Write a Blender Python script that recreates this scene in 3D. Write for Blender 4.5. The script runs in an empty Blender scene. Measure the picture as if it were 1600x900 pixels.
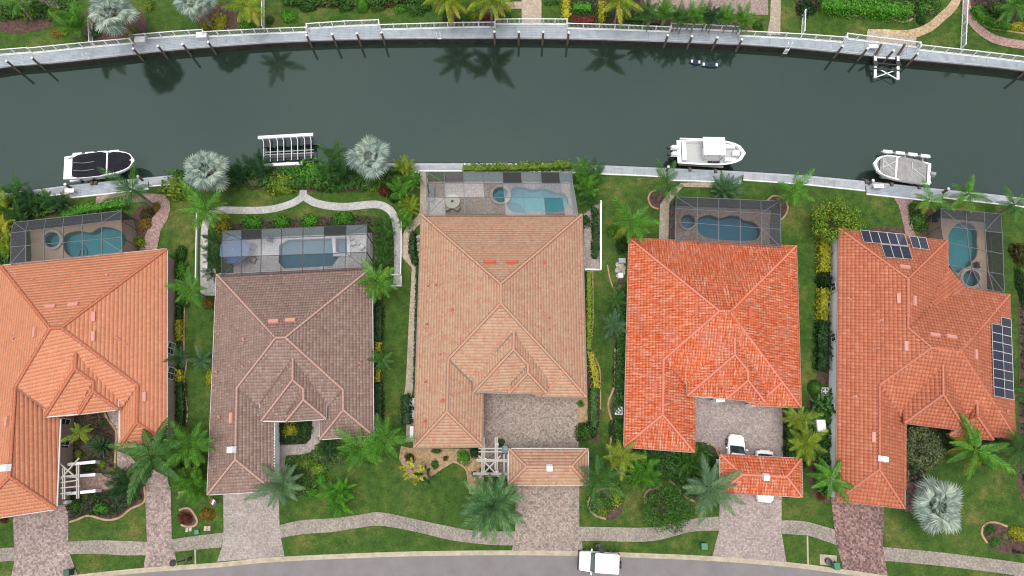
import bpy, bmesh, math, random
import numpy as np
from mathutils import Vector, Matrix
from mathutils.geometry import tessellate_polygon
random.seed(7)
scene = bpy.context.scene
COL = scene.collection
R = math.radians
# ---------------------------------------------------------------- camera, sky, sun
CAM_H, TILT, FPX = 75.0, R(15.5), 1067.0
cd = bpy.data.cameras.new('camera'); cam = bpy.data.objects.new('camera', cd); COL.objects.link(cam)
cam.location = (0, 0, CAM_H); cam.rotation_euler = (TILT, 0, 0)
cd.sensor_width = 36; cd.lens = FPX * 36 / 1600; cd.clip_start = 0.5; cd.clip_end = 3000
scene.camera = cam
SUN_EL, SUN_AZ = R(80), R(205)      # azimuth clockwise from north
world = bpy.data.worlds.new('World'); scene.world = world; world.use_nodes = True
wn = world.node_tree; wn.nodes.clear()
sky = wn.nodes.new('ShaderNodeTexSky'); sky.sky_type = 'NISHITA'; sky.sun_disc = False
sky.sun_elevation = SUN_EL; sky.sun_rotation = SUN_AZ; sky.air_density = 1.0; sky.dust_density = 4.0; sky.ozone_density = 1.0
hs = wn.nodes.new('ShaderNodeHueSaturation'); hs.inputs['Saturation'].default_value = 0.22; hs.inputs['Value'].default_value = 1.0
bg = wn.nodes.new('ShaderNodeBackground'); bg.inputs['Strength'].default_value = 0.15
wo = wn.nodes.new('ShaderNodeOutputWorld')
wn.links.new(sky.outputs[0], hs.inputs['Color']); wn.links.new(hs.outputs[0], bg.inputs['Color']); wn.links.new(bg.outputs[0], wo.inputs['Surface'])
sl = bpy.data.lights.new('sun', 'SUN'); sl.energy = 1.15; sl.angle = R(40); sl.color = (1.0, 0.97, 0.93)
sun = bpy.data.objects.new('sun', sl); COL.objects.link(sun)
sun.rotation_euler = Vector((math.sin(SUN_AZ)*math.cos(SUN_EL), math.cos(SUN_AZ)*math.cos(SUN_EL), math.sin(SUN_EL))).to_track_quat('Z', 'Y').to_euler()
scene.view_settings.view_transform = 'Standard'; scene.view_settings.look = 'None'
scene.view_settings.exposure = 0.68; scene.view_settings.gamma = 1.0
scene.render.engine = 'CYCLES'; scene.cycles.pixel_filter_type = 'BLACKMAN_HARRIS'; scene.cycles.filter_width = 1.15
scene.cycles.transparent_max_bounces = 24; scene.cycles.max_bounces = 6
# ---------------------------------------------------------------- photo measurements to metres
CT, ST = math.cos(TILT), math.sin(TILT)
def ray(px, py):
    x, y, z = (px-800)/FPX, -(py-450)/FPX, -1.0
    return Vector((x, y*CT - z*ST, y*ST + z*CT))
def at(px, py, z=0.0):
    d = ray(px, py); k = (z-CAM_H)/d.z
    return Vector((d.x*k, d.y*k, z))
def mpp(px, py, z=0.0): return (at(px+1, py, z)-at(px, py, z)).length
def Z(ox, oy, s): return lambda x, y: (ox + x/s, oy + y/s)
# ---------------------------------------------------------------- object helpers
def tag(o, label=None, cat=None, group=None, kind=None):
    if label: o['label'] = label
    if cat: o['category'] = cat
    if group: o['group'] = group
    if kind: o['kind'] = kind
    return o
def empty(name, loc=(0, 0, 0), rz=0):
    o = bpy.data.objects.new(name, None); COL.objects.link(o); o.location = loc; o.rotation_euler.z = rz
    o.empty_display_size = 0.3
    return o
def link(name, me, parent=None, loc=(0, 0, 0), rot=(0, 0, 0), sc=(1, 1, 1), mat=None):
    o = bpy.data.objects.new(name, me); COL.objects.link(o); o.location = loc; o.rotation_euler = rot; o.scale = sc
    if parent: o.parent = parent
    if mat:
        o.material_slots[0].link = 'OBJECT'; o.material_slots[0].material = mat
    return o
def copy_tree(o, parent=None):
    c = o.copy(); COL.objects.link(c)
    if parent: c.parent = parent
    for ch in list(o.children): copy_tree(ch, c)
    return c
class MB:
    def __init__(s): s.v = []; s.f = []
    def poly(s, pts):
        i = len(s.v); s.v += [tuple(p) for p in pts]; s.f.append(tuple(range(i, i+len(pts))))
    def add(s, vs, fs):
        i = len(s.v); s.v += [tuple(p) for p in vs]; s.f += [tuple(i+k for k in f) for f in fs]
    def box(s, c, size, rz=0, taper=1.0):
        cx, cy, cz = c; a, b, h = size[0]/2, size[1]/2, size[2]/2; co, si = math.cos(rz), math.sin(rz); vs = []
        for z, k in ((-h, 1), (h, taper)):
            for x, y in ((-a*k, -b*k), (a*k, -b*k), (a*k, b*k), (-a*k, b*k)):
                vs.append((cx+x*co-y*si, cy+x*si+y*co, cz+z))
        s.add(vs, [(3, 2, 1, 0), (4, 5, 6, 7), (0, 1, 5, 4), (1, 2, 6, 5), (2, 3, 7, 6), (3, 0, 4, 7)])
    def beam(s, a, b, w, h):
        a, b = Vector(a), Vector(b); d = (b-a)
        if d.length < 1e-5: return
        d.normalize(); up = Vector((0, 0, 1)) if abs(d.z) < .95 else Vector((0, 1, 0))
        x = d.cross(up).normalized()*w/2; y = x.cross(d).normalized()*h/2; vs = []
        for p in (a, b):
            vs += [p-x-y, p+x-y, p+x+y, p-x+y]
        s.add(vs, [(3, 2, 1, 0), (4, 5, 6, 7), (0, 1, 5, 4), (1, 2, 6, 5), (2, 3, 7, 6), (3, 0, 4, 7)])
    def tube(s, pts, rad, n=6, cap=True):
        pts = [Vector(p) for p in pts]; rr = rad if isinstance(rad, (list, tuple)) else [rad]*len(pts); vs = []; fs = []
        for k, p in enumerate(pts):
            d = (pts[min(k+1, len(pts)-1)]-pts[max(k-1, 0)]).normalized()
            up = Vector((0, 0, 1)) if abs(d.z) < .95 else Vector((1, 0, 0))
            x = d.cross(up).normalized(); y = x.cross(d)
            for j in range(n):
                t = 2*math.pi*j/n; vs.append(p+(x*math.cos(t)+y*math.sin(t))*rr[k])
        for k in range(len(pts)-1):
            for j in range(n):
                a = k*n+j; b = k*n+(j+1) % n; fs.append((a, b, b+n, a+n))
        if cap:
            fs.append(tuple(range(n))[::-1]); fs.append(tuple(range((len(pts)-1)*n, len(pts)*n)))
        s.add(vs, fs)
    def lathe(s, c, prof, n=14):
        vs = []; fs = []; m = len(prof)
        for r_, z in prof:
            for j in range(n):
                t = 2*math.pi*j/n; vs.append((c[0]+r_*math.cos(t), c[1]+r_*math.sin(t), c[2]+z))
        for k in range(m-1):
            for j in range(n):
                a = k*n+j; b = k*n+(j+1) % n; fs.append((a, b, b+n, a+n))
        fs.append(tuple(range(n))[::-1]); fs.append(tuple(range((m-1)*n, m*n)))
        s.add(vs, fs)
    def prism(s, pts, z0, z1):
        """vertical prism from world xy outline"""
        a = area2(pts); pts = pts if a > 0 else pts[::-1]; n = len(pts)
        vs = [(p[0], p[1], z0) for p in pts]+[(p[0], p[1], z1) for p in pts]
        fs = [(j, (j+1) % n, (j+1) % n+n, j+n) for j in range(n)]
        tr = tessellate_polygon([[Vector((p[0], p[1], 0)) for p in pts]])
        for t in tr:
            q = [Vector(pts[k][:2]).to_3d() if False else Vector((pts[k][0], pts[k][1], 0)) for k in t]
            if (q[1]-q[0]).cross(q[2]-q[0]).z < 0: t = t[::-1]
            fs.append(tuple(k+n for k in t)); fs.append(tuple(t[::-1]))
        s.add(vs, fs)
    def mesh(s, name, mat=None, smooth=False, off=(0, 0, 0)):
        me = bpy.data.meshes.new(name); vs = [(x-off[0], y-off[1], z-off[2]) for x, y, z in s.v]
        me.from_pydata(vs, [], s.f); me.update()
        if mat: me.materials.append(mat)
        if smooth: me.polygons.foreach_set('use_smooth', [True]*len(me.polygons))
        return me
    def build(s, name, mat, parent=None, smooth=False, kind=None, world=True):
        off = parent_loc(parent) if (parent and world) else (0, 0, 0)
        o = link(name, s.mesh(name, mat, smooth, off), parent)
        if kind: o['kind'] = kind
        return o
def parent_loc(p):
    l = Vector((0, 0, 0))
    while p: l += p.location; p = p.parent
    return l
def area2(p): return sum(p[i-1][0]*p[i][1]-p[i][0]*p[i-1][1] for i in range(len(p)))
def smooth_pts(pts, n=6, closed=False):
    P = [Vector(p[:2]) for p in pts]; m = len(P); out = []
    for i in range(m if closed else m-1):
        g = (lambda k: P[k % m]) if closed else (lambda k: P[max(0, min(m-1, k))])
        a, b, c, d = g(i-1), g(i), g(i+1), g(i+2)
        for j in range(n):
            t = j/n; out.append(tuple(.5*((2*b)+(-a+c)*t+(2*a-5*b+4*c-d)*t*t+(-a+3*b-3*c+d)*t*t*t)))
    if not closed: out.append(tuple(P[-1]))
    return out
def W(pts, z=0): return [at(p[0], p[1], z) for p in pts]
LAY = [0]
def sheet(name, pts, z, mat, kind='structure', holes=(), world=False):
    """flat sheet from photo outline (or world xy), with holes"""
    loops = [[(p[0], p[1]) for p in (pts if world else W(pts, z))]]+[[(p[0], p[1]) for p in h] for h in holes]
    if z > .005: z += LAY[0]*.0008; LAY[0] += 1
    bm = bmesh.new()
    for lp in loops:
        vs = [bm.verts.new((x, y, z)) for x, y in lp]
        for i in range(len(vs)): bm.edges.new((vs[i-1], vs[i]))
    bmesh.ops.triangle_fill(bm, use_beauty=True, use_dissolve=False, edges=bm.edges, normal=(0, 0, 1))
    for f in bm.faces:
        if f.normal.z < 0: f.normal_flip()
    me = bpy.data.meshes.new(name); bm.to_mesh(me); bm.free(); me.materials.append(mat)
    o = link(name, me)
    if kind: o['kind'] = kind
    return o
def offset_line(pts, d):
    P = [Vector(p[:2]) for p in pts]; out = []
    for i, p in enumerate(P):
        t = (P[min(i+1, len(P)-1)]-P[max(i-1, 0)]).normalized(); out.append(Vector((p.x-t.y*d, p.y+t.x*d)))
    return out
def strip_prism(mb, line, w, z0, z1, side=0.0):
    """solid kerb-like strip along a world polyline"""
    a = offset_line(line, w/2+side); b = offset_line(line, -w/2+side)
    vs = []; fs = []; n = len(a)
    for i in range(n):
        vs += [(a[i].x, a[i].y, z0), (b[i].x, b[i].y, z0), (b[i].x, b[i].y, z1), (a[i].x, a[i].y, z1)]
    for i in range(n-1):
        k = 4*i
        fs += [(k+3, k+2, k+6, k+7), (k+2, k+1, k+5, k+6), (k, k+3, k+7, k+4)]
    fs += [(0, 1, 2, 3), (4*n-1, 4*n-2, 4*n-3, 4*n-4)]
    mb.add(vs, fs)
# ---------------------------------------------------------------- materials
def lin(c): c /= 255; return c/12.92 if c <= .04045 else ((c+.055)/1.055)**2.4
ALB = 0.62
def C(r, g, b, k=1.0): return (lin(r)*ALB*k, lin(g)*ALB*k, lin(b)*ALB*k, 1)
def newmat(name):
    m = bpy.data.materials.new(name); m.use_nodes = True; nt = m.node_tree; b = nt.nodes['Principled BSDF']
    return m, nt, b
def plain(name, col, rough=.6, metal=0, spec=.5):
    m, nt, b = newmat(name); b.inputs['Base Color'].default_value = col; b.inputs['Roughness'].default_value = rough
    b.inputs['Metallic'].default_value = metal; b.inputs['Specular IOR Level'].default_value = spec
    n = nt.nodes.new('ShaderNodeTexNoise'); n.inputs['Scale'].default_value = 3; n.inputs['Detail'].default_value = 6
    g = nt.nodes.new('ShaderNodeNewGeometry'); nt.links.new(g.outputs['Position'], n.inputs['Vector'])
    mx = nt.nodes.new('ShaderNodeMix'); mx.data_type = 'RGBA'; mx.blend_type = 'MULTIPLY'; mx.inputs[0].default_value = .25
    mx.inputs[6].default_value = col; nt.links.new(n.outputs[0], mx.inputs[7])
    nt.links.new(mx.outputs[2], b.inputs['Base Color'])
    return m
def ramp(nt, fac, stops):
    r_ = nt.nodes.new('ShaderNodeValToRGB'); e = r_.color_ramp.elements
    while len(e) < len(stops): e.new(.5)
    for i, (p, c) in enumerate(stops): e[i].position = p; e[i].color = c
    nt.links.new(fac, r_.inputs[0]); return r_.outputs[0]
def noise(nt, scale, detail=4, rough=.6, vec=None, stretch=None):
    n = nt.nodes.new('ShaderNodeTexNoise'); n.inputs['Scale'].default_value = scale; n.inputs['Detail'].default_value = detail
    n.inputs['Roughness'].default_value = rough
    g = nt.nodes.new('ShaderNodeNewGeometry'); v = g.outputs['Position']
    if stretch:
        mp = nt.nodes.new('ShaderNodeMapping'); mp.inputs['Scale'].default_value = stretch; nt.links.new(v, mp.inputs[0]); v = mp.outputs[0]
    nt.links.new(v, n.inputs['Vector']); return n.outputs[0]
def mixc(nt, a, b_, fac, mode='MIX'):
    mx = nt.nodes.new('ShaderNodeMix'); mx.data_type = 'RGBA'; mx.blend_type = mode
    for i, v in ((0, fac), (6, a), (7, b_)):
        if hasattr(v, 'links'): nt.links.new(v, mx.inputs[i])
        else: mx.inputs[i].default_value = v
    return mx.outputs[2]
def bump(nt, b, h, dist=.03, st=.6):
    bp = nt.nodes.new('ShaderNodeBump'); bp.inputs['Distance'].default_value = dist; bp.inputs['Strength'].default_value = st
    nt.links.new(h, bp.inputs['Height']); nt.links.new(bp.outputs[0], b.inputs['Normal'])
def grass_mat(name, c1, c2, c3):
    m, nt, b = newmat(name)
    big = noise(nt, .22, 5, .65); fine = noise(nt, 5.5, 6, .8); mid = noise(nt, 1.3, 5, .7)
    a = ramp(nt, big, [(.32, c1), (.52, c2), (.70, c3)])
    a = mixc(nt, a, ramp(nt, mid, [(.3, (.45, .55, .45, 1)), (.7, (1.5, 1.3, 1.1, 1))]), .9, 'MULTIPLY')
    a = mixc(nt, a, ramp(nt, fine, [(.3, (.35, .4, .35, 1)), (.7, (1.6, 1.5, 1.3, 1))]), .8, 'MULTIPLY')
    nt.links.new(a, b.inputs['Base Color']); b.inputs['Roughness'].default_value = .85; b.inputs['Specular IOR Level'].default_value = .15
    bump(nt, b, fine, .08, .8); return m
def paver_mat(name, cols, sc=3.2, mortar=(.12, .11, .10, 1), rz=0.0):
    m, nt, b = newmat(name)
    g = nt.nodes.new('ShaderNodeNewGeometry'); mp = nt.nodes.new('ShaderNodeMapping'); mp.inputs['Rotation'].default_value = (0, 0, rz)
    nt.links.new(g.outputs['Position'], mp.inputs[0])
    vo = nt.nodes.new('ShaderNodeTexVoronoi'); vo.inputs['Scale'].default_value = sc*2.1; vo.inputs['Randomness'].default_value = .55
    nt.links.new(mp.outputs[0], vo.inputs['Vector'])
    sp = nt.nodes.new('ShaderNodeSeparateColor'); nt.links.new(vo.outputs['Color'], sp.inputs[0])
    n = len(cols); a = ramp(nt, sp.outputs[0], [((i+.5)/n, c) for i, c in enumerate(cols)])
    vd = nt.nodes.new('ShaderNodeTexVoronoi'); vd.feature = 'DISTANCE_TO_EDGE'; vd.inputs['Scale'].default_value = sc*2.1; vd.inputs['Randomness'].default_value = .55
    nt.links.new(mp.outputs[0], vd.inputs['Vector'])
    e = ramp(nt, vd.outputs['Distance'], [(.03, (.45, .45, .45, 1)), (.12, (1, 1, 1, 1))])
    a = mixc(nt, a, e, .5, 'MULTIPLY')
    a = mixc(nt, a, ramp(nt, noise(nt, .7, 6, .7), [(.3, (.76, .76, .76, 1)), (.65, (1.1, 1.08, 1.06, 1))]), .7, 'MULTIPLY')
    a = mixc(nt, a, ramp(nt, noise(nt, .12, 4, .6), [(.36, (.8, .8, .82, 1)), (.6, (1.08, 1.06, 1.05, 1))]), .8, 'MULTIPLY')
    a = mixc(nt, a, ramp(nt, noise(nt, 1.1, 3, .5), [(.70, (1, 1, 1, 1)), (.78, (.62, .6, .6, 1))]), .8, 'MULTIPLY')
    nt.links.new(a, b.inputs['Base Color']); b.inputs['Roughness'].default_value = .8
    bump(nt, b, vd.outputs['Distance'], .02, .4); return m
def rough_mat(name, c1, c2, sc=2.0, rough=.8, fs=25, det=6, bd=.02):
    m, nt, b = newmat(name)
    a = ramp(nt, noise(nt, sc, det, .65), [(.32, c1), (.68, c2)])
    f = noise(nt, fs, 4, .7)
    a = mixc(nt, a, ramp(nt, f, [(.3, (.7, .7, .7, 1)), (.7, (1.25, 1.25, 1.25, 1))]), .6, 'MULTIPLY')
    nt.links.new(a, b.inputs['Base Color']); b.inputs['Roughness'].default_value = rough; b.inputs['Specular IOR Level'].default_value = .3
    bump(nt, b, f, bd, .5); return m
def tile_mat(name, stops, patch=(.85, 1.12), rough=.6, pale=None, streak=None, ss=1.0):
    m, nt, b = newmat(name)
    g = nt.nodes.new('ShaderNodeNewGeometry')
    a = ramp(nt, g.outputs['Random Per Island'], stops)
    if pale:
        a = mixc(nt, a, pale[0], ramp(nt, noise(nt, .45, 5, .7), [(pale[1], (0, 0, 0, 1)), (pale[2], (.75, .75, .75, 1))]))
    if streak:
        f = noise(nt, 1.0, 5, .75, stretch=(1.1, 7, 1) if ss > 0 else (7, 1.1, 1))
        a = mixc(nt, a, streak, ramp(nt, f, [(.50, (0, 0, 0, 1)), (.60, (.8, .8, .8, 1))]))
        f2 = noise(nt, 1.3, 4, .7, stretch=(1.0, 8, 1) if ss > 0 else (8, 1.0, 1))
        a = mixc(nt, a, ramp(nt, f2, [(.36, (.62, .55, .5, 1)), (.5, (1, 1, 1, 1))]), .6, 'MULTIPLY')
    lo, hi = patch
    a = mixc(nt, a, ramp(nt, noise(nt, .5, 5, .7), [(.3, (lo, lo, lo, 1)), (.7, (hi, hi, hi, 1))]), 1.0, 'MULTIPLY')
    a = mixc(nt, a, ramp(nt, noise(nt, 9, 4, .7), [(.3, (.8, .8, .8, 1)), (.7, (1.15, 1.15, 1.15, 1))]), .8, 'MULTIPLY')
    nt.links.new(a, b.inputs['Base Color']); b.inputs['Roughness'].default_value = rough; b.inputs['Specular IOR Level'].default_value = .35
    return m
def leaf_mat(name, cols, rough=.55, trans=.25):
    m, nt, b = newmat(name)
    g = nt.nodes.new('ShaderNodeNewGeometry'); n = len(cols)
    a = ramp(nt, g.outputs['Random Per Island'], [(i/(n-1) if n > 1 else 0, c) for i, c in enumerate(cols)])
    oi = nt.nodes.new('ShaderNodeObjectInfo')
    a = mixc(nt, a, ramp(nt, oi.outputs['Random'], [(0, (.75, .8, .8, 1)), (1, (1.25, 1.2, 1.1, 1))]), 1.0, 'MULTIPLY')
    a = mixc(nt, a, ramp(nt, noise(nt, 1.6, 3, .6), [(.3, (.65, .68, .65, 1)), (.7, (1.3, 1.25, 1.2, 1))]), .8, 'MULTIPLY')
    nt.links.new(a, b.inputs['Base Color']); b.inputs['Roughness'].default_value = rough; b.inputs['Specular IOR Level'].default_value = .3
    tr = nt.nodes.new('ShaderNodeBsdfTranslucent'); nt.links.new(a, tr.inputs['Color'])
    ms = nt.nodes.new('ShaderNodeMixShader'); ms.inputs[0].default_value = trans
    out = nt.nodes['Material Output']; nt.links.new(b.outputs[0], ms.inputs[1]); nt.links.new(tr.outputs[0], ms.inputs[2]); nt.links.new(ms.outputs[0], out.inputs[0])
    return m
def screen_mat(name, col, fac):
    m, nt, b = newmat(name); b.inputs['Base Color'].default_value = col; b.inputs['Roughness'].default_value = .7
    t = nt.nodes.new('ShaderNodeBsdfTransparent'); ms = nt.nodes.new('ShaderNodeMixShader'); ms.inputs[0].default_value = fac
    out = nt.nodes['Material Output']; nt.links.new(t.outputs[0], ms.inputs[1]); nt.links.new(b.outputs[0], ms.inputs[2]); nt.links.new(ms.outputs[0], out.inputs[0])
    return m
def poolwater_mat(name, tint):
    m, nt, b = newmat(name)
    t = nt.nodes.new('ShaderNodeBsdfTransparent'); t.inputs[0].default_value = tint
    gl = nt.nodes.new('ShaderNodeBsdfGlossy'); gl.inputs['Roughness'].default_value = .03
    fr = nt.nodes.new('ShaderNodeFresnel'); fr.inputs[0].default_value = 1.33
    nn = noise(nt, 5, 3, .5); bp = nt.nodes.new('ShaderNodeBump'); bp.inputs['Distance'].default_value = .02; bp.inputs['Strength'].default_value = .3
    nt.links.new(nn, bp.inputs['Height']); nt.links.new(bp.outputs[0], gl.inputs['Normal']); nt.links.new(bp.outputs[0], fr.inputs['Normal'])
    ms = nt.nodes.new('ShaderNodeMixShader'); out = nt.nodes['Material Output']
    nt.links.new(fr.outputs[0], ms.inputs[0]); nt.links.new(t.outputs[0], ms.inputs[1]); nt.links.new(gl.outputs[0], ms.inputs[2]); nt.links.new(ms.outputs[0], out.inputs[0])
    return m
M = {}
M['grass'] = grass_mat('lawn_grass', (.028, .070, .014, 1), (.044, .092, .019, 1), (.112, .122, .042, 1))
M['mulch'] = rough_mat('bark_mulch', C(70, 52, 46), C(118, 92, 82), 2.5, .95, 14, 6, .05)
M['sand'] = rough_mat('sandy_bed', C(150, 120, 88), C(205, 178, 140), 3, .9, 14)
M['road'] = rough_mat('asphalt', C(134, 129, 129), C(149, 143, 143), .5, .85, 30)
M['road'].node_tree.nodes['Principled BSDF'].inputs['Specular IOR Level'].default_value = .2
M['kerb'] = rough_mat('kerb_concrete', C(176, 162, 138), C(214, 202, 178), 1.2, .8, 20)
M['edging'] = rough_mat('edging_concrete', C(168, 130, 100), C(205, 172, 140), 1.2, .8, 20)
M['concrete'] = rough_mat('pale_concrete', C(164, 170, 174), C(200, 204, 208), .8, .75, 12)
M['deckgrey'] = rough_mat('dock_boards', C(160, 168, 176), C(190, 198, 206), 1.0, .7, 14)
M['cap'] = rough_mat('seawall_cap', C(170, 176, 182), C(206, 210, 216), .9, .7, 12)
M['seawall'] = rough_mat('seawall_face', C(30, 30, 26), C(74, 70, 60), 1.5, .85, 8)
M['white'] = plain('white_paint', (.8, .8, .8, 1), .45)
M['offwhite'] = plain('offwhite_paint', (.50, .50, .49, 1), .5)
M['wood'] = rough_mat('piling_wood', C(92, 80, 72), C(140, 124, 112), 6, .8, 20)
M['dark'] = plain('dark_bronze', (.03, .03, .032, 1), .5)
M['frame'] = plain('cage_frame', C(120, 122, 128), .45)
M['black'] = plain('black_rubber', (.012, .012, .013, 1), .6)
M['glass'] = plain('dark_glass', (.02, .035, .04, 1), .08, 0, .8)
M['sidewalk'] = paver_mat('sidewalk_pavers', [C(146, 136, 126), C(172, 162, 148), C(160, 148, 136), C(184, 176, 162)], 3.4)
M['pave_pink'] = paver_mat('pink_pavers', [C(156, 132, 126), C(190, 168, 160), C(170, 146, 140), C(200, 184, 174), C(142, 124, 120)], 2.6)
M['pave_pale'] = paver_mat('pale_pavers', [C(160, 150, 144), C(186, 174, 166), C(172, 158, 150), C(194, 184, 176)], 3.0)
M['pave_grey'] = paver_mat('grey_pavers', [C(156, 142, 130), C(186, 170, 156), C(170, 150, 138), C(198, 182, 168), C(138, 126, 118)], 3.0)
M['pave_mauve'] = paver_mat('mauve_pavers', [C(158, 144, 140), C(184, 170, 164), C(168, 150, 146), C(196, 182, 174)], 3.0)
M['pave_red'] = paver_mat('red_pavers', [C(122, 92, 88), C(168, 132, 124), C(142, 108, 102), C(186, 154, 144), C(104, 80, 78)], 2.6)
M['path_pink'] = paver_mat('path_pink', [C(160, 126, 118), C(190, 158, 148), C(176, 140, 132), C(200, 172, 160)], 3.2)
M['path_beige'] = paver_mat('path_beige', [C(182, 164, 142), C(204, 188, 166), C(192, 172, 150), C(212, 198, 178)], 3.0)
M['path_white'] = paver_mat('path_white', [C(186, 184, 182), C(212, 210, 208), C(198, 194, 190), C(222, 220, 218)], 3.4)
M['path_gold'] = paver_mat('path_gold', [C(188, 158, 118), C(220, 192, 152), C(204, 172, 132), C(228, 206, 170)], 2.2)
M['deck_tan'] = rough_mat('deck_tan', C(186, 160, 136), C(206, 182, 158), .8, .75, 10)
M['deck_pale'] = paver_mat('deck_pale', [C(196, 194, 194), C(214, 212, 212), C(204, 202, 202)], 1.6)
M['deck_grey'] = paver_mat('deck_greybrown', [C(168, 156, 148), C(190, 178, 168), C(180, 166, 158), C(200, 190, 180)], 3.2)
M['deck_brown'] = paver_mat('deck_brown', [C(148, 128, 120), C(172, 152, 142), C(160, 138, 130), C(182, 164, 154)], 3.0)
M['coping'] = rough_mat('pool_coping', C(178, 166, 156), C(206, 196, 186), 2, .7, 12)
M['coping_white'] = rough_mat('pool_coping_white', C(206, 206, 208), C(230, 230, 232), 2, .7, 12)
M['stucco_tan'] = rough_mat('stucco_tan', C(178, 158, 144, 1.1), C(198, 176, 162, 1.1), .8, .85, 14)
M['stucco_white'] = rough_mat('stucco_white', (.84, .85, .87, 1), (.90, .90, .91, 1), .8, .85, 14)
M['stucco_grey'] = rough_mat('stucco_grey', C(176, 172, 168), C(196, 192, 188), .8, .85, 14)
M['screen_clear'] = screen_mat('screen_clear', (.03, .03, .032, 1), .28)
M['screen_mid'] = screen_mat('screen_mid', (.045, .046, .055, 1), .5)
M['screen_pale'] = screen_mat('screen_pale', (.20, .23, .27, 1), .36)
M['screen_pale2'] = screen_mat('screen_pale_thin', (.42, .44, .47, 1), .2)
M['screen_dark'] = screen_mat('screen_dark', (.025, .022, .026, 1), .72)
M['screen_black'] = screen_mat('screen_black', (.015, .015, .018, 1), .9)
M['vent_pink'] = plain('pink_vent_paint', C(240, 168, 152), .6)
M['vent_red'] = plain('red_vent_paint', C(226, 108, 88), .6)
M['vent_orange'] = plain('orange_vent_paint', C(222, 110, 82), .6)
M['teal'] = plain('teal_glaze', C(36, 110, 122), .3)
M['green_bin'] = plain('green_plastic', C(60, 140, 112), .5)
M['navy'] = plain('navy_canvas', C(38, 52, 78), .8)
M['blue_canvas'] = plain('blue_canvas', C(92, 122, 172), .8)
M['tan_cloth'] = plain('tan_cushion', C(196, 180, 160), .85)
M['grey_canvas'] = rough_mat('grey_boat_cover', C(150, 148, 146), C(178, 176, 174), 1.5, .85, 10)
M['black_canvas'] = rough_mat('black_boat_cover', (.004, .004, .007, 1), (.012, .012, .018, 1), 1.5, .95, 10)
M['gelcoat'] = plain('white_gelcoat', (.84, .84, .85, 1), .22)
M['cockpit'] = plain('cockpit_floor', C(214, 216, 212), .6)
M['navy_hull'] = plain('navy_hull', (.01, .014, .03, 1), .25)
M['paint_white'] = plain('white_car_paint', (.82, .83, .84, 1), .18)
M['steel'] = plain('brushed_steel', (.5, .5, .52, 1), .35, .8)
M['beam_white'] = plain('pergola_paint', C(196, 188, 180), .6)
M['trunk'] = rough_mat('palm_trunk', C(128, 114, 98), C(178, 164, 146), 5, .9, 14)
M['bark'] = rough_mat('tree_bark', C(92, 76, 62), C(134, 114, 96), 5, .9, 14)
M['rock'] = rough_mat('pale_rock', C(168, 158, 146), C(222, 214, 200), 2, .9, 9)
M['red_cloth'] = plain('red_cloth', C(190, 60, 60), .8)
# water
def water_mat():
    m, nt, b = newmat('canal_water')
    a = ramp(nt, noise(nt, .05, 4, .55), [(.35, (.010, .017, .013, 1)), (.65, (.014, .023, .017, 1))])
    nt.links.new(a, b.inputs['Base Color']); b.inputs['Roughness'].default_value = .02; b.inputs['IOR'].default_value = 1.85; b.inputs['Specular Tint'].default_value = (.76, 1.0, .91, 1)
    h = mixc(nt, noise(nt, 1.6, 4, .6), noise(nt, 7, 3, .6), .35)
    bump(nt, b, h, .016, .4); return m
M['water'] = water_mat()
# ---------------------------------------------------------------- ground, canal, road
WATER_Z = -0.85
NW_PX = [(-400, 185), (-200, 143), (0, 105), (80, 98), (150, 90.5), (275, 77), (400, 67.5), (480, 63.5), (550, 61), (650, 59.5), (800, 59), (887, 60), (950, 61.5), (1045, 64.5), (1120, 67.5), (1200, 71), (1300, 80), (1350, 85), (1434, 93), (1520, 101), (1600, 110), (1800, 140), (2000, 175)]
SW_PX = [(-400, 372), (-200, 332), (-60, 311), (55, 298), (111, 291), (173, 285), (244, 278), (330, 269), (400, 263), (470, 258.5), (560, 257), (655, 257), (844, 257.3), (937, 260), (1040, 264.5), (1161, 270), (1257, 276), (1348, 284.5), (1475, 298), (1600, 311.5), (1800, 345), (2000, 392)]
north_edge = [at(x, y) for x, y in NW_PX]; south_edge = [at(x, y) for x, y in SW_PX]
north_edge = [Vector((x, y, 0)) for x, y in smooth_pts(north_edge, 4)]; south_edge = [Vector((x, y, 0)) for x, y in smooth_pts(south_edge, 4)]
KERB_PX = [(-300, 985), (-120, 937), (0, 912), (130, 897), (227, 887), (340, 879), (415, 871.5), (531, 865.5), (650, 861.5), (780, 860), (905, 861), (970, 863), (1113, 869), (1227, 878), (1300, 887), (1420, 905), (1600, 938), (1850, 1000)]
kerb_line = [Vector((x, y, 0)) for x, y in smooth_pts(W(KERB_PX), 4)]
POOLS = {}
def scurve(zf, pts, n=5): return smooth_pts([zf(*p) for p in pts], n, True)
def circ_px(c, r, n=20): return [(c[0]+r*math.cos(2*math.pi*i/n), c[1]+r*.97*math.sin(2*math.pi*i/n)) for i in range(n)]
q1 = Z(0, 200, 4.5); q2 = Z(300, 200, 3.6); q3 = Z(600, 230, 4.092); q4 = Z(920, 200, 4.092); q5 = Z(1250, 200, 4.09)
POOLS['p1'] = scurve(q1, [(440, 785), (480, 740), (560, 725), (640, 735), (700, 702), (760, 697), (830, 718), (882, 752), (890, 800), (850, 860), (800, 880), (700, 885), (640, 900), (560, 915), (490, 900), (450, 850)])
POOLS['s1'] = circ_px((83.2, 375.5), 12.4)
POOLS['p2'] = [q2(*p) for p in [(490, 660), (540, 628), (785, 620), (795, 700), (826, 730), (790, 777), (520, 792), (488, 757)]]
POOLS['s2'] = [q2(*p) for p in [(810, 622), (874, 620), (876, 708), (812, 710)]]
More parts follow.
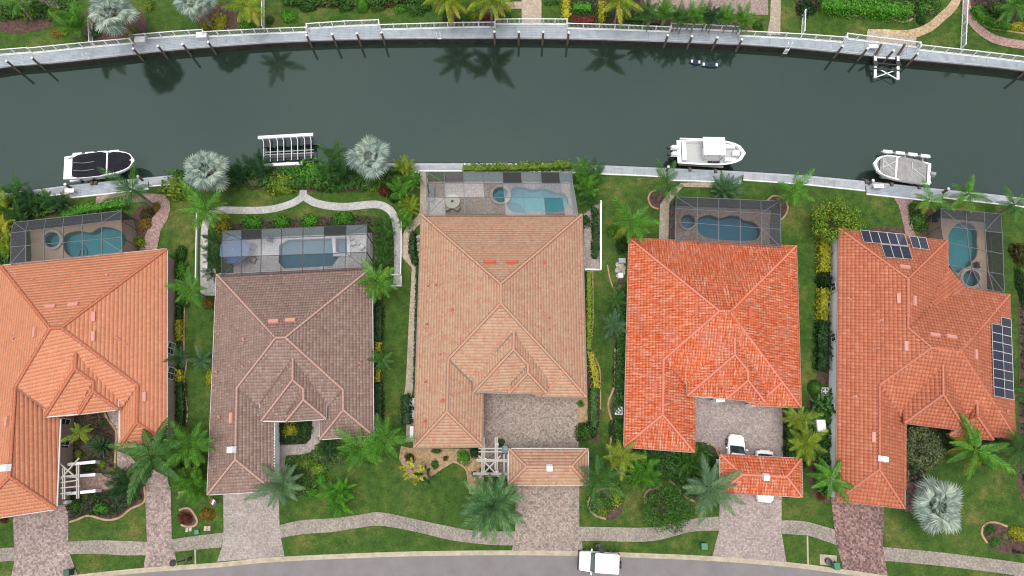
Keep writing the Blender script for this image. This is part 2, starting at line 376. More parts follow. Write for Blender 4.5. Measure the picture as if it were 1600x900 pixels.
POOLS['p3'] = scurve(q3, [(802, 312), (815, 272), (850, 254), (900, 258), (945, 272), (1000, 264), (1050, 272), (1100, 290), (1150, 296), (1176, 335), (1165, 390), (1120, 412), (1050, 420), (990, 410), (940, 416), (880, 422), (815, 412), (785, 365)])
POOLS['s3'] = circ_px(q3(745, 308), 12.2)
POOLS['p4'] = scurve(q4, [(690, 605), (710, 573), (770, 557), (840, 577), (900, 562), (960, 567), (990, 590), (1050, 602), (1088, 640), (1093, 680), (1060, 716), (960, 722), (850, 716), (760, 702), (715, 680), (692, 645)])
POOLS['s4'] = circ_px(q4(630, 600), 11)
POOLS['p5'] = scurve(Z(1290, 350, 4.5), [(905, 15), (960, -12), (1030, 5), (1062, 60), (1062, 130), (1066, 180), (1055, 235), (1028, 262), (1012, 295), (960, 318), (925, 345), (870, 310), (855, 250), (866, 170), (862, 80)])
POOLS['s5'] = circ_px(Z(1290, 350, 4.5)(1015, 385), 13)
def wl(k, z=0): return [(p.x, p.y) for p in W(POOLS[k], z)]
def shrink(pts, d):
    n = len(pts); s = 1 if area2(pts) > 0 else -1; out = []
    for i in range(n):
        a, b, c = Vector(pts[i-1][:2]), Vector(pts[i][:2]), Vector(pts[(i+1) % n][:2])
        e1 = (b-a).normalized(); e2 = (c-b).normalized(); n1 = Vector((-e1.y, e1.x))*s; n2 = Vector((-e2.y, e2.x))*s
        m = (n1+n2); m = m/max(.35, m.dot(n1)) if m.length > 1e-6 else n1
        out.append((b.x+m.x*d, b.y+m.y*d))
    return out
HOLES = [wl(k) for k in POOLS]
far = 700
sg = [(p.x, p.y) for p in south_edge]+[(far, south_edge[-1].y-60), (far, kerb_line[-1].y-60)]+[(p.x, p.y) for p in reversed(kerb_line)]+[(-far, kerb_line[0].y-60), (-far, south_edge[0].y-60)]
sheet('ground', sg, 0, M['grass'], holes=HOLES, world=True)
ng = [(p.x, p.y) for p in north_edge]+[(far, north_edge[-1].y-60), (far, 900), (-far, 900), (-far, north_edge[0].y-60)]
sheet('ground', ng, 0, M['grass'], world=True)
sheet('canal_water', [(p.x, p.y-.6) for p in south_edge]+[(far, south_edge[-1].y-62), (far, north_edge[-1].y-58)]+[(p.x, p.y+.6) for p in reversed(north_edge)]+[(-far, north_edge[0].y-58), (-far, south_edge[0].y-62)], WATER_Z, M['water'], world=True).name = 'water'
kl = [(p.x, p.y) for p in kerb_line]
sheet('road', kl+[(far, kl[-1][1]-60), (far, -far), (-far, -far), (-far, kl[0][1]-60)], -.13, M['road'], world=True)
opp = [(x, y-9.2) for x, y in kl]
sheet('ground', opp+[(far, opp[-1][1]-60), (far, -far), (-far, -far), (-far, opp[0][1]-60)], -.02, M['grass'], world=True)
k = MB(); strip_prism(k, kerb_line, .18, -.3, .012, side=-.09); o = k.build('kerb', M['kerb'], kind='structure')
k = MB(); strip_prism(k, kerb_line, .30, -.3, -.11, side=-.33); o = k.build('gutter', M['kerb'], kind='structure')
k = MB(); strip_prism(k, [Vector((x, y, 0)) for x, y in opp], .35, -.3, .012, side=.17); k.build('kerb', M['kerb'], kind='structure')

def seawall(name, line, side, label):
    t = tag(empty(name, line[len(line)//2]), label, 'seawall')
    m = MB(); strip_prism(m, line, .25, -4, -.02, side=side*-.13); m.build('wall', M['seawall'], t)
    L = [p for p in line]; seg = 0; 
    cum = [0]
    for i in range(1, len(L)): cum.append(cum[-1]+(L[i]-L[i-1]).length)
    def pt(s):
        s = max(0, min(cum[-1], s)); i = max(1, next((k for k, c in enumerate(cum) if c >= s), len(cum)-1))
        f = (s-cum[i-1])/max(1e-6, cum[i]-cum[i-1]); return L[i-1].lerp(L[i], f)
    s = 0
    while s < cum[-1]-1:
        a, b = s+.012, min(cum[-1], s+4.6)-.012
        m = MB(); strip_prism(m, [pt(a), pt((a+b)/2), pt(b)], .62, -.25, .06+random.uniform(0, .006), side=side*.18); m.build('cap_slab', M['cap'], t)
        s += 4.6
    return t
seawall('seawall', north_edge, 1, 'long curving concrete seawall along the far side of the canal')
seawall('seawall', south_edge, -1, 'long curving pale seawall along the near side of the canal behind the houses')
# walkway on the far bank, its wider landings, joints every board
def ribbon(name, line_px, depth_px_pts, z0, z1, mat, label, cat='dock', group=None):
    """walkway slab between the wall line and an inner outline"""
    outer = W(line_px, z1); inner = W(depth_px_pts, z1)
    t = tag(empty(name, outer[len(outer)//2]), label, cat, group)
    def resample(P, n):
        cum = [0]
        for i in range(1, len(P)): cum.append(cum[-1]+(P[i]-P[i-1]).length)
        out = []
        for k in range(n+1):
            s = cum[-1]*k/n; i = max(1, next((q for q, c in enumerate(cum) if c >= s-1e-6), len(cum)-1))
            out.append(P[i-1].lerp(P[i], min(1, (s-cum[i-1])/max(1e-6, cum[i]-cum[i-1]))))
        return out
    Ls = sum((outer[i]-outer[i-1]).length for i in range(1, len(outer)))
    n = max(2, int(Ls/1.2)); A = resample(outer, n); B = resample(inner, n); pl = MB()
    for i in range(n):
        for j in range(8):
            f0, f1 = j/8+.006, (j+1)/8-.006
            a = A[i].lerp(B[i], f0); b = A[i+1].lerp(B[i+1], f0); c = A[i+1].lerp(B[i+1], f1); d = A[i].lerp(B[i], f1)
            q = [a.lerp(b, .006), a.lerp(b, .994), d.lerp(c, .994), d.lerp(c, .006)]; z = z1-random.uniform(0, .008)
            pl.prism([(p.x, p.y) for p in q], z-.05, z)
    pl.build('deck_boards', mat, t, kind='stuff')
    b = MB(); strip_prism(b, [Vector((p.x, p.y, 0)) for p in B], .12, z0, z1+.01); b.build('back_beam', M['white'], t)
    b = MB(); strip_prism(b, [Vector((p.x, p.y, 0)) for p in A], .12, z0, z1+.01); b.build('front_beam', M['cap'], t)
    return t
def fence(line_px, label, h=.95, group='white railings along the far seawall', zb=.16, close=True):
    P = W(line_px, zb); t = tag(empty('railing_fence', P[0]), label, 'fence', group); bal = MB()
    for i in range(len(P)-1):
        a, b = P[i], P[i+1]; L = (b-a).length
        for z in (.08, h):
            m = MB(); m.beam(a+Vector((0, 0, z)), b+Vector((0, 0, z)), .09 if z > .5 else .06, .07); m.build('rail', M['white'], t)
        n = max(1, round(L/1.75))
        for k in range(n+(1 if i == len(P)-2 else 0)):
            p = a.lerp(b, k/n); m = MB(); m.box((p.x, p.y, zb+h/2), (.11, .11, h+.1)); m.box((p.x, p.y, zb+h+.07), (.15, .15, .04), taper=.5); m.build('post', M['white'], t)
        nb = max(2, round(L/.16))
        for k in range(nb):
            p = a.lerp(b, (k+.5)/nb); bal.box((p.x, p.y, zb+.08+(h-.08)/2), (.022, .022, h-.08))
    bal.build('balusters', M['white'], t, kind='stuff')
    return t
walk = [  # (outer wall px, inner px)
 ([(-120, 128), (0, 103.5), (55, 99.5)], [(-120, 108), (0, 86), (50, 82)], 'grey walkway at the left end of the far bank beyond the silver palms'),
 ([(55.5, 99.5), (150, 89.5), (208, 83)], [(50.5, 83), (150, 73), (207, 68)], 'grey walkway of the far bank below the left silver fan palm'),
 ([(208.5, 83), (275, 76), (322, 72)], [(208.5, 62.5), (275, 57), (322, 54)], 'grey landing with two white dock boxes on the far bank'),
 ([(322.5, 72), (400, 66.5), (480, 62.5)], [(322.5, 57.5), (400, 53.5), (480, 50.5)], 'grey walkway of the far bank reflecting two palms left of centre'),
 ([(480.5, 62.5), (540, 60.5), (594.5, 59.3)], [(481, 45), (540, 41), (594.5, 39)], 'grey landing behind the lawn with the round bush on the far bank'),
 ([(595, 59.3), (700, 58.5), (772.5, 58)], [(595, 46.5), (700, 43.5), (772.5, 42.5)], 'grey walkway with white ladder in front of the twin palms'),
 ([(773, 58), (830, 58), (886, 59)], [(773, 38), (830, 37.5), (886, 38)], 'grey landing at the end of the paved path by the red shrubs'),
 ([(886.5, 59), (960, 61), (1045, 63.5)], [(886.5, 44.5), (960, 46.5), (1045, 50)], 'grey walkway in front of the red hedge on the far bank'),
 ([(1045.5, 63.5), (1100, 65.5), (1153, 68)], [(1045.5, 44.5), (1100, 46.5), (1153, 49.5)], 'grey landing below the long feathery palm hedge'),
 ([(1153.5, 68), (1250, 74.5), (1317, 80.5)], [(1153.5, 56), (1250, 61), (1317, 66)], 'grey walkway between the palm hedge and the boat lift'),
 ([(1317.5, 80.5), (1375, 86), (1433, 92)], [(1318, 60), (1375, 67), (1433, 74)], 'grey landing behind the lowered boat lift on the far bank'),
 ([(1433.5, 92), (1520, 100), (1600, 109), (1760, 132)], [(1433.5, 78), (1520, 87.5), (1600, 97), (1760, 120)], 'grey walkway at the right end of the far bank'),
]
flabs = ['white railing at the left end of the far bank', 'white railing under the left silver fan palm', 'white railing round the landing with two dock boxes', 'white railing right of the yellow shrubs',
         'white railing round the landing below the round bush', 'white railing behind the white ladder and twin palms', 'white railing across the paved path by the red shrubs', 'white railing below the red hedge',
         'white railing hung over by the feathery palm hedge', 'white railing below the lawn with the winding border', 'white railing round the landing of the lowered boat lift', 'white railing at the right end of the far bank']
for i, (a, b, lb) in enumerate(walk):
    ribbon('walkway', a, b, -.3, .15, M['deckgrey'], lb, 'walkway', 'walkway sections along the far bank')
    up = [(x, y-.6) for x, y in b]
    # each landing is closed at its ends by short returns
    if i in (2, 4, 6, 8, 10): up = [(b[0][0]+.8, b[0][1]+6)]+[(b[0][0]+.8, b[0][1]-.6)]+up[1:-1]+[(b[-1][0]-.8, b[-1][1]-.6), (b[-1][0]-.8, b[-1][1]+6)]
    fence(up, flabs[i])
fence([(146, 71.5), (144, 38)], 'white side fence running inland beside the left silver fan palm', group=None)
fence([(413, 47), (413, -6)], 'white side fence running inland beside the far lawn left of centre', group=None)
fence([(1252, 56), (1253.5, 24)], 'short white side fence at the left end of the bordered far lawn', h=1.1, group=None)
fence([(1500.5, 77), (1502.5, 40), (1505, -10)], 'long white side fence between the gold path and pink path', h=1.1, group=None)
# ---- near bank docks
ribbon('dock', [(107, 290.5), (170, 284.5), (231, 279)], [(109, 309), (170, 302.5), (232, 295)], -.3, .15, M['deckgrey'], 'pale grey dock beside the boat with black covers', group='docks along the near bank')
ribbon('dock', [(1042, 264), (1100, 266.5), (1161, 269.5)], [(1046, 281.5), (1100, 283), (1158, 286.5)], -.3, .15, M['deckgrey'], 'pale grey dock beside the white boat with the hard top', group='docks along the near bank')
ribbon('dock', [(1353, 284.5), (1410, 290.5), (1474, 297.5)], [(1354, 303), (1410, 309), (1472, 316)], -.3, .15, M['deckgrey'], 'pale grey dock beside the boat with grey covers', group='docks along the near bank')
for a, b, lb in [([(232, 279), (300, 272.5), (400, 263.5), (470, 259), (560, 257.5), (655, 257.5)], [(233, 291), (300, 285), (400, 276), (470, 272), (560, 269.5), (655, 269)], 'pale concrete walk behind the silver palms of the near bank'),
              ([(655, 257.5), (750, 257.5), (844, 257.7), (937, 260.3)], [(655, 267), (750, 267), (844, 268), (937, 271)], 'pale concrete walk behind the big cream-roofed house'),
              ([(938, 260.3), (1000, 262.5), (1041.5, 264)], [(938, 271.5), (1000, 274), (1042, 276.5)], 'short pale concrete walk left of the hard-top boat'),
              ([(1161.5, 270), (1257, 276), (1352, 285)], [(1161.5, 281), (1257, 288), (1352, 298)], 'pale concrete walk between the two right-hand docks'),
              ([(1475, 298), (1600, 311.5), (1760, 338)], [(1474, 309), (1600, 323), (1760, 350)], 'pale concrete walk at the right end of the near bank'),
              ([(-60, 311), (55, 298), (106.5, 291)], [(-60, 322), (55, 309), (107, 302)], 'pale concrete walk at the left end of the near bank')]:
    ribbon('walkway', a, b, -.3, .12, M['concrete'], lb, 'walkway', 'concrete walks along the near bank')
# ---------------------------------------------------------------- beds, paths, drives (sheets a few mm apart)
Zl = {'mulch': .008, 'path': .012, 'walk': .014, 'drive': .016, 'deck': .018}
def bed(pts, mat='mulch', smooth=True, name='mulch_bed'): sheet(name, smooth_pts(pts, 5, True) if smooth else pts, Zl['mulch'], M[mat])
b5 = Z(0, 640, 5); g1 = Z(0, 600, 3); g2 = Z(300, 640, 3.463); g3 = Z(600, 600, 3); g4 = Z(900, 600, 3); g5 = Z(1240, 600, 3)
bed([(108, 645), (165, 645), (172, 655), (181, 670), (182, 690), (180, 732), (150, 740), (125, 740), (108, 725)], smooth=False)
bed([b5(*p) for p in [(520, 740), (640, 660), (840, 620), (1120, 600), (1130, 715), (1020, 775), (940, 840), (850, 862), (780, 850), (690, 828), (600, 860), (545, 876)]], smooth=False)
bed([(266, 742), (295, 728), (306, 735), (303, 752), (292, 765), (279, 769), (268, 765)])
bed([(279, 806), (290, 795), (299, 797), (308, 812), (304, 821), (290, 822)])
bed([(273, 390), (285, 390), (289, 440), (288, 550), (291, 580), (289, 620), (293, 660), (288, 700), (270, 700), (273, 560)], smooth=False)
bed([(210, 330), (245, 318), (246, 330), (238, 345), (226, 388), (205, 388)])
bed([(270, 275), (350, 285), (420, 290), (470, 295), (480, 300), (560, 298), (600, 296), (640, 290), (655, 270), (640, 262), (500, 262), (300, 272)], smooth=False)
bed([(355, 350), (420, 342), (480, 338), (560, 335), (600, 340), (612, 358), (612, 430), (585, 435), (580, 352), (352, 362)], smooth=False)
bed([(585, 470), (600, 470), (598, 600), (600, 665), (590, 680), (583, 668)], smooth=False)
bed([(436, 660), (489, 660), (487, 685), (478, 693), (440, 696)])
bed([g2(*p) for p in [(510, 260), (640, 235), (700, 170), (900, 170), (850, 260), (760, 310), (700, 360), (670, 430), (610, 470), (560, 470), (520, 380)]], smooth=False)
bed([g3(*p) for p in [(80, 290), (120, 300), (460, 305), (470, 460), (440, 520), (412, 520), (395, 430), (380, 380), (330, 365), (270, 400), (200, 450), (120, 440), (70, 350)]], 'sand', False, 'sandy_bed')
bed([g3(*p) for p in [(905, 65), (960, 62), (975, 130), (950, 180), (908, 200)]], 'sand', False, 'sandy_bed')
bed([g3(*p) for p in [(535, 255), (585, 262), (620, 295), (600, 302), (545, 302)]], 'sand', False, 'sandy_bed')
bed([(914, 424), (926, 424), (927, 500), (926, 545), (937, 575), (939, 640), (935, 690), (918, 690), (918, 560)], smooth=False)
bed([(958, 470), (976, 400), (975, 700), (960, 700), (955, 640), (961, 600), (960, 540)], smooth=False)
bed([g4(*p) for p in [(240, 300), (560, 315), (562, 285), (600, 280), (650, 300), (668, 340), (672, 480), (600, 545), (560, 550), (500, 520), (470, 475), (420, 440), (330, 440), (250, 435), (190, 400), (165, 370)]], smooth=False)
bed([g4(*p) for p in [(60, 545), (90, 505), (140, 490), (190, 498), (220, 540), (215, 600), (180, 632), (120, 634), (70, 600)]])
bed([g4(*p) for p in [(325, 520), (350, 492), (400, 490), (430, 560), (390, 600), (340, 580)]])
bed([(1222, 640), (1262, 640), (1262, 715), (1224, 715)], smooth=False)
bed([(1262, 620), (1305, 600), (1305, 780), (1290, 786), (1272, 775), (1262, 750), (1268, 700)], smooth=False)
bed([(1278, 378), (1302, 370), (1302, 600), (1276, 600), (1280, 500)], smooth=False)
bed([(1352, 372), (1362, 358), (1390, 354), (1420, 360), (1418, 372)])
bed([(1424, 325), (1455, 322), (1462, 340), (1460, 372), (1440, 375), (1430, 350)])
bed([(1418, 650), (1500, 668), (1590, 685), (1570, 690), (1560, 705), (1475, 712), (1445, 735), (1440, 760), (1418, 760)], smooth=False)
bed([g5(*p) for p in [(880, 690), (900, 655), (950, 650), (1010, 680), (1080, 690), (1150, 700), (1150, 800), (1080, 800), (1000, 795), (940, 775), (895, 735)]])
bed([(1590, 430), (1640, 420), (1640, 800), (1605, 800), (1590, 760), (1592, 560)], smooth=False)
bed([(1010, 310), (1018, 298), (1030, 298), (1040, 320), (1030, 328), (1018, 322)])
bed([(1200, 310), (1212, 306), (1228, 312), (1231, 328), (1222, 342), (1212, 330)])
# far bank beds
bed([(0, 30), (70, 28), (95, 35), (60, 48), (20, 52), (0, 46)]); bed([(130, 20), (215, 15), (225, 55), (150, 68), (135, 60)]); bed([(310, 20), (360, 5), (372, 40), (345, 50), (315, 44)])
bed([(480, -10), (640, -10), (640, 10), (560, 14), (490, 12)], smooth=False)
bed([(700, 20), (725, 15), (722, 38), (700, 40)]); bed([(744, 20), (778, 18), (776, 40), (745, 40)]); bed([(890, -5), (1010, -5), (1010, 38), (892, 38)], smooth=False)
bed([(1008, 30), (1160, 36), (1175, 45), (1150, 47), (1008, 40)], smooth=False); bed([(1240, -5), (1440, -5), (1434, 22), (1415, 35), (1400, 33), (1380, 26), (1330, 24), (1284, 16), (1245, 20)], smooth=False)
bed([(1515, -5), (1640, -5), (1640, 52), (1560, 46), (1530, 38), (1516, 18)], smooth=False)
bed([(0, 320), (60, 310), (110, 320), (105, 335), (20, 345), (0, 420)], smooth=False)
def pathp(pts, mat, name='path', smooth=False, z='path', holes=()): sheet(name, smooth_pts(pts, 5, True) if smooth else pts, Zl[z], M[mat], holes=holes)
def band(center_px, w_px, mat, name='path', z='path', n=6):
    P = smooth_pts(center_px, n); A = offset_line([Vector(p) for p in P], w_px/2); B = offset_line([Vector(p) for p in P], -w_px/2)
    sheet(name, [tuple(p) for p in A]+[tuple(p) for p in reversed(B)], Zl[z], M[mat])
# sidewalk along the street, between the drives
def sw(top, bot): sheet('sidewalk', smooth_pts(top, 5)+smooth_pts(bot, 5)[::-1], Zl['walk'], M['sidewalk'])
sw([(-60, 868), (0, 857), (24, 855.5)], [(-60, 888), (0, 878), (24, 876)])
sw([(107, 846.5), (150, 844), (190, 845), (231, 846.5)], [(109, 866), (150, 865), (190, 867.5), (228, 867.5)])
sw([(268, 843), (300, 838), (349.5, 832)], [(273, 862), (300, 859.5), (346, 855)])
sw([(436, 820.5), (473, 812.7), (517, 810), (560, 804.6), (594.5, 800.5), (650, 811.5), (700, 822), (733, 828), (770, 830), (805, 830)], [(437, 841), (473, 834.5), (517, 831.5), (560, 824.8), (594.5, 821.5), (650, 831), (700, 843), (733, 848), (770, 851.5), (803, 852)])
sw([(904, 823), (950, 823.5), (1000, 824.5), (1033, 822), (1080, 811), (1123, 807)], [(907, 845), (950, 845.5), (1000, 846.5), (1033, 843), (1080, 831), (1123, 829)])
sw([(1220.7, 812.7), (1245, 813.5), (1267, 816.7), (1306, 828)], [(1221.7, 834), (1245, 835.5), (1267, 838), (1308, 852)])
sw([(1379, 854.5), (1473, 863.5), (1600, 880), (1680, 895)], [(1379, 876), (1473, 884.5), (1600, 901), (1680, 917)])
def drive(pts, mat, name='driveway'): sheet(name, pts, Zl['drive'], M[mat])
drive([(20, 785), (108, 780), (107, 790), (107, 847), (110, 867), (121, 897.5), (16, 909), (23, 877)], 'pave_pink')
drive([(228, 757), (240, 735), (262, 745), (267, 767), (268.5, 840), (277, 882.5), (225, 887), (230, 847), (227.5, 787)], 'pave_pink')
drive([(166, 640), (187, 640), (192, 700), (212, 722), (243, 735), (228, 757), (205, 752), (190, 735), (183, 728), (183, 690), (181, 672), (172, 655)], 'pave_pink', 'path')
drive([b5(*p) for p in [(630, 530), (740, 505), (860, 505), (930, 500), (910, 600), (840, 622), (740, 632), (630, 650), (530, 650), (530, 540)]], 'path_pink', 'path')
drive([(349, 765), (432, 760), (436, 784), (437, 825), (440, 845), (445, 869), (339, 877.5), (347, 855), (349.5, 830)], 'pave_pale')
drive([(428, 655), (437, 655), (438, 695), (478, 694), (486, 686), (488, 655), (501, 655), (500, 690), (492, 703), (480, 709), (447, 712), (444, 735), (430, 745)], 'pave_pale', 'path')
drive([(750, 600), (902, 606), (904, 701), (900, 745), (905, 757), (905, 823), (911, 860.5), (800, 860.5), (805, 830), (806, 757), (800, 745), (800, 705), (755, 700)], 'pave_grey')
drive([(755, 700), (795, 700), (795, 745), (757, 745)], 'pave_grey', 'patio')
drive([(1080, 606), (1222, 628), (1223, 716), (1221, 750), (1221, 833), (1228.5, 878), (1113, 869), (1123, 830), (1125, 770), (1130, 714), (1117, 697), (1105, 692), (1084, 690)], 'pave_mauve')
drive([(1297, 770), (1382, 775), (1379, 853), (1386.7, 899.5), (1317, 889), (1306, 847)], 'pave_red')
# side and back paths
pathp([q1(*p) for p in [(680, 478), (860, 458), (1010, 455), (1150, 468), (1195, 520), (1198, 570), (1180, 640), (1130, 720), (1105, 855), (985, 855), (1045, 700), (1075, 630), (1112, 585), (1105, 540), (1060, 520), (870, 525), (672, 535)]], 'path_pink')
band([(319, 460), (319, 400), (321, 352), (333, 332), (345, 328.5), (410, 328.5), (448, 321), (471, 309), (474, 297)], 11, 'path_white')
band([(474, 306), (490, 316), (515, 322), (545, 323), (586, 319.5), (606, 326), (616, 340), (621, 370), (622, 420), (620, 445)], 12, 'path_white')
pathp([(318, 420), (338, 420), (336, 462), (320, 462)], 'path_white')
band([(663, 266), (662, 320), (659, 338), (645, 353), (634, 372), (634, 398), (648, 415), (649, 430), (645, 500), (640, 600), (636, 625), (641, 650), (640, 690)], 12, 'path_beige')
pathp([(912, 335), (932, 318), (938, 318), (938, 423), (912, 423)], 'deck_grey')
pathp([q4(*p) for p in [(590, 352), (790, 345), (790, 382), (600, 377), (555, 430), (515, 480), (508, 720), (448, 720), (455, 490), (520, 400)]], 'path_beige')
pathp([q5(*p) for p in [(592, 440), (735, 452), (692, 495), (700, 560), (745, 720), (680, 720), (655, 600), (630, 500)]], 'path_pink')
pathp([(1418, 735), (1445, 735), (1445, 800), (1414, 800)], 'pave_red')
pathp([(815, -20), (846, -20), (846, 38), (815, 38)], 'path_beige'); pathp([(756, 3), (816, 3), (816, 14), (756, 14)], 'path_beige')
pathp([(1205, -20), (1220, -20), (1219, 55), (1198, 55), (1203, 30)], 'path_beige')
band([(1500, -20), (1490, 8), (1470, 28), (1450, 44), (1420, 54), (1380, 53), (1356, 53)], 14, 'path_gold')
pathp([(1355, 48), (1432, 58), (1430, 72), (1353, 64)], 'path_beige')
band([(1507, -20), (1510, 10), (1517, 32), (1540, 54), (1570, 66), (1640, 76)], 13, 'path_pink')
for p in [((1261.5, 838), (1262.5, 883)), ((305, 858), (305.5, 881)), ((1586.5, 878), (1586.5, 902))]:
    a, b = at(*p[0]), at(*p[1]); m = MB(); m.beam(a+Vector((0, 0, .0)), b+Vector((0, 0, .0)), .16, .05); m.build('drain_strip', M['kerb'], kind='structure')
m = MB(); m.prism([(p.x, p.y) for p in W([(1281, 866), (1307, 868), (1307, 884), (1281, 882)])], -.1, .03); m.build('concrete_pad', M['kerb'], kind='structure')
# garden edging
def edging(pts, label, mat='edging', w=.2):
    P = [Vector((x, y, 0)) for x, y in smooth_pts(W(pts), 5)]; m = MB(); strip_prism(m, P, w, -.1, .1)
    tag(m.build('garden_edging', M[mat]), label, 'edging', 'concrete garden edgings')
edging([b5(*p) for p in [(545, 878), (600, 862), (690, 828), (780, 850), (850, 862), (940, 842), (1020, 777), (1130, 718), (1128, 600)]], 'tan edging round the planting in front of the pergola at far left')
edging([b5(*p) for p in [(820, 25), (850, 85), (900, 150), (912, 200), (905, 330), (900, 455)]], 'pinkish edging along the entry court of the left house')
edging([(289, 465), (288, 545), (292, 560), (291, 575), (288, 600), (293, 640), (292, 660)], 'thin winding edging between the left house and its lawn', w=.14)
edging([(280, 797), (291, 794), (299, 797), (308, 812), (305, 821), (293, 823), (283, 820)], 'pale loop edging round the red bush by the sidewalk')
edging([(303, 730), (304, 750), (292, 766), (279, 770)], 'curved edging round the big round shrub')
edging([g3(*p) for p in [(205, 440), (240, 405), (300, 372), (340, 368), (385, 400), (395, 450), (405, 515)]], 'winding edging of the sandy bed in front of the cream house')
edging([(926, 424), (926.5, 500), (924, 545), (937, 578), (938, 640)], 'thin edging along the yellow hedge', w=.12)
edging([(949, 414), (953, 436), (961, 458)], 'short edging beside the pale rocks', w=.14)
edging([(961, 545), (960, 600), (950, 632), (957, 665), (953, 700), (958, 727), (980, 745)], 'long winding edging left of the bright orange roof')
edging([g4(*p) for p in [(420, 440), (470, 478), (500, 522), (560, 552)]], 'curved edging below the date palm on the lawn')
edging([g4(*p) for p in [(140, 632), (90, 615), (55, 570), (70, 525), (110, 495), (160, 490), (205, 510)]], 'round edging of the circular bed by the sidewalk')
edging([g4(*p) for p in [(325, 560), (322, 520), (345, 495), (390, 488)]], 'arc edging at the foot of the thin tree')
edging([q4(*p) for p in [(440, 400), (400, 410), (380, 450), (400, 500), (445, 520)]], 'round edging at the palm left of the paved path')
edging([q4(*p) for p in [(1140, 465), (1180, 435), (1240, 450), (1270, 500), (1260, 550), (1228, 590)]], 'round edging at the palm right of the dark pool cage')
edging([(1281, 17), (1296, 15.5), (1330, 25), (1362, 24), (1382, 25), (1404, 34), (1420, 33), (1430, 25)], 'winding edging below the clipped hedge of the far bank')
edging([(1524, 30), (1545, 44), (1570, 48), (1600, 53)], 'edging beside the pink path of the far bank')
edging([g5(*p) for p in [(905, 745), (880, 700), (895, 660), (940, 648), (1000, 668)]], 'dark edging of the oval bed at lower right')
edging([(1104, 694), (1116, 697), (1123, 712)], 'short edging at the corner of the mauve court')
# low white walls
def lowwall(pts, label, h=.5, w=.09):
    P = [Vector((p.x, p.y, 0)) for p in W(pts)]; m = MB(); strip_prism(m, P, w, -.1, h); tag(m.build('low_wall', M['white']), label, 'wall')
lowwall([(310, 335), (309, 385), (308, 438)], 'low white wall left of the white pebble path')
lowwall([(628, 347), (628, 395), (627, 431), (611, 431)], 'low white wall right of the white pebble path', .6)
lowwall([(628, 433), (628, 448), (612, 448)], 'short white wall around the end of the pebble path', .6)
lowwall([(938, 316), (938, 423), (913, 423)], 'low grey-white wall right of the cream house', .6, .2)
# ---------------------------------------------------------------- houses
SL = 0.42
def inpoly(x, y, P):
    c = np.zeros_like(x, dtype=bool); n = len(P)
    for i in range(n):
        x0, y0 = P[i-1]; x1, y1 = P[i]
        if y0 == y1: continue
        c ^= ((y0 > y) != (y1 > y)) & (x < (x1-x0)*(y-y0)/(y1-y0)+x0)
    return c
PROF = {'barrel': ([-.5, -.3, -.1, .1, .3, .5], [.0, .045, .065, .065, .045, .0]), 'roman': ([-.5, -.3, -.05, .2, .5], [.0, .03, .036, .012, .0]), 'flat': ([-.49, .49], [.012, .012])}
def tiles(P3, style, w, l, off):
    n = Vector((0, 0, 0))
    for i in range(len(P3)):
        a, b = P3[i-1], P3[i]; n += Vector(((a.y-b.y)*(a.z+b.z), (a.z-b.z)*(a.x+b.x), (a.x-b.x)*(a.y+b.y)))
    n.normalize()
    if n.z < 0: n = -n
    u = (Vector((0, 0, 1))-n*n.z).normalized(); e = u.cross(n).normalized()
    o = P3[0]; P = [((p-o).dot(e), (p-o).dot(u)) for p in P3]; zoff = sum((p-o).dot(n) for p in P3)/len(P3)
    xs = [p[0] for p in P]; ys = [p[1] for p in P]; y0 = min(ys)
    cx, cy = np.meshgrid(np.arange(min(xs)+w/2, max(xs), w), np.arange(y0+l*.42, max(ys), l)); row = np.round((cy-y0)/l).astype(int)
    cx = cx+((row % 2)*w/2 if style == 'flat' else 0)
    m = inpoly(cx, cy, P); cx = cx[m]; cy = cy[m]; N = len(cx)
    if N == 0: return None, None, 0
    ax, az = PROF[style]; K = len(ax); rng = np.random.default_rng(len(P3)*31+N)
    jit = rng.uniform(-.006, .006, N); sk = rng.uniform(-.006, .006, N)
    rows = []; lf = .020 if style == 'flat' else .036
    for b, dz in ((-.5, -.005), (-.5, lf), (.52, .006)):
        for a, z in zip(ax, az):
            X = cx+a*w*.97; Y = cy+b*l+sk*a; Zz = (z if dz > 0 else 0)+dz+jit+zoff
            rows.append(np.outer(X, e)+np.outer(Y, u)+np.outer(Zz, n)+np.array(o))
    V = np.stack(rows, 1).reshape(-1, 3); F = []
    for r in (0, 1):
        for k in range(K-1): F.append((r*K+k, r*K+k+1, (r+1)*K+k+1, (r+1)*K+k))
    F = np.array(F); FF = (F[None]+(np.arange(N)*3*K)[:, None, None]).reshape(-1, 4)
    return V-np.array(off), FF, N
def np_mesh(name, V, F, mat):
    me = bpy.data.meshes.new(name); me.vertices.add(len(V)); me.vertices.foreach_set('co', V.astype(np.float32).ravel())
    me.loops.add(F.size); me.loops.foreach_set('vertex_index', F.astype(np.int32).ravel())
    me.polygons.add(len(F)); me.polygons.foreach_set('loop_start', np.arange(0, F.size, 4, dtype=np.int32)); me.polygons.foreach_set('loop_total', np.full(len(F), 4, dtype=np.int32))
    me.update(calc_edges=True); me.materials.append(mat); return me
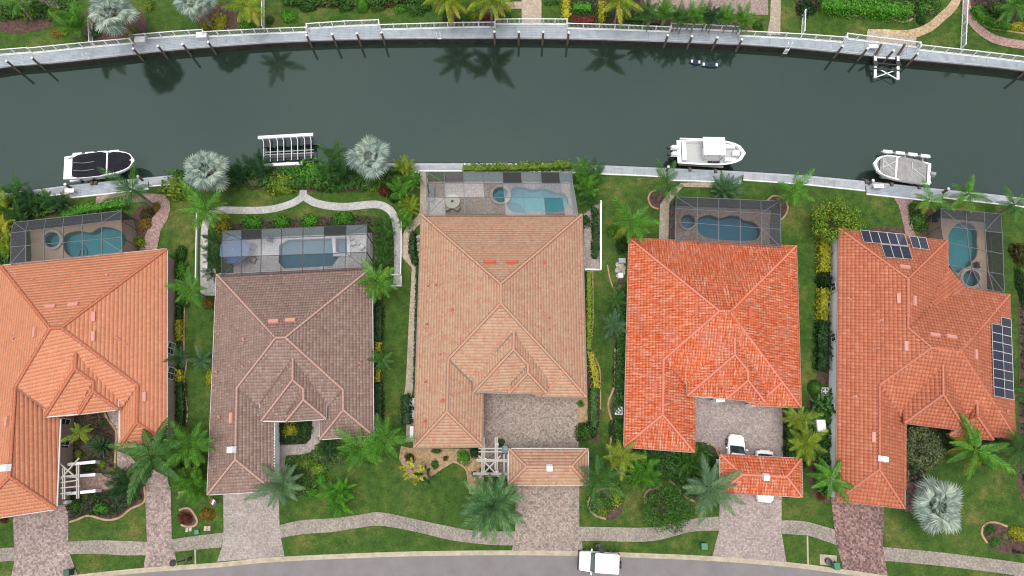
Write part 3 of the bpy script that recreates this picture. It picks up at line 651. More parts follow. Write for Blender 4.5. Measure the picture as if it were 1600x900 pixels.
def caps(mb, a, b, w=.26, h=.13, l=.42):
    d = (b-a); L = d.length
    if L < .2: return
    d.normalize(); side = d.cross(Vector((0, 0, 1))).normalized(); up = side.cross(d).normalized(); n = max(1, round(L/l))
    if d.z < 0: a, b = b, a; d = -d
    for k in range(n):
        p0 = a+d*(L*k/n-.02); p1 = a+d*(L*(k+1)/n+.02); vs = []
        for p, s, lift in ((p0, 1.08, .05), (p1, .92, .02)):
            for t in (-1, -.6, 0, .6, 1):
                vs.append(p+side*(t*w/2*s)+up*(h*(1-abs(t)**2)*s+lift-.03))
        fs = [(j, j+5, j+6, j+1) for j in range(4)]+[(0, 1, 2, 3, 4), (9, 8, 7, 6, 5)]; mb.add(vs, fs)
def house(name, label, spec):
    ze = spec.get('ze', 3.0); V = spec['V']; PL = spec['planes']; pos = {}; planes = {}
    def plane(k):
        if k in planes: return planes[k]
        s = PL[k]
        if s[0] == 'e':
            a, b = P(s[1]), P(s[2]); d = (b-a); d.z = 0; d.normalize(); nn = Vector((d.y*SL, -d.x*SL, 1)).normalized(); r_ = (a, nn)
        else:
            a, b, c = P(s[1]), P(s[2]), P(s[3]); nn = (b-a).cross(c-a).normalized(); nn = nn if nn.z > 0 else -nn; r_ = (a, nn)
        planes[k] = r_; return r_
    def P(k):
        if k in pos: return pos[k]
        x, y, s = V[k]
        if isinstance(s, (int, float)): p = at(x, y, s)
        elif s in PL:
            o, n = plane(s); d = ray(x, y); c = Vector((0, 0, CAM_H)); t = (o-c).dot(n)/d.dot(n); p = c+d*t
        else: p = at(x, y, P(s).z)
        pos[k] = p; return p
    for k in V: P(k)
    base = sum((P(k) for k in V), Vector())/len(V); base.z = 0
    T = tag(empty(name, base), label, spec.get('cat', 'house'))
    FP = []; FN = []
    for i, f in enumerate(spec['facets']):
        s = spec.get('fp', {}).get(i)
        if s is None:
            A = [P(k) for k in f]; c = sum(A, Vector())/len(A)
            if len(A) == 3: nn = (A[1]-A[0]).cross(A[2]-A[0])
            else:
                m_ = np.array([list(p-c) for p in A]); nn = Vector(np.linalg.svd(m_)[2][2])
            o_ = c
        elif isinstance(s, str): o_, nn = plane(s)
        else: a_, b_, c_ = [P(k) for k in s]; o_ = a_; nn = (b_-a_).cross(c_-a_)
        nn = nn.normalized(); nn = nn if nn.z > 0 else -nn; cc = Vector((0, 0, CAM_H))
        FN.append(nn); FP.append([cc+ray(*V[k][:2])*((o_-cc).dot(nn)/ray(*V[k][:2]).dot(nn)) for k in f])
    rf = MB()
    for q in FP: rf.poly([p-Vector((0, 0, .03)) for p in q])
    # roof deck with underside
    low = MB(); low.add(rf.v, rf.f)
    low.add([(x, y, z-.16) for x, y, z in rf.v], [f[::-1] for f in rf.f])
    roof = low.build('roof', spec['under'], T)
    Vs, Fs, o0 = [], [], 0; MI = []
    for fi_, f in enumerate(FP):
        v, F, N = tiles(f, spec['style'], spec.get('tw', .33), spec.get('tl', .36), base)
        if N:
            Vs.append(v); Fs.append(F+o0); o0 += len(v)
            nn_ = FN[fi_]; MI.append(np.full(len(F), 0 if abs(nn_.x) > abs(nn_.y) else 1, dtype=np.int32))
    tl = link('roof_tiles', np_mesh('roof_tiles', np.concatenate(Vs), np.concatenate(Fs), spec['tile']), roof); tl['kind'] = 'stuff'
    if 'tile2' in spec: tl.data.materials.append(spec['tile2']); tl.data.polygons.foreach_set('material_index', np.concatenate(MI))
    E = {}
    for fi, f in enumerate(spec['facets']):
        for i in range(len(f)): E.setdefault(frozenset((f[i-1], f[i])), []).append(fi)
    cp = MB(); cen = [sum((P(k) for k in f), Vector())/len(f) for f in spec['facets']]
    for e, fl in E.items():
        a, b = [P(k) for k in e]
        if len(fl) == 2:
            f = spec['facets'][fl[0]]; nn = (P(f[1])-P(f[0])).cross(P(f[2])-P(f[0])).normalized(); nn = nn if nn.z > 0 else -nn
            if (cen[fl[1]]-a).dot(nn) < -.02: caps(cp, a, b)
        else:
            za = min(a.z, b.z)
            if abs(a.z-b.z) < .12 and (abs(a.z-ze) < .12 or abs(a.z-spec.get('ze2', 3.7)) < .12) and (a-b).length > .6 and e not in spec.get('nogut', ()):
                g = MB(); dd = Vector((0, 0, -.06)); d = (b-a).normalized(); side = d.cross(Vector((0, 0, 1)))
                if (cen[fl[0]]-a).dot(side) > 0: side = -side
                g.beam(a+dd+side*.05, b+dd+side*.05, .12, .13); g.build('gutter', spec['gutter'], T)
    for a, b in spec.get('ridges', ()): caps(cp, P(a), P(b))
    c_ = cp.build('ridge_caps', spec['cap'], roof, kind='stuff')
    shade = MB()  # dark strip beneath the ridge caps, standing in for their shadow lines
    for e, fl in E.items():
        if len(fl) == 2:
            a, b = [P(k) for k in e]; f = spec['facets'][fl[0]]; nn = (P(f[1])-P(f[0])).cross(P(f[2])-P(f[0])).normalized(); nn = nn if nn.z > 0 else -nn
            if (cen[fl[1]]-a).dot(nn) < -.02: shade.beam(a+Vector((0, 0, .0)), b+Vector((0, 0, .0)), .36, .08)
    if shade.v: shade.build('cap_shade_strip', spec['valley'], roof)
    vl = MB()
    for a, b in spec.get('valleys', ()): vl.beam(P(a)+Vector((0, 0, .03)), P(b)+Vector((0, 0, .03)), .16, .08)
    if vl.v: vl.build('valley_flashing', spec['valley'], roof)
    for wp, zt, ins in spec['walls']:
        pts = [(P(k) if isinstance(k, str) else at(k[0], k[1], zt)) for k in wp]; pts = shrink([(p.x, p.y) for p in pts], ins)
        w = MB(); w.prism(pts, -.1, zt-.1); w.build('wall', spec['wall'], T)
    def onroof(px, py):
        for fi_ in range(len(spec['facets'])-1, -1, -1):
            f = spec['facets'][fi_]; ff = [V[k][:2] for k in f]
            if inpoly(np.array([px*1.0]), np.array([py*1.0]), ff)[0]:
                A = FP[fi_]; n = FN[fi_]
                d = ray(px, py); c = Vector((0, 0, CAM_H)); return c+d*((A[0]-c).dot(n)/d.dot(n)), n
        return at(px, py, ze+1), Vector((0, 0, 1))
    for px, py, wd, dp, kind in spec.get('vents', ()):
        p, n = onroof(px, py); s = mpp(px, py, p.z); u = (Vector((0, 0, 1))-n*n.z); u = u.normalized() if u.length > .01 else Vector((0, 1, 0)); e = u.cross(n).normalized()
        if kind == 'box' or kind == 'white':
            a, b = wd*s/2, dp*s/2; m = MB(); vs = []
            if abs(e.x) < .7: a, b = b, a    # long side as in the photo
            for h, k in ((0.03, 1), (.24 if kind == 'box' else .55, .9)):
                for i, j in ((-1, -1), (1, -1), (1, 1), (-1, 1)): vs.append(p+e*i*a*k+u*j*b*k+n*h)
            m.add(vs, [(4, 5, 6, 7), (0, 1, 5, 4), (1, 2, 6, 5), (2, 3, 7, 6), (3, 0, 4, 7)])
            m.box((p+n*.03).to_tuple(), (.05, .05, .05)) if False else None
            m.build('roof_vent' if kind == 'box' else 'skylight', spec['vent'] if kind == 'box' else M['white'], T)
        else:
            m = MB(); r_ = wd*s/2; m.lathe(p.to_tuple(), [(r_*1.3, -.05), (r_*1.3, .05), (r_*.7, .08), (r_*.7, .3), (r_*.9, .32), (r_*.3, .42)], 10); m.build('vent_pipe', spec['vent'], T)
    for quad, nx, ny in spec.get('solar', ()):
        C4 = [onroof(*q)[0]+onroof(*q)[1]*.0 for q in quad]; n = (C4[1]-C4[0]).cross(C4[3]-C4[0]).normalized(); n = n if n.z > 0 else -n
        def bl(a, b): return C4[0].lerp(C4[1], a).lerp(C4[3].lerp(C4[2], a), b)+n*.2
        for i in range(nx):
            for j in range(ny):
                q = [bl((i+x)/nx, (j+y)/ny) for x, y in ((.012, .012), (.988, .012), (.988, .988), (.012, .988))]; cn = sum(q, Vector())/4
                m = MB(); qi = [p.lerp(cn, .06)+n*.004 for p in q]; m.poly(qi if (qi[1]-qi[0]).cross(qi[2]-qi[0]).dot(n) > 0 else qi[::-1]); pn = m.build('solar_panel', M['solar'], T)
                f = MB()
                for s in range(4): f.beam(q[s], q[(s+1) % 4], .035, .05)
                f.build('frame', M['offwhite'], pn)
                g = MB()
                for s in range(1, 6):
                    g.beam(qi[0].lerp(qi[1], s/6)+n*.003, qi[3].lerp(qi[2], s/6)+n*.003, .014, .006)
                for s in range(1, 3): g.beam(qi[0].lerp(qi[3], s/3)+n*.004, qi[1].lerp(qi[2], s/3)+n*.004, .014, .006)
                g.build('cell_lines', M['cell'], pn)
    for wx, wy, z0, z1, wlen, nrm in spec.get('windows', ()):
        # wx,wy: photo point of the wall face at ground level; nrm: outward normal
        p = at(wx, wy, (z0+z1)/2); n = Vector((nrm[0], nrm[1], 0)).normalized(); d = Vector((-n.y, n.x, 0)); h = z1-z0
        w = MB(); w.beam(p-d*wlen/2+n*.02, p+d*wlen/2+n*.02, .1, h+.16); wo_ = w.build('window', M['white'], T)
        g = MB()
        for s in (-1, 1):
            for t in (-1, 1):
                c = p+d*s*wlen*.235+Vector((0, 0, t*h*.24)); g.beam(c-d*wlen*.2+n*.04, c+d*wlen*.2+n*.04, .1, h*.42)
        g.build('pane', M['glass'], wo_)
    T['_'] = 0; del T['_']
    return T, P
def stops(cols): return [(i/(len(cols)-1), c) for i, c in enumerate(cols)]
M['solar'] = plain('solar_cells', C(52, 56, 74), .45, 0, .25); M['cell'] = plain('cell_lines', C(78, 84, 102), .5)
OR4 = [C(218, 96, 52, 1.08), C(226, 108, 62, 1.08), C(230, 116, 72, 1.08), C(234, 128, 86, 1.08)]
TT = {
 1: tile_mat('orange_tile', stops([C(218, 140, 104, 1.1), C(226, 150, 114, 1.1), C(222, 145, 108, 1.1), C(230, 156, 120, 1.1)]), (.94, 1.06)),
 2: tile_mat('brown_tile', stops([C(150, 120, 108), C(168, 140, 128), C(158, 130, 118), C(178, 152, 140)]), (.94, 1.06)),
 3: tile_mat('cream_pink_tile', stops([C(206, 146, 120), C(214, 164, 136), C(206, 166, 134), C(216, 178, 148), C(202, 154, 126)]), (.94, 1.05)),
 4: tile_mat('bright_orange_tile', stops(OR4), (.9, 1.1), .3, pale=(C(216, 152, 134), .52, .74), streak=C(244, 184, 158, 1.15), ss=1),
 14: tile_mat('bright_orange_tile_cross', stops(OR4), (.9, 1.1), .3, pale=(C(216, 152, 134), .52, .74), streak=C(244, 184, 158, 1.15), ss=-1),
 5: tile_mat('terracotta_tile', stops([C(204, 114, 82), C(212, 128, 94), C(208, 120, 88), C(220, 140, 108)]), (.92, 1.08)),
}
CAPM = {1: plain('orange_cap', C(222, 122, 82, 1.1)), 2: plain('rosy_cap', C(204, 160, 142, 1.15)), 3: plain('cream_cap', C(222, 162, 130, 1.1)), 4: plain('coral_cap', C(236, 140, 112, 1.2)), 5: plain('terracotta_cap', C(220, 128, 98, 1.15))}
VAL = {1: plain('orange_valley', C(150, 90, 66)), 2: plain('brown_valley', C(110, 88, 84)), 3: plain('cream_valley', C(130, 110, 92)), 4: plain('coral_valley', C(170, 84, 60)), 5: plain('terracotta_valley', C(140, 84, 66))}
a6 = Z(0, 480, 5.625)
H1 = dict(V={'NW': (1.2, 415.5, 3.0), 'NE': (260.3, 389.3, 3.0), 'SW': (-51, 816, 3.0), 'WE': (88, 795, 3.0), 'we': (94, 655, 3.0), 'ES': (187, 699, 3.0), 'SE': (260, 691.6, 3.0), 'en': (187, 640, 3.0),
  'aL': (78.2, 512.9, 'W'), 'aR': (96, 512, 'E'), 'r1': (24, 604.4, 'W'), 'r2': (15, 745, 'W'), 'h1': (215.1, 601.8, 'E'), 'h2': (214, 660, 'E'),
  'vl': (69, 637.5, 'S'), 't': (118.8, 551.1, 'S'), 'b': (117.3, 576, 't'), 'k': (145.8, 596.4, 'E2'), 'k2': (145.6, 611.5, 'k'), 'cL': (70, 651, 3.7), 'cM': (123.3, 646.7, 3.7), 'cR': (184.3, 639.3, 3.7), 'wl': (70, 624, 3.7), 'er': (185, 601, 3.7), 'pv': (124.2, 634.5, 3.75)},
 planes={'N': ('e', 'NE', 'NW'), 'W': ('e', 'NW', 'SW'), 'S': ('3', 'aL', 'r1', 'h1'), 'E': ('e', 'SE', 'NE'), 'E2': ('3', 'cR', 'er', 'b')},
 facets=[('NW', 'aL', 'aR', 'NE'), ('NW', 'SW', 'r2', 'r1', 'aL'), ('NE', 'aR', 'h1', 'h2', 'SE'), ('aL', 'r1', 'vl', 'en', 'h1', 'aR'), ('r1', 'r2', 'WE', 'we', 'vl'), ('r2', 'SW', 'WE'), ('h1', 'en', 'ES', 'h2'), ('h2', 'ES', 'SE'),
  ('t', 'wl', 'cL', 'b'), ('b', 'cL', 'cM', 'pv', 'k'), ('t', 'b', 'k', 'k2', 'cR', 'er'), ('k', 'pv', 'cM', 'k2'), ('k2', 'cM', 'cR')],
 valleys=[('r1', 'vl'), ('h1', 'en'), ('t', 'wl'), ('t', 'er'), ('k', 'pv')],
 walls=[(['NW', 'NE', 'SE', 'ES', 'en', (180, 630), (94, 640), 'WE', 'SW'], 3.0, .38), (['wl', 'cL', 'cM', 'cR', 'er'], 3.7, .45)],
 style='flat', tw=.30, tl=.38, fp={3: 'S', 4: ('r1', 'r2', 'WE'), 6: ('h1', 'h2', 'ES')}, tile=TT[1], cap=CAPM[1], valley=VAL[1], under=TT[1], wall=M['stucco_tan'], gutter=M['offwhite'], vent=M['vent_pink'],
 vents=[(79.5, 480, 17, 6, 'box'), (115, 477, 17, 6, 'box'), (55.7, 519.4, 5.5, 17, 'box'), (146, 495, 5.5, 17, 'box'), (145.5, 525.5, 5.5, 17, 'box'), (225, 620, 5.5, 17, 'box'), (12, 659, 5.5, 17, 'box'), (12.7, 731, 17, 11, 'white'),
  (169, 430, 5, 5, 'p'), (185.8, 529, 3.5, 3.5, 'p'), (197, 538.5, 3.5, 3.5, 'p'), (22, 530, 4, 4, 'p'), (54, 438, 3, 3, 'p')],
 windows=[(266.3, 544, .9, 2.3, 1.3, (1, -.1)), (266.3, 583, .9, 2.3, 1.3, (1, -.1)), (100, 663.5, .8, 2.3, 1.3, (1, -.1)), (99.5, 695.5, .8, 2.3, 1.3, (1, -.1))])
d5 = Z(320, 520, 5)
H2 = dict(V={'NW': (338.9, 429.2, 3.0), 'NE': (580.6, 418, 3.0), 'SW': (324.5, 772.3, 3.0), 'WE': (427, 766.5, 3.0), 'we': (428.5, 657, 3.0), 'ES': (500, 686, 3.0), 'SE': (583, 680, 3.0), 'en': (501, 647, 3.0),
  'aL': (430.6, 527.8, 'W'), 'aR': (445.8, 527.2, 'E'), 'r1': (370, 606, 'W'), 'r2': (367.5, 718, 'W'), 'h1': (536, 609, 'E'), 'h2': (536, 640.5, 'E'),
  'vl': (406, 638, 'S'), 't': (457.6, 560, 'S'), 'b': (457, 593.5, 't'), 'k': (474, 608.5, 'E2'), 'k2': (474, 624.5, 'k'), 'cL': (408, 657.4, 3.7), 'cM': (447, 658, 3.7), 'cR': (509, 654, 3.7), 'wl': (407, 630, 3.7), 'er': (510, 609, 3.7), 'pv': (446.5, 650, 3.75)},
 planes={'N': ('e', 'NE', 'NW'), 'W': ('e', 'NW', 'SW'), 'S': ('3', 'aL', 'r1', 'h1'), 'E': ('e', 'SE', 'NE'), 'E2': ('3', 'cR', 'er', 'b')},
 facets=[('NW', 'aL', 'aR', 'NE'), ('NW', 'SW', 'r2', 'r1', 'aL'), ('NE', 'aR', 'h1', 'h2', 'SE'), ('aL', 'r1', 'vl', 'en', 'h1', 'aR'), ('r1', 'r2', 'WE', 'we', 'vl'), ('r2', 'SW', 'WE'), ('h1', 'en', 'ES', 'h2'), ('h2', 'ES', 'SE'),
  ('t', 'wl', 'cL', 'b'), ('b', 'cL', 'cM', 'pv', 'k'), ('t', 'b', 'k', 'k2', 'cR', 'er'), ('k', 'pv', 'cM', 'k2'), ('k2', 'cM', 'cR')],
 valleys=[('r1', 'vl'), ('h1', 'en'), ('t', 'wl'), ('t', 'er'), ('k', 'pv')],
 walls=[(['NW', 'NE', 'SE', 'ES', (500, 648), (429, 650), 'WE', 'SW'], 3.0, .38), (['wl', 'cL', 'cM', 'cR', 'er'], 3.7, .45)],
 style='roman', tw=.30, tl=.34, fp={3: 'S', 4: ('r1', 'r2', 'WE'), 6: ('h1', 'h2', 'ES')}, tile=TT[2], cap=CAPM[2], valley=VAL[2], under=TT[2], wall=M['stucco_white'], gutter=M['offwhite'], vent=M['vent_palepink'] if 'vent_palepink' in M else M['vent_pink'],
 vents=[(427.8, 503, 17, 6, 'box'), (454, 501, 17, 6, 'box'), (362.4, 653, 6, 18, 'box'), (365, 702.7, 12, 10, 'white'), (381, 530, 4.5, 4.5, 'p'), (380, 573, 3.5, 3.5, 'p'), (339, 581, 3.5, 3.5, 'p'), (347, 495, 3, 3, 'p'), (562.5, 567.5, 3, 3, 'p'), (562.5, 574.5, 3, 3, 'p'), (343, 651, 4, 4, 'p')])
H3 = dict(V={'NW': (658.5, 335.4, 3.0), 'NE': (909, 335.4, 3.0), 'SW': (646.7, 698.5, 3.0), 'WE': (753.5, 697.7, 3.0), 'we': (754.4, 612, 3.0), 'ES': (847.5, 619.3, 3.0), 'SE': (916.2, 620, 3.0),
  'a1': (782.4, 443.4, 'W'), 'a2': (782.4, 474, 'W'), 'r1': (700.5, 561, 'W'), 'r2': (698.2, 643.3, 'W'), 'h1': (881, 579.5, 'E'),
  'vl': (738, 598.5, 'S'), 't': (802.9, 518.9, 'S'), 'b': (802.2, 545.6, 't'), 'k': (824.9, 570, 'E2'), 'k2': (824.9, 582.5, 'k'), 'cL': (740.5, 612, 3.7), 'cM': (795.6, 614.4, 3.7), 'cR': (854.3, 614, 3.7), 'wl': (738.9, 586, 3.7), 'er': (854.6, 573.5, 3.7), 'pv': (795.3, 601, 3.75)},
 planes={'N': ('e', 'NE', 'NW'), 'W': ('e', 'NW', 'SW'), 'S': ('3', 'a2', 'r1', 'h1'), 'E': ('e', 'SE', 'NE'), 'E2': ('3', 'cR', 'er', 'b')},
 facets=[('NW', 'a1', 'NE'), ('NW', 'SW', 'r2', 'r1', 'a2', 'a1'), ('NE', 'a1', 'a2', 'h1', 'SE'), ('a2', 'r1', 'vl', 'ES', 'h1'), ('r1', 'r2', 'WE', 'we', 'vl'), ('r2', 'SW', 'WE'), ('h1', 'ES', 'SE'),
  ('t', 'wl', 'cL', 'b'), ('b', 'cL', 'cM', 'pv', 'k'), ('t', 'b', 'k', 'k2', 'cR', 'er'), ('k', 'pv', 'cM', 'k2'), ('k2', 'cM', 'cR')],
 valleys=[('r1', 'vl'), ('t', 'wl'), ('t', 'er'), ('k', 'pv')], ridges=[('h1', 'ES')],
 walls=[(['NW', 'NE', 'SE', 'ES', (847, 606), (755, 602), 'WE', 'SW'], 3.0, .38), (['wl', 'cL', 'cM', 'cR', 'er'], 3.7, .45)],
 style='flat', tw=.27, tl=.32, fp={3: 'S', 4: ('r1', 'r2', 'WE')}, tile=TT[3], cap=CAPM[3], valley=VAL[3], under=TT[3], wall=M['stucco_grey'], gutter=plain('taupe_gutter', C(150, 140, 132)), vent=M['vent_red'],
 vents=[(764.7, 410, 18, 6, 'box'), (800.4, 410, 18, 6, 'box'), (850, 410.5, 5.5, 5.5, 'p'), (706.8, 485, 5.5, 5.5, 'p'), (691.6, 627, 6, 6, 'p'), (664.4, 659, 5, 5, 'p'), (669, 447.6, 3, 3, 'p'), (682, 446, 2.5, 2.5, 'p'), (858.6, 497.5, 3.5, 3.5, 'p'), (858.6, 515, 3.5, 3.5, 'p'), (667.5, 507, 3, 3, 'p'), (688.4, 554.5, 3, 3, 'p'), (665, 597, 3, 3, 'p')])
H4 = dict(V={'NW': (983.4, 372.4, 3.0), 'NE': (1243.7, 384.9, 3.0), 'SW': (975.5, 698, 3.0), 'WE': (1084.5, 706, 3.0), 'we': (1085.8, 619, 3.0), 'ES': (1182, 633, 3.0), 'SE': (1251.3, 636.3, 3.0),
  'aL': (1124, 486, 'W'), 'aR': (1141, 486.9, 'E'), 'r1': (1036.7, 562.2, 'W'), 'r2': (1035.6, 647.8, 'W'), 'h1': (1222.2, 596.9, 'E'),
  'vl': (1072, 601, 'S'), 't': (1147.8, 528.9, 'S'), 'b': (1148.4, 554.4, 't'), 'k': (1168.4, 578.9, 'E2'), 'k2': (1168.9, 594.4, 'k'), 'cL': (1074.4, 618, 3.7), 'cM': (1135.6, 622.5, 3.7), 'cR': (1194.4, 627, 3.7), 'wl': (1073.8, 591, 3.7), 'er': (1196.7, 584, 3.7), 'pv': (1133.5, 610, 3.75)},
 planes={'N': ('e', 'NE', 'NW'), 'W': ('e', 'NW', 'SW'), 'S': ('3', 'aL', 'r1', 'h1'), 'E': ('e', 'SE', 'NE'), 'E2': ('3', 'cR', 'er', 'b')},
 facets=[('NW', 'aL', 'aR', 'NE'), ('NW', 'SW', 'r2', 'r1', 'aL'), ('NE', 'aR', 'h1', 'SE'), ('aL', 'r1', 'vl', 'ES', 'h1', 'aR'), ('r1', 'r2', 'WE', 'we', 'vl'), ('r2', 'SW', 'WE'), ('h1', 'ES', 'SE'),
  ('t', 'wl', 'cL', 'b'), ('b', 'cL', 'cM', 'pv', 'k'), ('t', 'b', 'k', 'k2', 'cR', 'er'), ('k', 'pv', 'cM', 'k2'), ('k2', 'cM', 'cR')],
 valleys=[('r1', 'vl'), ('t', 'wl'), ('t', 'er'), ('k', 'pv')], ridges=[('h1', 'ES')],
 walls=[(['NW', 'NE', 'SE', 'ES', (1182, 622), (1087, 610), 'WE', 'SW'], 3.0, .38), (['wl', 'cL', 'cM', 'cR', 'er'], 3.7, .45)],
 style='barrel', tw=.29, tl=.34, fp={3: 'S', 4: ('r1', 'r2', 'WE')}, tile=TT[4], tile2=TT[14], cap=CAPM[4], valley=VAL[4], under=TT[4], wall=M['stucco_white'], gutter=plain('cream_gutter', C(206, 180, 160)), vent=M['vent_orange'],
 vents=[(1088.8, 486, 6, 18, 'box'), (1148.8, 452.4, 18, 6, 'box'), (1111.5, 452, 18, 6, 'box'), (1170, 490, 6, 18, 'box'), (1025.6, 605.6, 6, 18, 'box'), (999, 655.6, 5, 5, 'p'), (1020.7, 445.5, 3, 3, 'p'), (1031, 584, 3.5, 3.5, 'p'), (1022.5, 498, 4, 4, 'p'), (998, 600, 4, 4, 'p'), (1023.6, 561, 3.5, 3.5, 'p'), (1222, 532, 3.5, 3.5, 'p')])
z6 = Z(1290, 350, 4.5); z7 = Z(1290, 520, 4.5)
H5 = dict(V={'NW': (1311, 357, 3.0), 'NE': (1479, 376.7, 3.0), 'ee': (1481, 417.5, 3.0), 'ed': (1508.3, 450, 3.0), 'N2': (1577, 461, 3.0), 'SE': (1586, 683.5, 3.0), 'SS': (1551, 681, 3.0), 'SW': (1307.5, 781.7, 3.0), 'WE': (1413.3, 794, 3.0), 'we': (1415, 655, 3.0),
  'aN': (1418.9, 435.6, 'W'), 'k1': (1418.9, 512.2, 'W'), 'v1': (1452, 481, 'D2'), 'v2': (1472, 472, 'D2'), 'm1': (1455.6, 543.3, 'W'), 'm2': (1502, 548.9, 'E'), 'r1': (1374.4, 601, 'W'), 'r2': (1374.3, 733.3, 'W'),
  'vl': (1405.6, 650, 'S'), 't': (1473.3, 570, 'S'), 'b': (1474, 616.7, 't'), 'cL': (1413.8, 660.5, 3.7), 'cR': (1510, 672.5, 3.7), 'wl': (1411.3, 613, 3.7), 'er': (1510, 637.8, 3.7),
  'pt': (1527.3, 628.9, 'S'), 'pb': (1527.3, 651, 'pt'), 'pL': (1484.4, 680, 3.1), 'pR': (1551.5, 686.8, 3.1), 'pw': (1500, 655, 3.1), 'pe': (1552, 664, 3.1)},
 planes={'N': ('e', 'NE', 'NW'), 'W': ('e', 'NW', 'SW'), 'S': ('3', 'm1', 'r1', 'SE'), 'E': ('e', 'SE', 'N2'), 'D2': ('3', 'k1', 'm1', 'N2')},
 facets=[('NW', 'aN', 'NE'), ('NW', 'SW', 'r2', 'r1', 'm1', 'k1', 'aN'), ('NE', 'aN', 'k1', 'v1', 'ee'), ('ee', 'v1', 'v2', 'ed'), ('ed', 'v2', 'v1', 'k1', 'm1', 'm2', 'N2'), ('N2', 'm2', 'SE'), ('m1', 'r1', 'vl', 'SS', 'SE', 'm2'), ('r1', 'r2', 'WE', 'we', 'vl'), ('r2', 'SW', 'WE'),
  ('t', 'wl', 'cL', 'b'), ('b', 'cL', 'cR'), ('t', 'b', 'cR', 'er'), ('pt', 'pw', 'pL', 'pb'), ('pb', 'pL', 'pR'), ('pt', 'pb', 'pR', 'pe')],
 valleys=[('r1', 'vl'), ('t', 'wl'), ('t', 'er'), ('pt', 'pe')],
 walls=[(['NW', 'NE', 'ee', 'ed', 'N2', 'SE', (1551, 674), (1416, 650), 'WE', 'SW'], 3.0, .38), (['wl', 'cL', 'cR', 'er'], 3.7, .45)],
 style='barrel', tw=.36, tl=.40, fp={6: 'S', 7: ('r1', 'r2', 'WE'), 4: 'D2', 2: ('NE', 'aN', 'k1')}, tile=TT[5], cap=CAPM[5], valley=VAL[5], under=TT[5], wall=M['stucco_white'], gutter=plain('terracotta_gutter', C(196, 150, 130)), vent=M['vent_pink'],
 vents=[(1413, 418, 17, 6, 'box'), (1404.4, 466.7, 6, 17, 'box'), (1427.3, 470, 6, 17, 'box'), (1416, 541, 6, 17, 'box'), (1460, 524, 17, 6, 'box'), (1486, 527, 17, 6, 'box'), (1523, 553.8, 6, 17, 'box'), (1365.6, 683, 6, 17, 'box'), (1376.7, 717, 14, 9, 'white'), (1377, 501, 4.5, 4.5, 'p'), (1335.6, 619.5, 4.5, 4.5, 'p'), (1365.5, 546, 3, 3, 'p'), (1330, 467, 3, 3, 'p'), (1327, 563, 3, 3, 'p'), (1572, 642, 4, 4, 'p'), (1418.5, 384, 3, 3, 'p')],
 solar=[([z6(240, 50), z6(550, 80), z6(577, 163), z6(265, 136)], 5, 1), ([z6(385, 150), z6(578, 166), z6(605, 258), z6(412, 242)], 3, 1), ([z6(580, 85), z6(698, 97), z6(722, 182), z6(605, 168)], 2, 1),
  ([(1546.5, 505.6), (1562.9, 509), (1567.3, 622), (1550, 618.9)], 1, 8), ([(1563.5, 496), (1579.3, 499.6), (1584, 625.4), (1568, 622.2)], 1, 9)],
 windows=[(1303.2, 448, 1.2, 2.1, .9, (-1, 0)), (1303, 527, 1.2, 2.1, .9, (-1, 0)), (1302, 636, 1.5, 2.2, .7, (-1, 0))])
house('tile_roof_house', 'left house with soft orange tile roof and tan walls, cut by the photo edge', H1)
house('tile_roof_house', 'house with brown-mauve tile roof beside the grey screened pool with octagonal ends', H2)
house('tile_roof_house', 'big house with mottled cream and pink tile roof in the middle', H3)
house('tile_roof_house', 'house with shiny bright orange tile roof with pale streaks', H4)
house('tile_roof_house', 'right house with terracotta barrel tiles and solar panels', H5)
def porte(label, c, rr, num, sky):
    V = {'NW': c[0]+(3.3,), 'NE': c[1]+(3.3,), 'SE': c[2]+(3.3,), 'SW': c[3]+(3.3,), 'a': rr[0]+('W',), 'b': rr[1]+('E',)}
    S = dict(V=V, ze=3.3, planes={'W': ('e', 'NW', 'SW'), 'E': ('e', 'SE', 'NE')}, facets=[('NW', 'a', 'b', 'NE'), ('NW', 'SW', 'a'), ('SW', 'SE', 'b', 'a'), ('NE', 'b', 'SE')],
     walls=[], style=[None, None, None, 'flat', 'barrel'][num], tw=.29, tl=.34, tile=TT[num], tile2=TT[14 if num == 4 else num], cap=CAPM[num], valley=VAL[num], under=TT[num], wall=M['stucco_white'], gutter=M['offwhite'], vent=M['vent_pink'], vents=[(sky[0], sky[1], 10, 9, 'white')], cat='carport')
    T, P = house('porte_cochere', label, S)
    for k, (sx, sy) in (('NW', (1, -1)), ('NE', (-1, -1)), ('SE', (-1, 1)), ('SW', (1, 1))):
        p = P(k); m = MB(); m.box((p.x+sx*.75, p.y+sy*.75, 1.55), (.6, .6, 3.3)); m.box((p.x+sx*.75, p.y+sy*.75, .2), (.75, .75, .5)); m.build('pillar', M['stucco_white'], T)
porte('cream tiled carport roof over the grey driveway of the cream house', [(796, 701.7), (918.3, 701.7), (919, 757), (795, 757)], [(822.7, 729.3), (893.3, 728.5)], 3, (858.3, 729.3))
porte('bright orange tiled carport roof over the white cars', [(1126, 710.7), (1251.7, 717.3), (1253, 776), (1126, 768)], [(1160, 741.7), (1229.3, 745)], 4, (1195.7, 743.7))
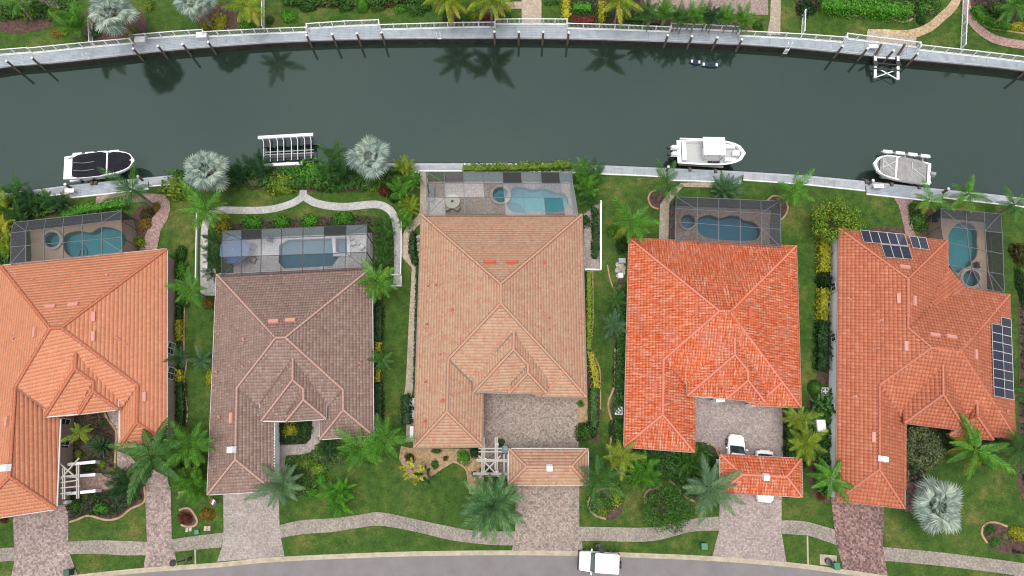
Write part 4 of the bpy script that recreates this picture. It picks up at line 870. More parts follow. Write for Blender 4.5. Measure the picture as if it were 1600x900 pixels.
# ---------------------------------------------------------------- pools and screened cages
def bil(rows, i, f, dz=0):
    z, L, Rr = rows[i]; return at(L[0]+(Rr[0]-L[0])*f, L[1]+(Rr[1]-L[1])*f, z+dz)
M['plaster'] = plain('pool_plaster', (.16, .36, .39, 1), .6); M['plaster_dark'] = plain('pool_plaster_dark', (.10, .175, .22, 1), .6); M['plaster_teal'] = plain('pool_plaster_teal', (.15, .29, .31, 1), .6); M['poolstep'] = plain('pool_steps', (.09, .22, .26, 1), .6)
WAT = {'a': poolwater_mat('pool_water_turquoise', (.52, .90, .93, 1)), 'b': poolwater_mat('pool_water_grey', (.58, .80, .86, 1)), 'c': poolwater_mat('pool_water_deep', (.50, .80, .90, 1))}
def pool(key, label, wat, cop, plaster='plaster', depth=.85, cat='pool', steps=None):
    out = wl(key); c = Vector((sum(p[0] for p in out)/len(out), sum(p[1] for p in out)/len(out), 0))
    t = tag(empty('swimming_pool' if cat == 'pool' else 'spa_pool', c), label, cat)
    if area2(out) < 0: out = out[::-1]
    n = len(out); m = MB(); o2 = shrink(out, -.02)
    for i in range(n):
        a, b = o2[i-1], o2[i]; m.poly([(a[0], a[1], -depth), (a[0], a[1], .02), (b[0], b[1], .02), (b[0], b[1], -depth)])
    for tr in tessellate_polygon([[Vector((p[0], p[1], 0)) for p in o2]]):
        q = [(o2[k][0], o2[k][1], -depth) for k in tr]; m.poly(q)
    m.build('basin', M[plaster], t)
    o = MB()
    for tr in tessellate_polygon([[Vector((p[0], p[1], 0)) for p in out]]):
        q = [Vector((out[k][0], out[k][1], -.12)) for k in tr]
        if (q[1]-q[0]).cross(q[2]-q[0]).z < 0: q = q[::-1]
        o.poly(q)
    o.build('water_surface', WAT[wat], t)
    cm = MB(); inn = shrink(out, -.01); ou = shrink(out, -.32); h = .07 if cat == 'pool' else .28
    for i in range(n):
        a, b, cc, d = inn[i-1], inn[i], ou[i], ou[i-1]
        cm.add([(a[0], a[1], -.2), (b[0], b[1], -.2), (b[0], b[1], h), (a[0], a[1], h), (d[0], d[1], h), (cc[0], cc[1], h), (cc[0], cc[1], 0), (d[0], d[1], 0)], [(0, 1, 2, 3)[::-1], (3, 2, 5, 4)[::-1], (4, 5, 6, 7)[::-1]])
    cm.build('coping', M[cop], t)
    if steps:
        for r_, z in ((1.35, -.72), (1.0, -.6), (.65, -.48)):
            s = MB(); p = at(*steps, 0); s.lathe((p.x, p.y, 0), [(r_*mpp(*steps)*13.5, z-.3), (r_*mpp(*steps)*13.5, z)], 18); s.build('step', M['poolstep'], t)
    if cat == 'spa':
        s = MB(); r1 = max(Vector((p[0], p[1], 0)).length for p in [(p[0]-c.x, p[1]-c.y) for p in out])
        ring = [(c.x+r1*.72*math.cos(a/18*6.2832), c.y+r1*.72*math.sin(a/18*6.2832)) for a in range(18)]; ou_ = shrink(out, .03)
        s.lathe((c.x, c.y, 0), [(r1*.5, -.9), (r1*.5, -.72)], 18); s.build('footwell', M['poolstep'], t)
    return t
def cage(label, rows, cols, special=None, default=('screen_mid', 'screen_clear', 'screen_clear'), frame='frame', deck='deck_tan', wall='screen_mid', walls='NEW', deckpx=None, holes=()):
    n = len(rows)
    base = bil(rows, 0, .5); base.z = 0; T = tag(empty('pool_cage', base), label, 'pool cage'); special = special or {}
    for i in range(n):
        for j in range(len(cols)-1):
            m = MB(); m.beam(bil(rows, i, cols[j]), bil(rows, i, cols[j+1]), .055, .08); m.build('beam', M[frame], T)
    for j, c in enumerate(cols):
        for i in range(n-1):
            m = MB(); m.beam(bil(rows, i, c), bil(rows, i+1, c), .065, .1); m.build('beam', M[frame], T)
    for i in range(n-1):
        for j in range(len(cols)-1):
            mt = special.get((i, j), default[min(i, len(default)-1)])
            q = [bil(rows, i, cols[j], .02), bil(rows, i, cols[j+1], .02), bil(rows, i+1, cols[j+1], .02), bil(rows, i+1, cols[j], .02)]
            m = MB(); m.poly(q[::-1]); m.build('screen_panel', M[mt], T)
    def wallp(a, b):
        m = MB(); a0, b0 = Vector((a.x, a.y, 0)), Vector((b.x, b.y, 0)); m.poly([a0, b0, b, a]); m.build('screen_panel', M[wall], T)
        m = MB(); m.beam(a0, a, .08, .08); m.build('post', M[frame], T)
        m = MB(); m.beam(a0+Vector((0, 0, 1)), b0+Vector((0, 0, 1)), .05, .05); m.build('rail', M[frame], T)
    for j in range(len(cols)-1): wallp(bil(rows, 0, cols[j]), bil(rows, 0, cols[j+1]))
    for i in range(n-1):
        wallp(bil(rows, i, 1), bil(rows, i+1, 1)); wallp(bil(rows, i+1, 0), bil(rows, i, 0))
    # diagonal braces at the corners
    for a, b in ((( 0, 0), (1, cols[1])), ((0, 1), (1, cols[-2]))):
        m = MB(); m.beam(bil(rows, a[0], a[1]), bil(rows, b[0], b[1]), .06, .06); m.build('brace', M[frame], T)
    for f in (0, 1):
        m = MB(); m.beam(bil(rows, n-1, f), bil(rows, n-2, cols[1] if f == 0 else cols[-2]), .06, .06); m.build('brace', M[frame], T)
    dk = [bil(rows, 0, 0), bil(rows, 0, 1)]+[bil(rows, i, 1) for i in range(1, n)]+[bil(rows, i, 0) for i in range(n-1, 0, -1)]
    dk = [(p.x, p.y) for p in dk]
    sheet('pool_deck', dk, Zl['deck'], M[deck], holes=holes, world=True)
    return T
cage('dark screened pool cage with curved turquoise pool at far left', [(2.7, (22, 347.5), (189.5, 329.3)), (3.3, (17.5, 364), (189.5, 344)), (3.35, (17.5, 386), (190.5, 371)), (3.2, (17, 412), (191, 394))], [0, .135, .30, .47, .645, .82, 1],
     {(i, 0): 'screen_mid' for i in range(3)}, default=('screen_mid', 'screen_clear', 'screen_clear'), deck='deck_tan', wall='screen_dark', holes=[wl('p1'), wl('s1')])
cage('pale grey screened cage over the octagonal pool', [(2.7, (347, 361), (574, 351)), (3.3, (347, 376), (573.5, 366)), (3.35, (347, 402), (573, 394)), (3.2, (346, 432), (572, 420))], [0, .135, .27, .41, .558, .705, .853, 1],
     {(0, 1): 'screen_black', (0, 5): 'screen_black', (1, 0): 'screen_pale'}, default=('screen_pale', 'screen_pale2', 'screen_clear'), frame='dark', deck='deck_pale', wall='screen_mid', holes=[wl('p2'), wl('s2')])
cage('long screened cage with turquoise pool behind the cream house', [(2.7, (666, 268.8), (893, 269.2)), (3.3, (666.5, 286), (895, 287)), (3.35, (666.5, 308.5), (899, 309)), (3.2, (666.5, 337), (903, 337))], [0, .124, .254, .389, .524, .652, .787, .915, 1],
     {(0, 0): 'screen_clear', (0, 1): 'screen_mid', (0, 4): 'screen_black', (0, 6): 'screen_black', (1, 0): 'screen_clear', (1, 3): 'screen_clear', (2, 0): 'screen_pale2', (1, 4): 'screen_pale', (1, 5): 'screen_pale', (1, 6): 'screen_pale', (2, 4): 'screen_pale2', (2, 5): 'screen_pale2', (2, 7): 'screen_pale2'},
     default=('screen_pale', 'screen_pale2', 'screen_clear'), frame='frame', deck='deck_grey', wall='screen_pale2', holes=[wl('p3'), wl('s3')])
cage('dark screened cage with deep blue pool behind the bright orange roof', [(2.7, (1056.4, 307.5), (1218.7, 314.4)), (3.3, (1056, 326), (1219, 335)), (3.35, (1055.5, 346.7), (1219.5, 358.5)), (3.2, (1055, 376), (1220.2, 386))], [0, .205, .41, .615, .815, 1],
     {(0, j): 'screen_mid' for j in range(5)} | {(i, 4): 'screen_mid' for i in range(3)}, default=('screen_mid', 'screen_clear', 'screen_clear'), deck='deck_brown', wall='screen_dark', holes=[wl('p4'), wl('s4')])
cage('dark screened cage beside the solar panels at right', [(2.7, (1470, 325.5), (1563.4, 334.5)), (2.8, (1470.5, 353), (1565.5, 364)), (2.8, (1474, 378), (1567, 397)), (2.8, (1483, 414), (1568, 429)), (2.8, (1508, 447), (1569, 457))], [0, .42, .72, 1],
     {(0, 0): 'screen_mid'}, default=('screen_mid', 'screen_clear', 'screen_clear', 'screen_clear'), deck='deck_tan', wall='screen_dark', holes=[wl('p5'), wl('s5')])
pool('p1', 'curved turquoise pool in the left dark cage', 'a', 'coping', 'plaster_teal', steps=q1(505, 870)); pool('s1', 'round blue spa left of the curved turquoise pool', 'a', 'coping', 'plaster_teal', depth=.9, cat='spa')
pool('p2', 'long pool with cut corners on a pale deck', 'b', 'coping_white', 'plaster_dark'); pool('s2', 'square spa with white rim at the right end of the long pool', 'b', 'coping_white', 'plaster_dark', depth=.9, cat='spa')
pool('p3', 'wavy bright turquoise pool behind the cream house', 'a', 'coping', steps=q3(825, 405)); pool('s3', 'round spa with pale rim beside the bright turquoise pool', 'a', 'coping', depth=.9, cat='spa')
pool('p4', 'wavy deep blue pool on brown pavers', 'c', 'deck_brown', 'plaster_dark'); pool('s4', 'small round blue spa on brown pavers', 'c', 'deck_brown', 'plaster_dark', depth=.9, cat='spa')
pool('p5', 'narrow turquoise pool wrapping the corner of the solar-panelled house', 'a', 'coping', 'plaster_teal'); pool('s5', 'round spa with pale rim at the foot of the narrow pool', 'b', 'coping', 'plaster_dark', depth=.9, cat='spa')
# far bank pools at the top edge
def fardeck(pts, wpts, label):
    sheet('pool_deck', pts, .03, M['deck_brown'], holes=[])
    m = MB(); m.prism([(p.x, p.y) for p in W(wpts)], .02, .09); tag(m.build('swimming_pool', M['farpool']), label, 'pool')
M['farpool'] = plain('pool_blue', C(60, 150, 165), .05)
fardeck([(-40, -30), (92, -30), (92, 18), (60, 20), (-40, 24)], [(-20, -30), (80, -30), (80, 6), (50, 9), (-20, 12)], 'turquoise pool corner at the top left of the far bank')
fardeck([(1000, -30), (1200, -30), (1200, 24), (1010, 18)], [(1060, -30), (1125, -30), (1124, 6), (1062, 5)], 'small blue pool corner above the feathery palm hedge')
# ---------------------------------------------------------------- vegetation
def G(r, g, b, k=1): return C(r, g, b, .92*k)
LM = {
 'palm': leaf_mat('palm_green', [G(44, 92, 40), G(72, 124, 50), G(96, 146, 60)]),
 'palm_bright': leaf_mat('palm_bright_green', [G(58, 122, 34), G(92, 158, 46), G(128, 184, 60)]),
 'palm_yellow': leaf_mat('palm_yellow_green', [G(96, 138, 36), G(140, 170, 44), G(186, 196, 62)]),
 'palm_gold': leaf_mat('palm_gold', [G(120, 150, 40), G(190, 186, 50), G(214, 206, 84)]),
 'palm_dark': leaf_mat('palm_dark_green', [G(30, 66, 36), G(46, 90, 46), G(66, 112, 56)]),
 'palm_sage': leaf_mat('palm_sage', [G(84, 122, 84), G(110, 148, 104), G(140, 170, 124)]),
 'date': leaf_mat('date_palm_blue_green', [G(76, 126, 78), G(106, 156, 98), G(142, 182, 120)]),
 'silver': leaf_mat('silver_fan', [G(134, 156, 148, 1.05), G(160, 180, 170, 1.1), G(190, 204, 196, 1.15)], .5, .12),
 'shrub': leaf_mat('shrub_green', [G(42, 88, 32), G(70, 120, 42), G(98, 146, 54)]),
 'shrub_bright': leaf_mat('shrub_bright_green', [G(52, 124, 28), G(84, 158, 38), G(120, 182, 54)]),
 'shrub_dark': leaf_mat('shrub_dark_green', [G(28, 62, 28), G(44, 84, 36), G(60, 102, 44)]),
 'shrub_yellow': leaf_mat('shrub_yellow', [G(120, 140, 30), G(188, 188, 44), G(222, 214, 70)]),
 'shrub_lime': leaf_mat('shrub_lime', [G(78, 130, 32), G(128, 164, 44), G(170, 186, 60)]),
 'shrub_olive': leaf_mat('shrub_olive', [G(86, 104, 62), G(124, 138, 88), G(160, 166, 116)]),
 'shrub_red': leaf_mat('shrub_red', [G(92, 30, 34), G(136, 46, 46), G(120, 84, 44)]),
 'shrub_orange': leaf_mat('shrub_orange', [G(120, 96, 30), G(190, 140, 44), G(110, 130, 50)]),
 'shrub_brown': leaf_mat('shrub_brown', [G(70, 48, 34), G(110, 80, 44), G(96, 110, 48)]),
 'agave': leaf_mat('agave_blue_green', [G(60, 104, 70), G(86, 130, 88), G(112, 150, 104)]),
}
def frond_mesh(name, L=1.0, droop=.55, nl=26, lw=.30, ld=.35, wid=.028, seed=0, fwd=.75, curl=0.0):
    """feather leaf along +x, unit length: curved rib with two rows of leaflets"""
    rng = random.Random(seed); m = MB(); pts = []
    for k in range(9):
        t = k/8; pts.append(Vector((L*(t-.12*droop*t*t), curl*t*t, L*(.0-droop*.5*t*t))))
    m.tube(pts, [.014*(1-.8*k/8)+.002 for k in range(9)], 3, False)
    def pt(t):
        f = t*8; i = min(7, int(f)); return pts[i].lerp(pts[i+1], f-i)
    for k in range(nl):
        t = .12+.88*(k+.5)/nl; p = pt(t); d = (pt(min(1, t+.05))-pt(t-.05)).normalized()
        ll = lw*(math.sin(math.pi*min(1, (t*.92+.06))**.8)**.7)*(.85+.3*rng.random())
        for s in (-1, 1):
            side = Vector((-d.y, d.x, 0)).normalized()*s
            dr = (side*(1-.25*t)+d*(fwd+.5*t*t)+Vector((0, 0, .25-rng.random()*.2))).normalized()
            mid = p+dr*ll*.5; tip = p+(dr*.85+Vector((0, 0, -ld*(.8+.5*rng.random())))).normalized()*ll
            w = d*wid*.5
            m.add([p-w*.6, p+w*.6, mid+w, mid-w, tip+w*.25, tip-w*.25], [(0, 1, 2, 3), (3, 2, 4, 5)])
    return m.mesh(name, None)
def fan_mesh(name, seed=0, n=22, R_=.44, pet=.48):
    """fan leaf on a stalk along +x; blade radius R_, stalk length pet"""
    rng = random.Random(seed); m = MB()
    m.tube([(0, 0, 0), (pet*.5, 0, .03), (pet, 0, .0)], [.012, .010, .008], 4, False); c = Vector((pet, 0, 0))
    span = R(285)
    for k in range(n):
        a = -span/2+span*(k+.5)/n; da = span/n*.5; rr = R_*(.86+.14*math.cos(a*.6))*(.93+.1*rng.random()); dz = -.10-.12*abs(math.sin(a/2))
        f = lambda ang, r_, z: c+Vector((math.cos(ang)*r_, math.sin(ang)*r_, z))
        z1 = .015 if k % 2 else -.015
        m.add([c, f(a-da, rr*.62, dz*.35-.012), f(a, rr*.64, dz*.35+.022), f(a+da, rr*.62, dz*.35-.012), f(a-da*.35, rr, dz+z1), f(a+da*.2, rr*1.02, dz+z1-.01)], [(0, 1, 2), (0, 2, 3), (1, 4, 2), (2, 5, 3)])
    return m.mesh(name, None)
def broad_mesh(name, seed=0):
    rng = random.Random(seed); m = MB(); m.tube([(0, 0, 0), (.2, 0, .0), (.42, 0, -.01)], [.012, .010, .008], 4, False)
    n = 9; L = []; Rr = []; Md = []
    for k in range(n):
        t = k/(n-1); x = .4+.6*t; w = .13*math.sin(math.pi*(t*.94+.05))**.6; z = -.22*t*t
        Md.append((x, 0, z)); L.append((x, w, z+.03-.03*rng.random())); Rr.append((x, -w, z+.03-.03*rng.random()))
    for k in range(n-1):
        m.add([Md[k], Md[k+1], L[k+1], L[k]], [(0, 1, 2, 3)]); m.add([Md[k], Rr[k], Rr[k+1], Md[k+1]], [(0, 1, 2, 3)])
    return m.mesh(name, None)
def sword_mesh(name):
    m = MB(); m.add([(0, -.022, 0), (0, .022, 0), (.5, .032, .01), (.5, -.032, .01), (1, 0, -.06), (.5, 0, -.012), (0, 0, -.01)], [(0, 6, 5, 3), (6, 1, 2, 5), (3, 5, 4), (5, 2, 4)]); return m.mesh(name, None)
FM = {'feather': [frond_mesh('frond_a', droop=.5, seed=1, curl=.06), frond_mesh('frond_b', droop=.9, seed=2, curl=-.08), frond_mesh('frond_c', droop=.3, seed=3, lw=.27)],
      'coconut': [frond_mesh('frond_d', droop=.75, seed=4, lw=.30, nl=30, ld=.6, wid=.030), frond_mesh('frond_e', droop=1.0, seed=5, lw=.30, nl=30, ld=.65, wid=.030, curl=.1)],
      'date': [frond_mesh('frond_f', droop=.55, seed=6, nl=34, lw=.23, ld=.2, wid=.026, fwd=1.0), frond_mesh('frond_g', droop=.8, seed=7, nl=34, lw=.23, ld=.2, wid=.026, fwd=1.0)],
      'fan': [fan_mesh('fan_a', 1), fan_mesh('fan_b', 2, 20)], 'broad': [broad_mesh('blade_a', 1), broad_mesh('blade_b', 2)], 'sword': [sword_mesh('sword_a')]}
for l in FM.values():
    for me in l: me.materials.append(LM['palm'])
TRUNKS = {}
def trunk_mesh(kind):
    if kind in TRUNKS: return TRUNKS[kind]
    m = MB(); r0 = {'thin': .05, 'mid': .10, 'fat': .2, 'stub': .06}[kind]; n = 9; pts = []; rr = []
    for k in range(n*2):
        t = (k//2+(k % 2)*.8)/(n-.2); pts.append((.02*math.sin(t*3), .02*t, t)); rr.append(r0*(1.25-.4*t if t < .15 else 1.0-.15*t)*(1.06 if k % 2 else .94))
    m.tube(pts, rr, 8); TRUNKS[kind] = m.mesh('trunk_'+kind, M['trunk']); return TRUNKS[kind]
rv = random.Random(11)
def palm(name, label, px, py, rpx, h, kind='feather', mat='palm', n=16, emin=-15, emax=70, trunk='mid', group='palms in the gardens', cat='palm tree', dead=None, lean=0.0):
    c = at(px, py, h); s = rpx*mpp(px, py, h)
    T = tag(empty(name, (c.x, c.y, 0)), label, cat, group)
    if trunk:
        tk = link('trunk', trunk_mesh(trunk), T, sc=(h*.55+1.2 if trunk == 'thin' else 1.3, h*.55+1.2 if trunk == 'thin' else 1.3, h))
    a0 = rv.random()*6.28
    for i in range(n):
        f = (i+.5)/n; el = emax+(emin-emax)*f**.8; az = a0+i*2.39996+rv.uniform(-.12, .12)
        L = s*(.80+.22*rv.random()) if kind != 'fan' else s*(.62+.45*rv.random())*(.62 if i < 7 else 1)
        if kind in ('feather', 'coconut', 'date'): L = L/max(.55, .9*math.cos(R(min(60, el))))*.95 if el > 0 else L*1.02
        me = rv.choice(FM[kind])
        isd = dead and i >= n-dead[1]; mt = LM[dead[0]] if isd else LM[mat]; L *= 1.1 if isd else 1
        o = link('frond' if kind not in ('sword', 'broad') else 'leaf', me, T, (0, 0, h), (rv.uniform(-.25, .25), -R(el+rv.uniform(-10, 10)), az+rv.uniform(-.2, .2)), (L, L, L), mt)
    return T
def tuft(name, label, px, py, rpx, h, kind='feather', mat='palm', n=18, group=None, cat='plant', stems=4, spread=.45):
    """several short stems, each with its own fronds (clumping palms, cycads)"""
    c = at(px, py, h*.7); s = rpx*mpp(px, py, h*.7); T = tag(empty(name, (c.x, c.y, 0)), label, cat, group)
    for k in range(stems):
        a = k*2.4+rv.random(); r_ = s*spread*math.sqrt((k+.3)/stems) if stems > 1 else 0; hh = h*(.55+.2*rv.random()); x, y = r_*math.cos(a), r_*math.sin(a)
        link('stem', trunk_mesh('stub'), T, (x, y, 0), sc=(1, 1, hh*.8))
        m_ = max(3, n//stems)
        for i in range(m_):
            f = (i+.5)/m_; el = 78-80*f; L = (s*(1-spread*.75) if stems > 1 else s)*(.9+.25*rv.random())/max(.6, math.cos(R(min(55, max(0, el)))))
            link('frond' if kind != 'broad' else 'leaf', rv.choice(FM[kind]), T, (x, y, hh*.8), (rv.uniform(-.3, .3), -R(el), i*2.4+a), (L, L, L*.9), LM[mat])
    return T
def blob_mesh(name, n, ls, seed, lump=.22, flat=1.0, shape='ball', inner=.5, asp=.45):
    rng = np.random.default_rng(seed); m = MB()
    lumps = rng.normal(size=(9, 3)); lumps /= np.linalg.norm(lumps, axis=1)[:, None]; lumps[:, 2] = np.abs(lumps[:, 2])
    for k in range(n):
        if shape == 'ball':
            d = rng.normal(size=3); d /= np.linalg.norm(d); d[2] = abs(d[2])*1.0-.12
            rr = 1-lump+lump*np.clip((lumps@d).max()*1.6-.6, 0, 1)*1.5; r_ = rr*(inner+(1-inner)*rng.random()**.4); p = d*r_; nd = d
        else:
            p = np.array([rng.uniform(-1, 1), rng.uniform(-1, 1), rng.uniform(0, 1)]); f = rng.integers(0, 6)
            if f < 4: p[2] = rng.uniform(.88, 1.0); nd = np.array([0, 0, 1.])
            elif f == 4: p[0] = np.sign(p[0]); nd = np.array([p[0], 0, .3])
            else: p[1] = np.sign(p[1]); nd = np.array([0, p[1], .3])
            p[:2] *= .97+.06*rng.random()
        nn = nd+rng.normal(size=3)*.55+np.array([0, 0, .25]); nn /= np.linalg.norm(nn)
        t = np.cross(nn, rng.normal(size=3)); t /= np.linalg.norm(t); b = np.cross(nn, t); s = ls*(.7+.6*rng.random())
        m.add([p-t*s, p+b*s*asp, p+t*s, p-b*s*asp], [(0, 1, 2, 3)])
    return m
def with_core(m, k=.78):
    vs = []; n = 10
    pr = [(k, 0.0), (k*.96, .25*k), (k*.75, .62*k), (k*.35, .92*k), (.02, k)]
    m.lathe((0, 0, 0), [(r_, z*.95) for r_, z in pr], n); return m
BL = {'round': [with_core(blob_mesh('b', 800, .11, s, .42, inner=.45), .68) for s in (1, 2, 3)], 'loose': [with_core(blob_mesh('b', 520, .12, s, .45, inner=.3), .5) for s in (4, 5)], 'fine': [with_core(blob_mesh('b', 1500, .055, s, .3), .7) for s in (6, 7)], 'clip': [with_core(blob_mesh('b', 1100, .06, s, .06, inner=.9), .88) for s in (8,)]}
BLM = {k: [mb.mesh('foliage_'+k, LM['shrub']) for mb in v] for k, v in BL.items()}
def shrub(label, px, py, rpx, mat='shrub', kind='round', h=None, ry=None, group='garden shrubs', name='shrub', cat='shrub', rz=None):
    """one mesh: foliage of many small leaves; rpx, ry half sizes in photo pixels"""
    s0 = mpp(px, py, .5); sx = rpx*s0; sy = (ry or rpx)*s0; hh = h or min(sx, sy)*1.2
    c = at(px, py, hh*.45); rz = rv.random()*6.28 if (rz is None and ry is None) else (rz or 0)
    o = link(name, rv.choice(BLM[kind]), None, (c.x, c.y, 0), (0, 0, rz), (sx, sy, hh), LM[mat]); return tag(o, label, cat, group)
def hedge(label, pts, wpx, h, mat='shrub_bright', dens=55, ls=.10, cat='hedge', group='clipped hedges', lump=.12):
    """hedge along a photo polyline"""
    P = [Vector((p.x, p.y, 0)) for p in W(pts, h*.7)]; w = wpx*mpp(*pts[0]); T = MB(); rng = random.Random(len(label)*7+int(pts[0][0]))
    strip_prism(T, P, w*.7, 0, h*.8)
    for i in range(len(P)-1):
        a, b = P[i], P[i+1]; L = (b-a).length; d = (b-a).normalized(); sd = Vector((-d.y, d.x, 0)); n = int(L*(w+h)*dens)
        for k in range(n):
            x = rng.uniform(-.02, 1.02)*L
            if rng.random() < w/(w+1.2*h): p = a+d*x+sd*rng.uniform(-.5, .5)*w+Vector((0, 0, h*(.9+lump*math.sin(x*2.3+i)*.8+rng.uniform(-.1, .2)))); nd = Vector((0, 0, 1))
            else: sg = rng.choice((-1, 1)); p = a+d*x+sd*sg*w*(.5+rng.uniform(-.08, .22))+Vector((0, 0, h*rng.random())); nd = sd*sg+Vector((0, 0, .4))
            nn = (nd+Vector((rng.gauss(0, .5), rng.gauss(0, .5), rng.gauss(0, .4)))).normalized(); t = nn.cross(Vector((rng.random()-.5, rng.random()-.5, rng.random()-.5))).normalized(); q = nn.cross(t); s = ls*1.3*(.6+.9*rng.random())
            T.add([p-t*s, p+q*s*.45, p+t*s, p-q*s*.45], [(0, 1, 2, 3)])
    o = T.build('hedge', LM[mat]); return tag(o, label, cat, group)
def tree(label, px, py, rpx, h, mat, nb=7, leaf='loose', thin=False, name='broadleaf_tree', group=None):
    c = at(px, py, h*.75); s = rpx*mpp(px, py, h*.75); T = tag(empty(name, (c.x, c.y, 0)), label, 'tree', group); rng = random.Random(int(px))
    tk = MB(); tk.tube([(0, 0, 0), (.05, .03, h*.3), (0, .05, h*.5)], [.16, .12, .09], 7)
    ends = []
    for k in range(nb*2):
        a = k*2.4; r_ = s*(.35+.5*math.sqrt((k+.5)/(nb*2))); e = Vector((r_*math.cos(a), r_*math.sin(a), h*(.62+.25*rng.random()*(1-r_/s/1.4)))); ends.append(e)
        tk.tube([(0, 0, h*.35+.1*rng.random()), e*.5+Vector((0, 0, h*.12)), e], [.06, .035, .015], 5)
    t = tk.build('trunk', M['bark'], T, world=False)
    cr = MB(); rr = np.random.default_rng(int(px))
    for e in ends+[Vector((0, 0, h*.9))]:
        m = int((260 if not thin else 240)); sc = s*.38
        for k in range(m):
            d = rr.normal(size=3); d /= np.linalg.norm(d); p = Vector(d)*sc*(rr.random()**.4); p.z *= .7; p = e+p
            nn = Vector(d+rr.normal(size=3)*.7+np.array([0, 0, .5])).normalized(); t_ = nn.cross(Vector(rr.normal(size=3))).normalized(); q = nn.cross(t_); z = (.15 if not thin else .22)*(.6+.7*rr.random()); asp = .45 if not thin else .16
            cr.add([p-t_*z, p+q*z*asp, p+t_*z, p-q*z*asp], [(0, 1, 2, 3)])
    cr.build('crown', LM[mat], T, world=False); return T
def ground_cover(label, poly, mat, n, h=.45, ls=.16, group='low planting in the beds'):
    P = [(p.x, p.y) for p in W(poly)]; xs = [p[0] for p in P]; ys = [p[1] for p in P]; rg = np.random.default_rng(len(label)+n); x = rg.uniform(min(xs), max(xs), n*3); y = rg.uniform(min(ys), max(ys), n*3)
    m_ = inpoly(x, y, P); x = x[m_][:n]; y = y[m_][:n]; cx = rg.uniform(min(xs), max(xs), 40); cy = rg.uniform(min(ys), max(ys), 40); m = MB()
    for a, b in zip(x, y):
        d = float(np.min((cx-a)**2+(cy-b)**2)); hh = h*(.25+1.1*math.exp(-d*1.2))*(.6+.5*rg.random()); p = Vector((a, b, hh))
        nn = Vector((rg.normal()*.5, rg.normal()*.5, 1)).normalized(); t = nn.cross(Vector(rg.normal(size=3))).normalized(); q = nn.cross(t); s = ls*(.6+.8*rg.random())
        m.add([p-t*s, p+q*s*.4, p+t*s, p-q*s*.4], [(0, 1, 2, 3)])
    o = m.build('ground_cover', LM[mat]); tag(o, label, 'ground cover', group, 'stuff')
ground_cover('dark low planting between the silver palms along the canal', [(262, 275), (300, 268), (420, 262), (500, 262), (640, 264), (650, 275), (638, 292), (560, 300), (500, 299), (474, 296), (440, 296), (380, 292), (300, 288)], 'shrub', 7000, 1.1, .22)
ground_cover('green low planting under the palm thicket at the left edge', [(-20, 318), (50, 306), (110, 316), (104, 334), (22, 346), (16, 410), (-20, 415)], 'shrub', 3600, 1.0, .22)
ground_cover('low green planting in the curved bed of the brown house', [g2(*p) for p in [(510, 260), (640, 235), (700, 170), (900, 170), (850, 260), (760, 310), (700, 360), (670, 430), (610, 470), (560, 470), (520, 380)]], 'shrub', 1500, .35, .15)
ground_cover('dark low planting in the green entry court', [(437, 661), (488, 661), (486, 685), (477, 693), (441, 695)], 'shrub_dark', 700, .35, .15)
ground_cover('green low planting in front of the orange roof', [(980, 704), (1080, 708), (1100, 700), (1118, 712), (1122, 745), (1100, 775), (1070, 775), (1050, 752), (1020, 745), (985, 740), (962, 732)], 'shrub', 3000, .8, .2)
ground_cover('dark low planting beside the mauve court', [(1224, 642), (1262, 642), (1262, 714), (1226, 714)], 'shrub', 1500, .8, .18)
ground_cover('dark low planting by the white wall of the right house', [(1264, 622), (1302, 606), (1304, 770), (1290, 780), (1270, 765), (1270, 700)], 'shrub', 2000, .7, .18)
ground_cover('low planting along the winding edge beside the left house', [(274, 392), (284, 392), (287, 440), (286, 550), (289, 580), (287, 620), (290, 660), (286, 700), (272, 700), (274, 560)], 'shrub', 1500, .35, .15)
ground_cover('dark low planting along the right wall of the brown house', [(586, 470), (599, 470), (597, 600), (599, 665), (590, 680), (584, 668)], 'shrub_dark', 1100, .35, .15)
ground_cover('low planting in the lower left bed', [b5(*p) for p in [(520, 760), (640, 680), (840, 640), (1100, 620), (1110, 700), (1010, 760), (940, 820), (850, 845), (700, 815), (560, 860)]], 'shrub_dark', 900, .3, .15)
ground_cover('low planting in the mulch court of the left house', [(110, 648), (165, 648), (178, 675), (178, 730), (150, 738), (112, 720)], 'shrub_dark', 500, .3, .15)
ground_cover('low dark planting at the left of the orange roof', [(960, 470), (976, 440), (974, 700), (962, 700), (957, 640), (963, 600), (962, 540)], 'shrub', 2200, .8, .17)
ground_cover('low planting along the right edge of the photo', [(1592, 440), (1630, 430), (1630, 790), (1608, 790), (1594, 750), (1594, 560)], 'shrub_dark', 1500, .4, .18)
ground_cover('low planting under the front eaves of the right house', [(1420, 655), (1500, 670), (1588, 688), (1560, 704), (1475, 712), (1445, 733), (1440, 755), (1420, 755)], 'shrub_dark', 1500, .4, .16)
ground_cover('brown and green planting at the top edge of the far bank', [(440, -12), (650, -12), (650, 8), (560, 13), (442, 12)], 'shrub', 2600, .9, .22)
ground_cover('dark planting between the far hedges', [(892, -8), (1000, -8), (1000, 36), (945, 36), (892, 34)], 'shrub_dark', 1000, .4, .2)
ground_cover('dark planting behind the clipped far hedge', [(1240, -10), (1440, -10), (1440, 20), (1430, 30), (1380, 24), (1330, 22), (1284, 14), (1244, 18)], 'shrub_dark', 1500, .4, .2)
ground_cover('planting inside the curved pink path edging', [(1518, -10), (1640, -10), (1640, 48), (1560, 43), (1530, 34)], 'shrub_dark', 1200, .4, .2)
ground_cover('green planting at the top left of the far bank', [(-10, -10), (120, -10), (125, 40), (70, 34), (-10, 26)], 'shrub', 1400, .4, .2)
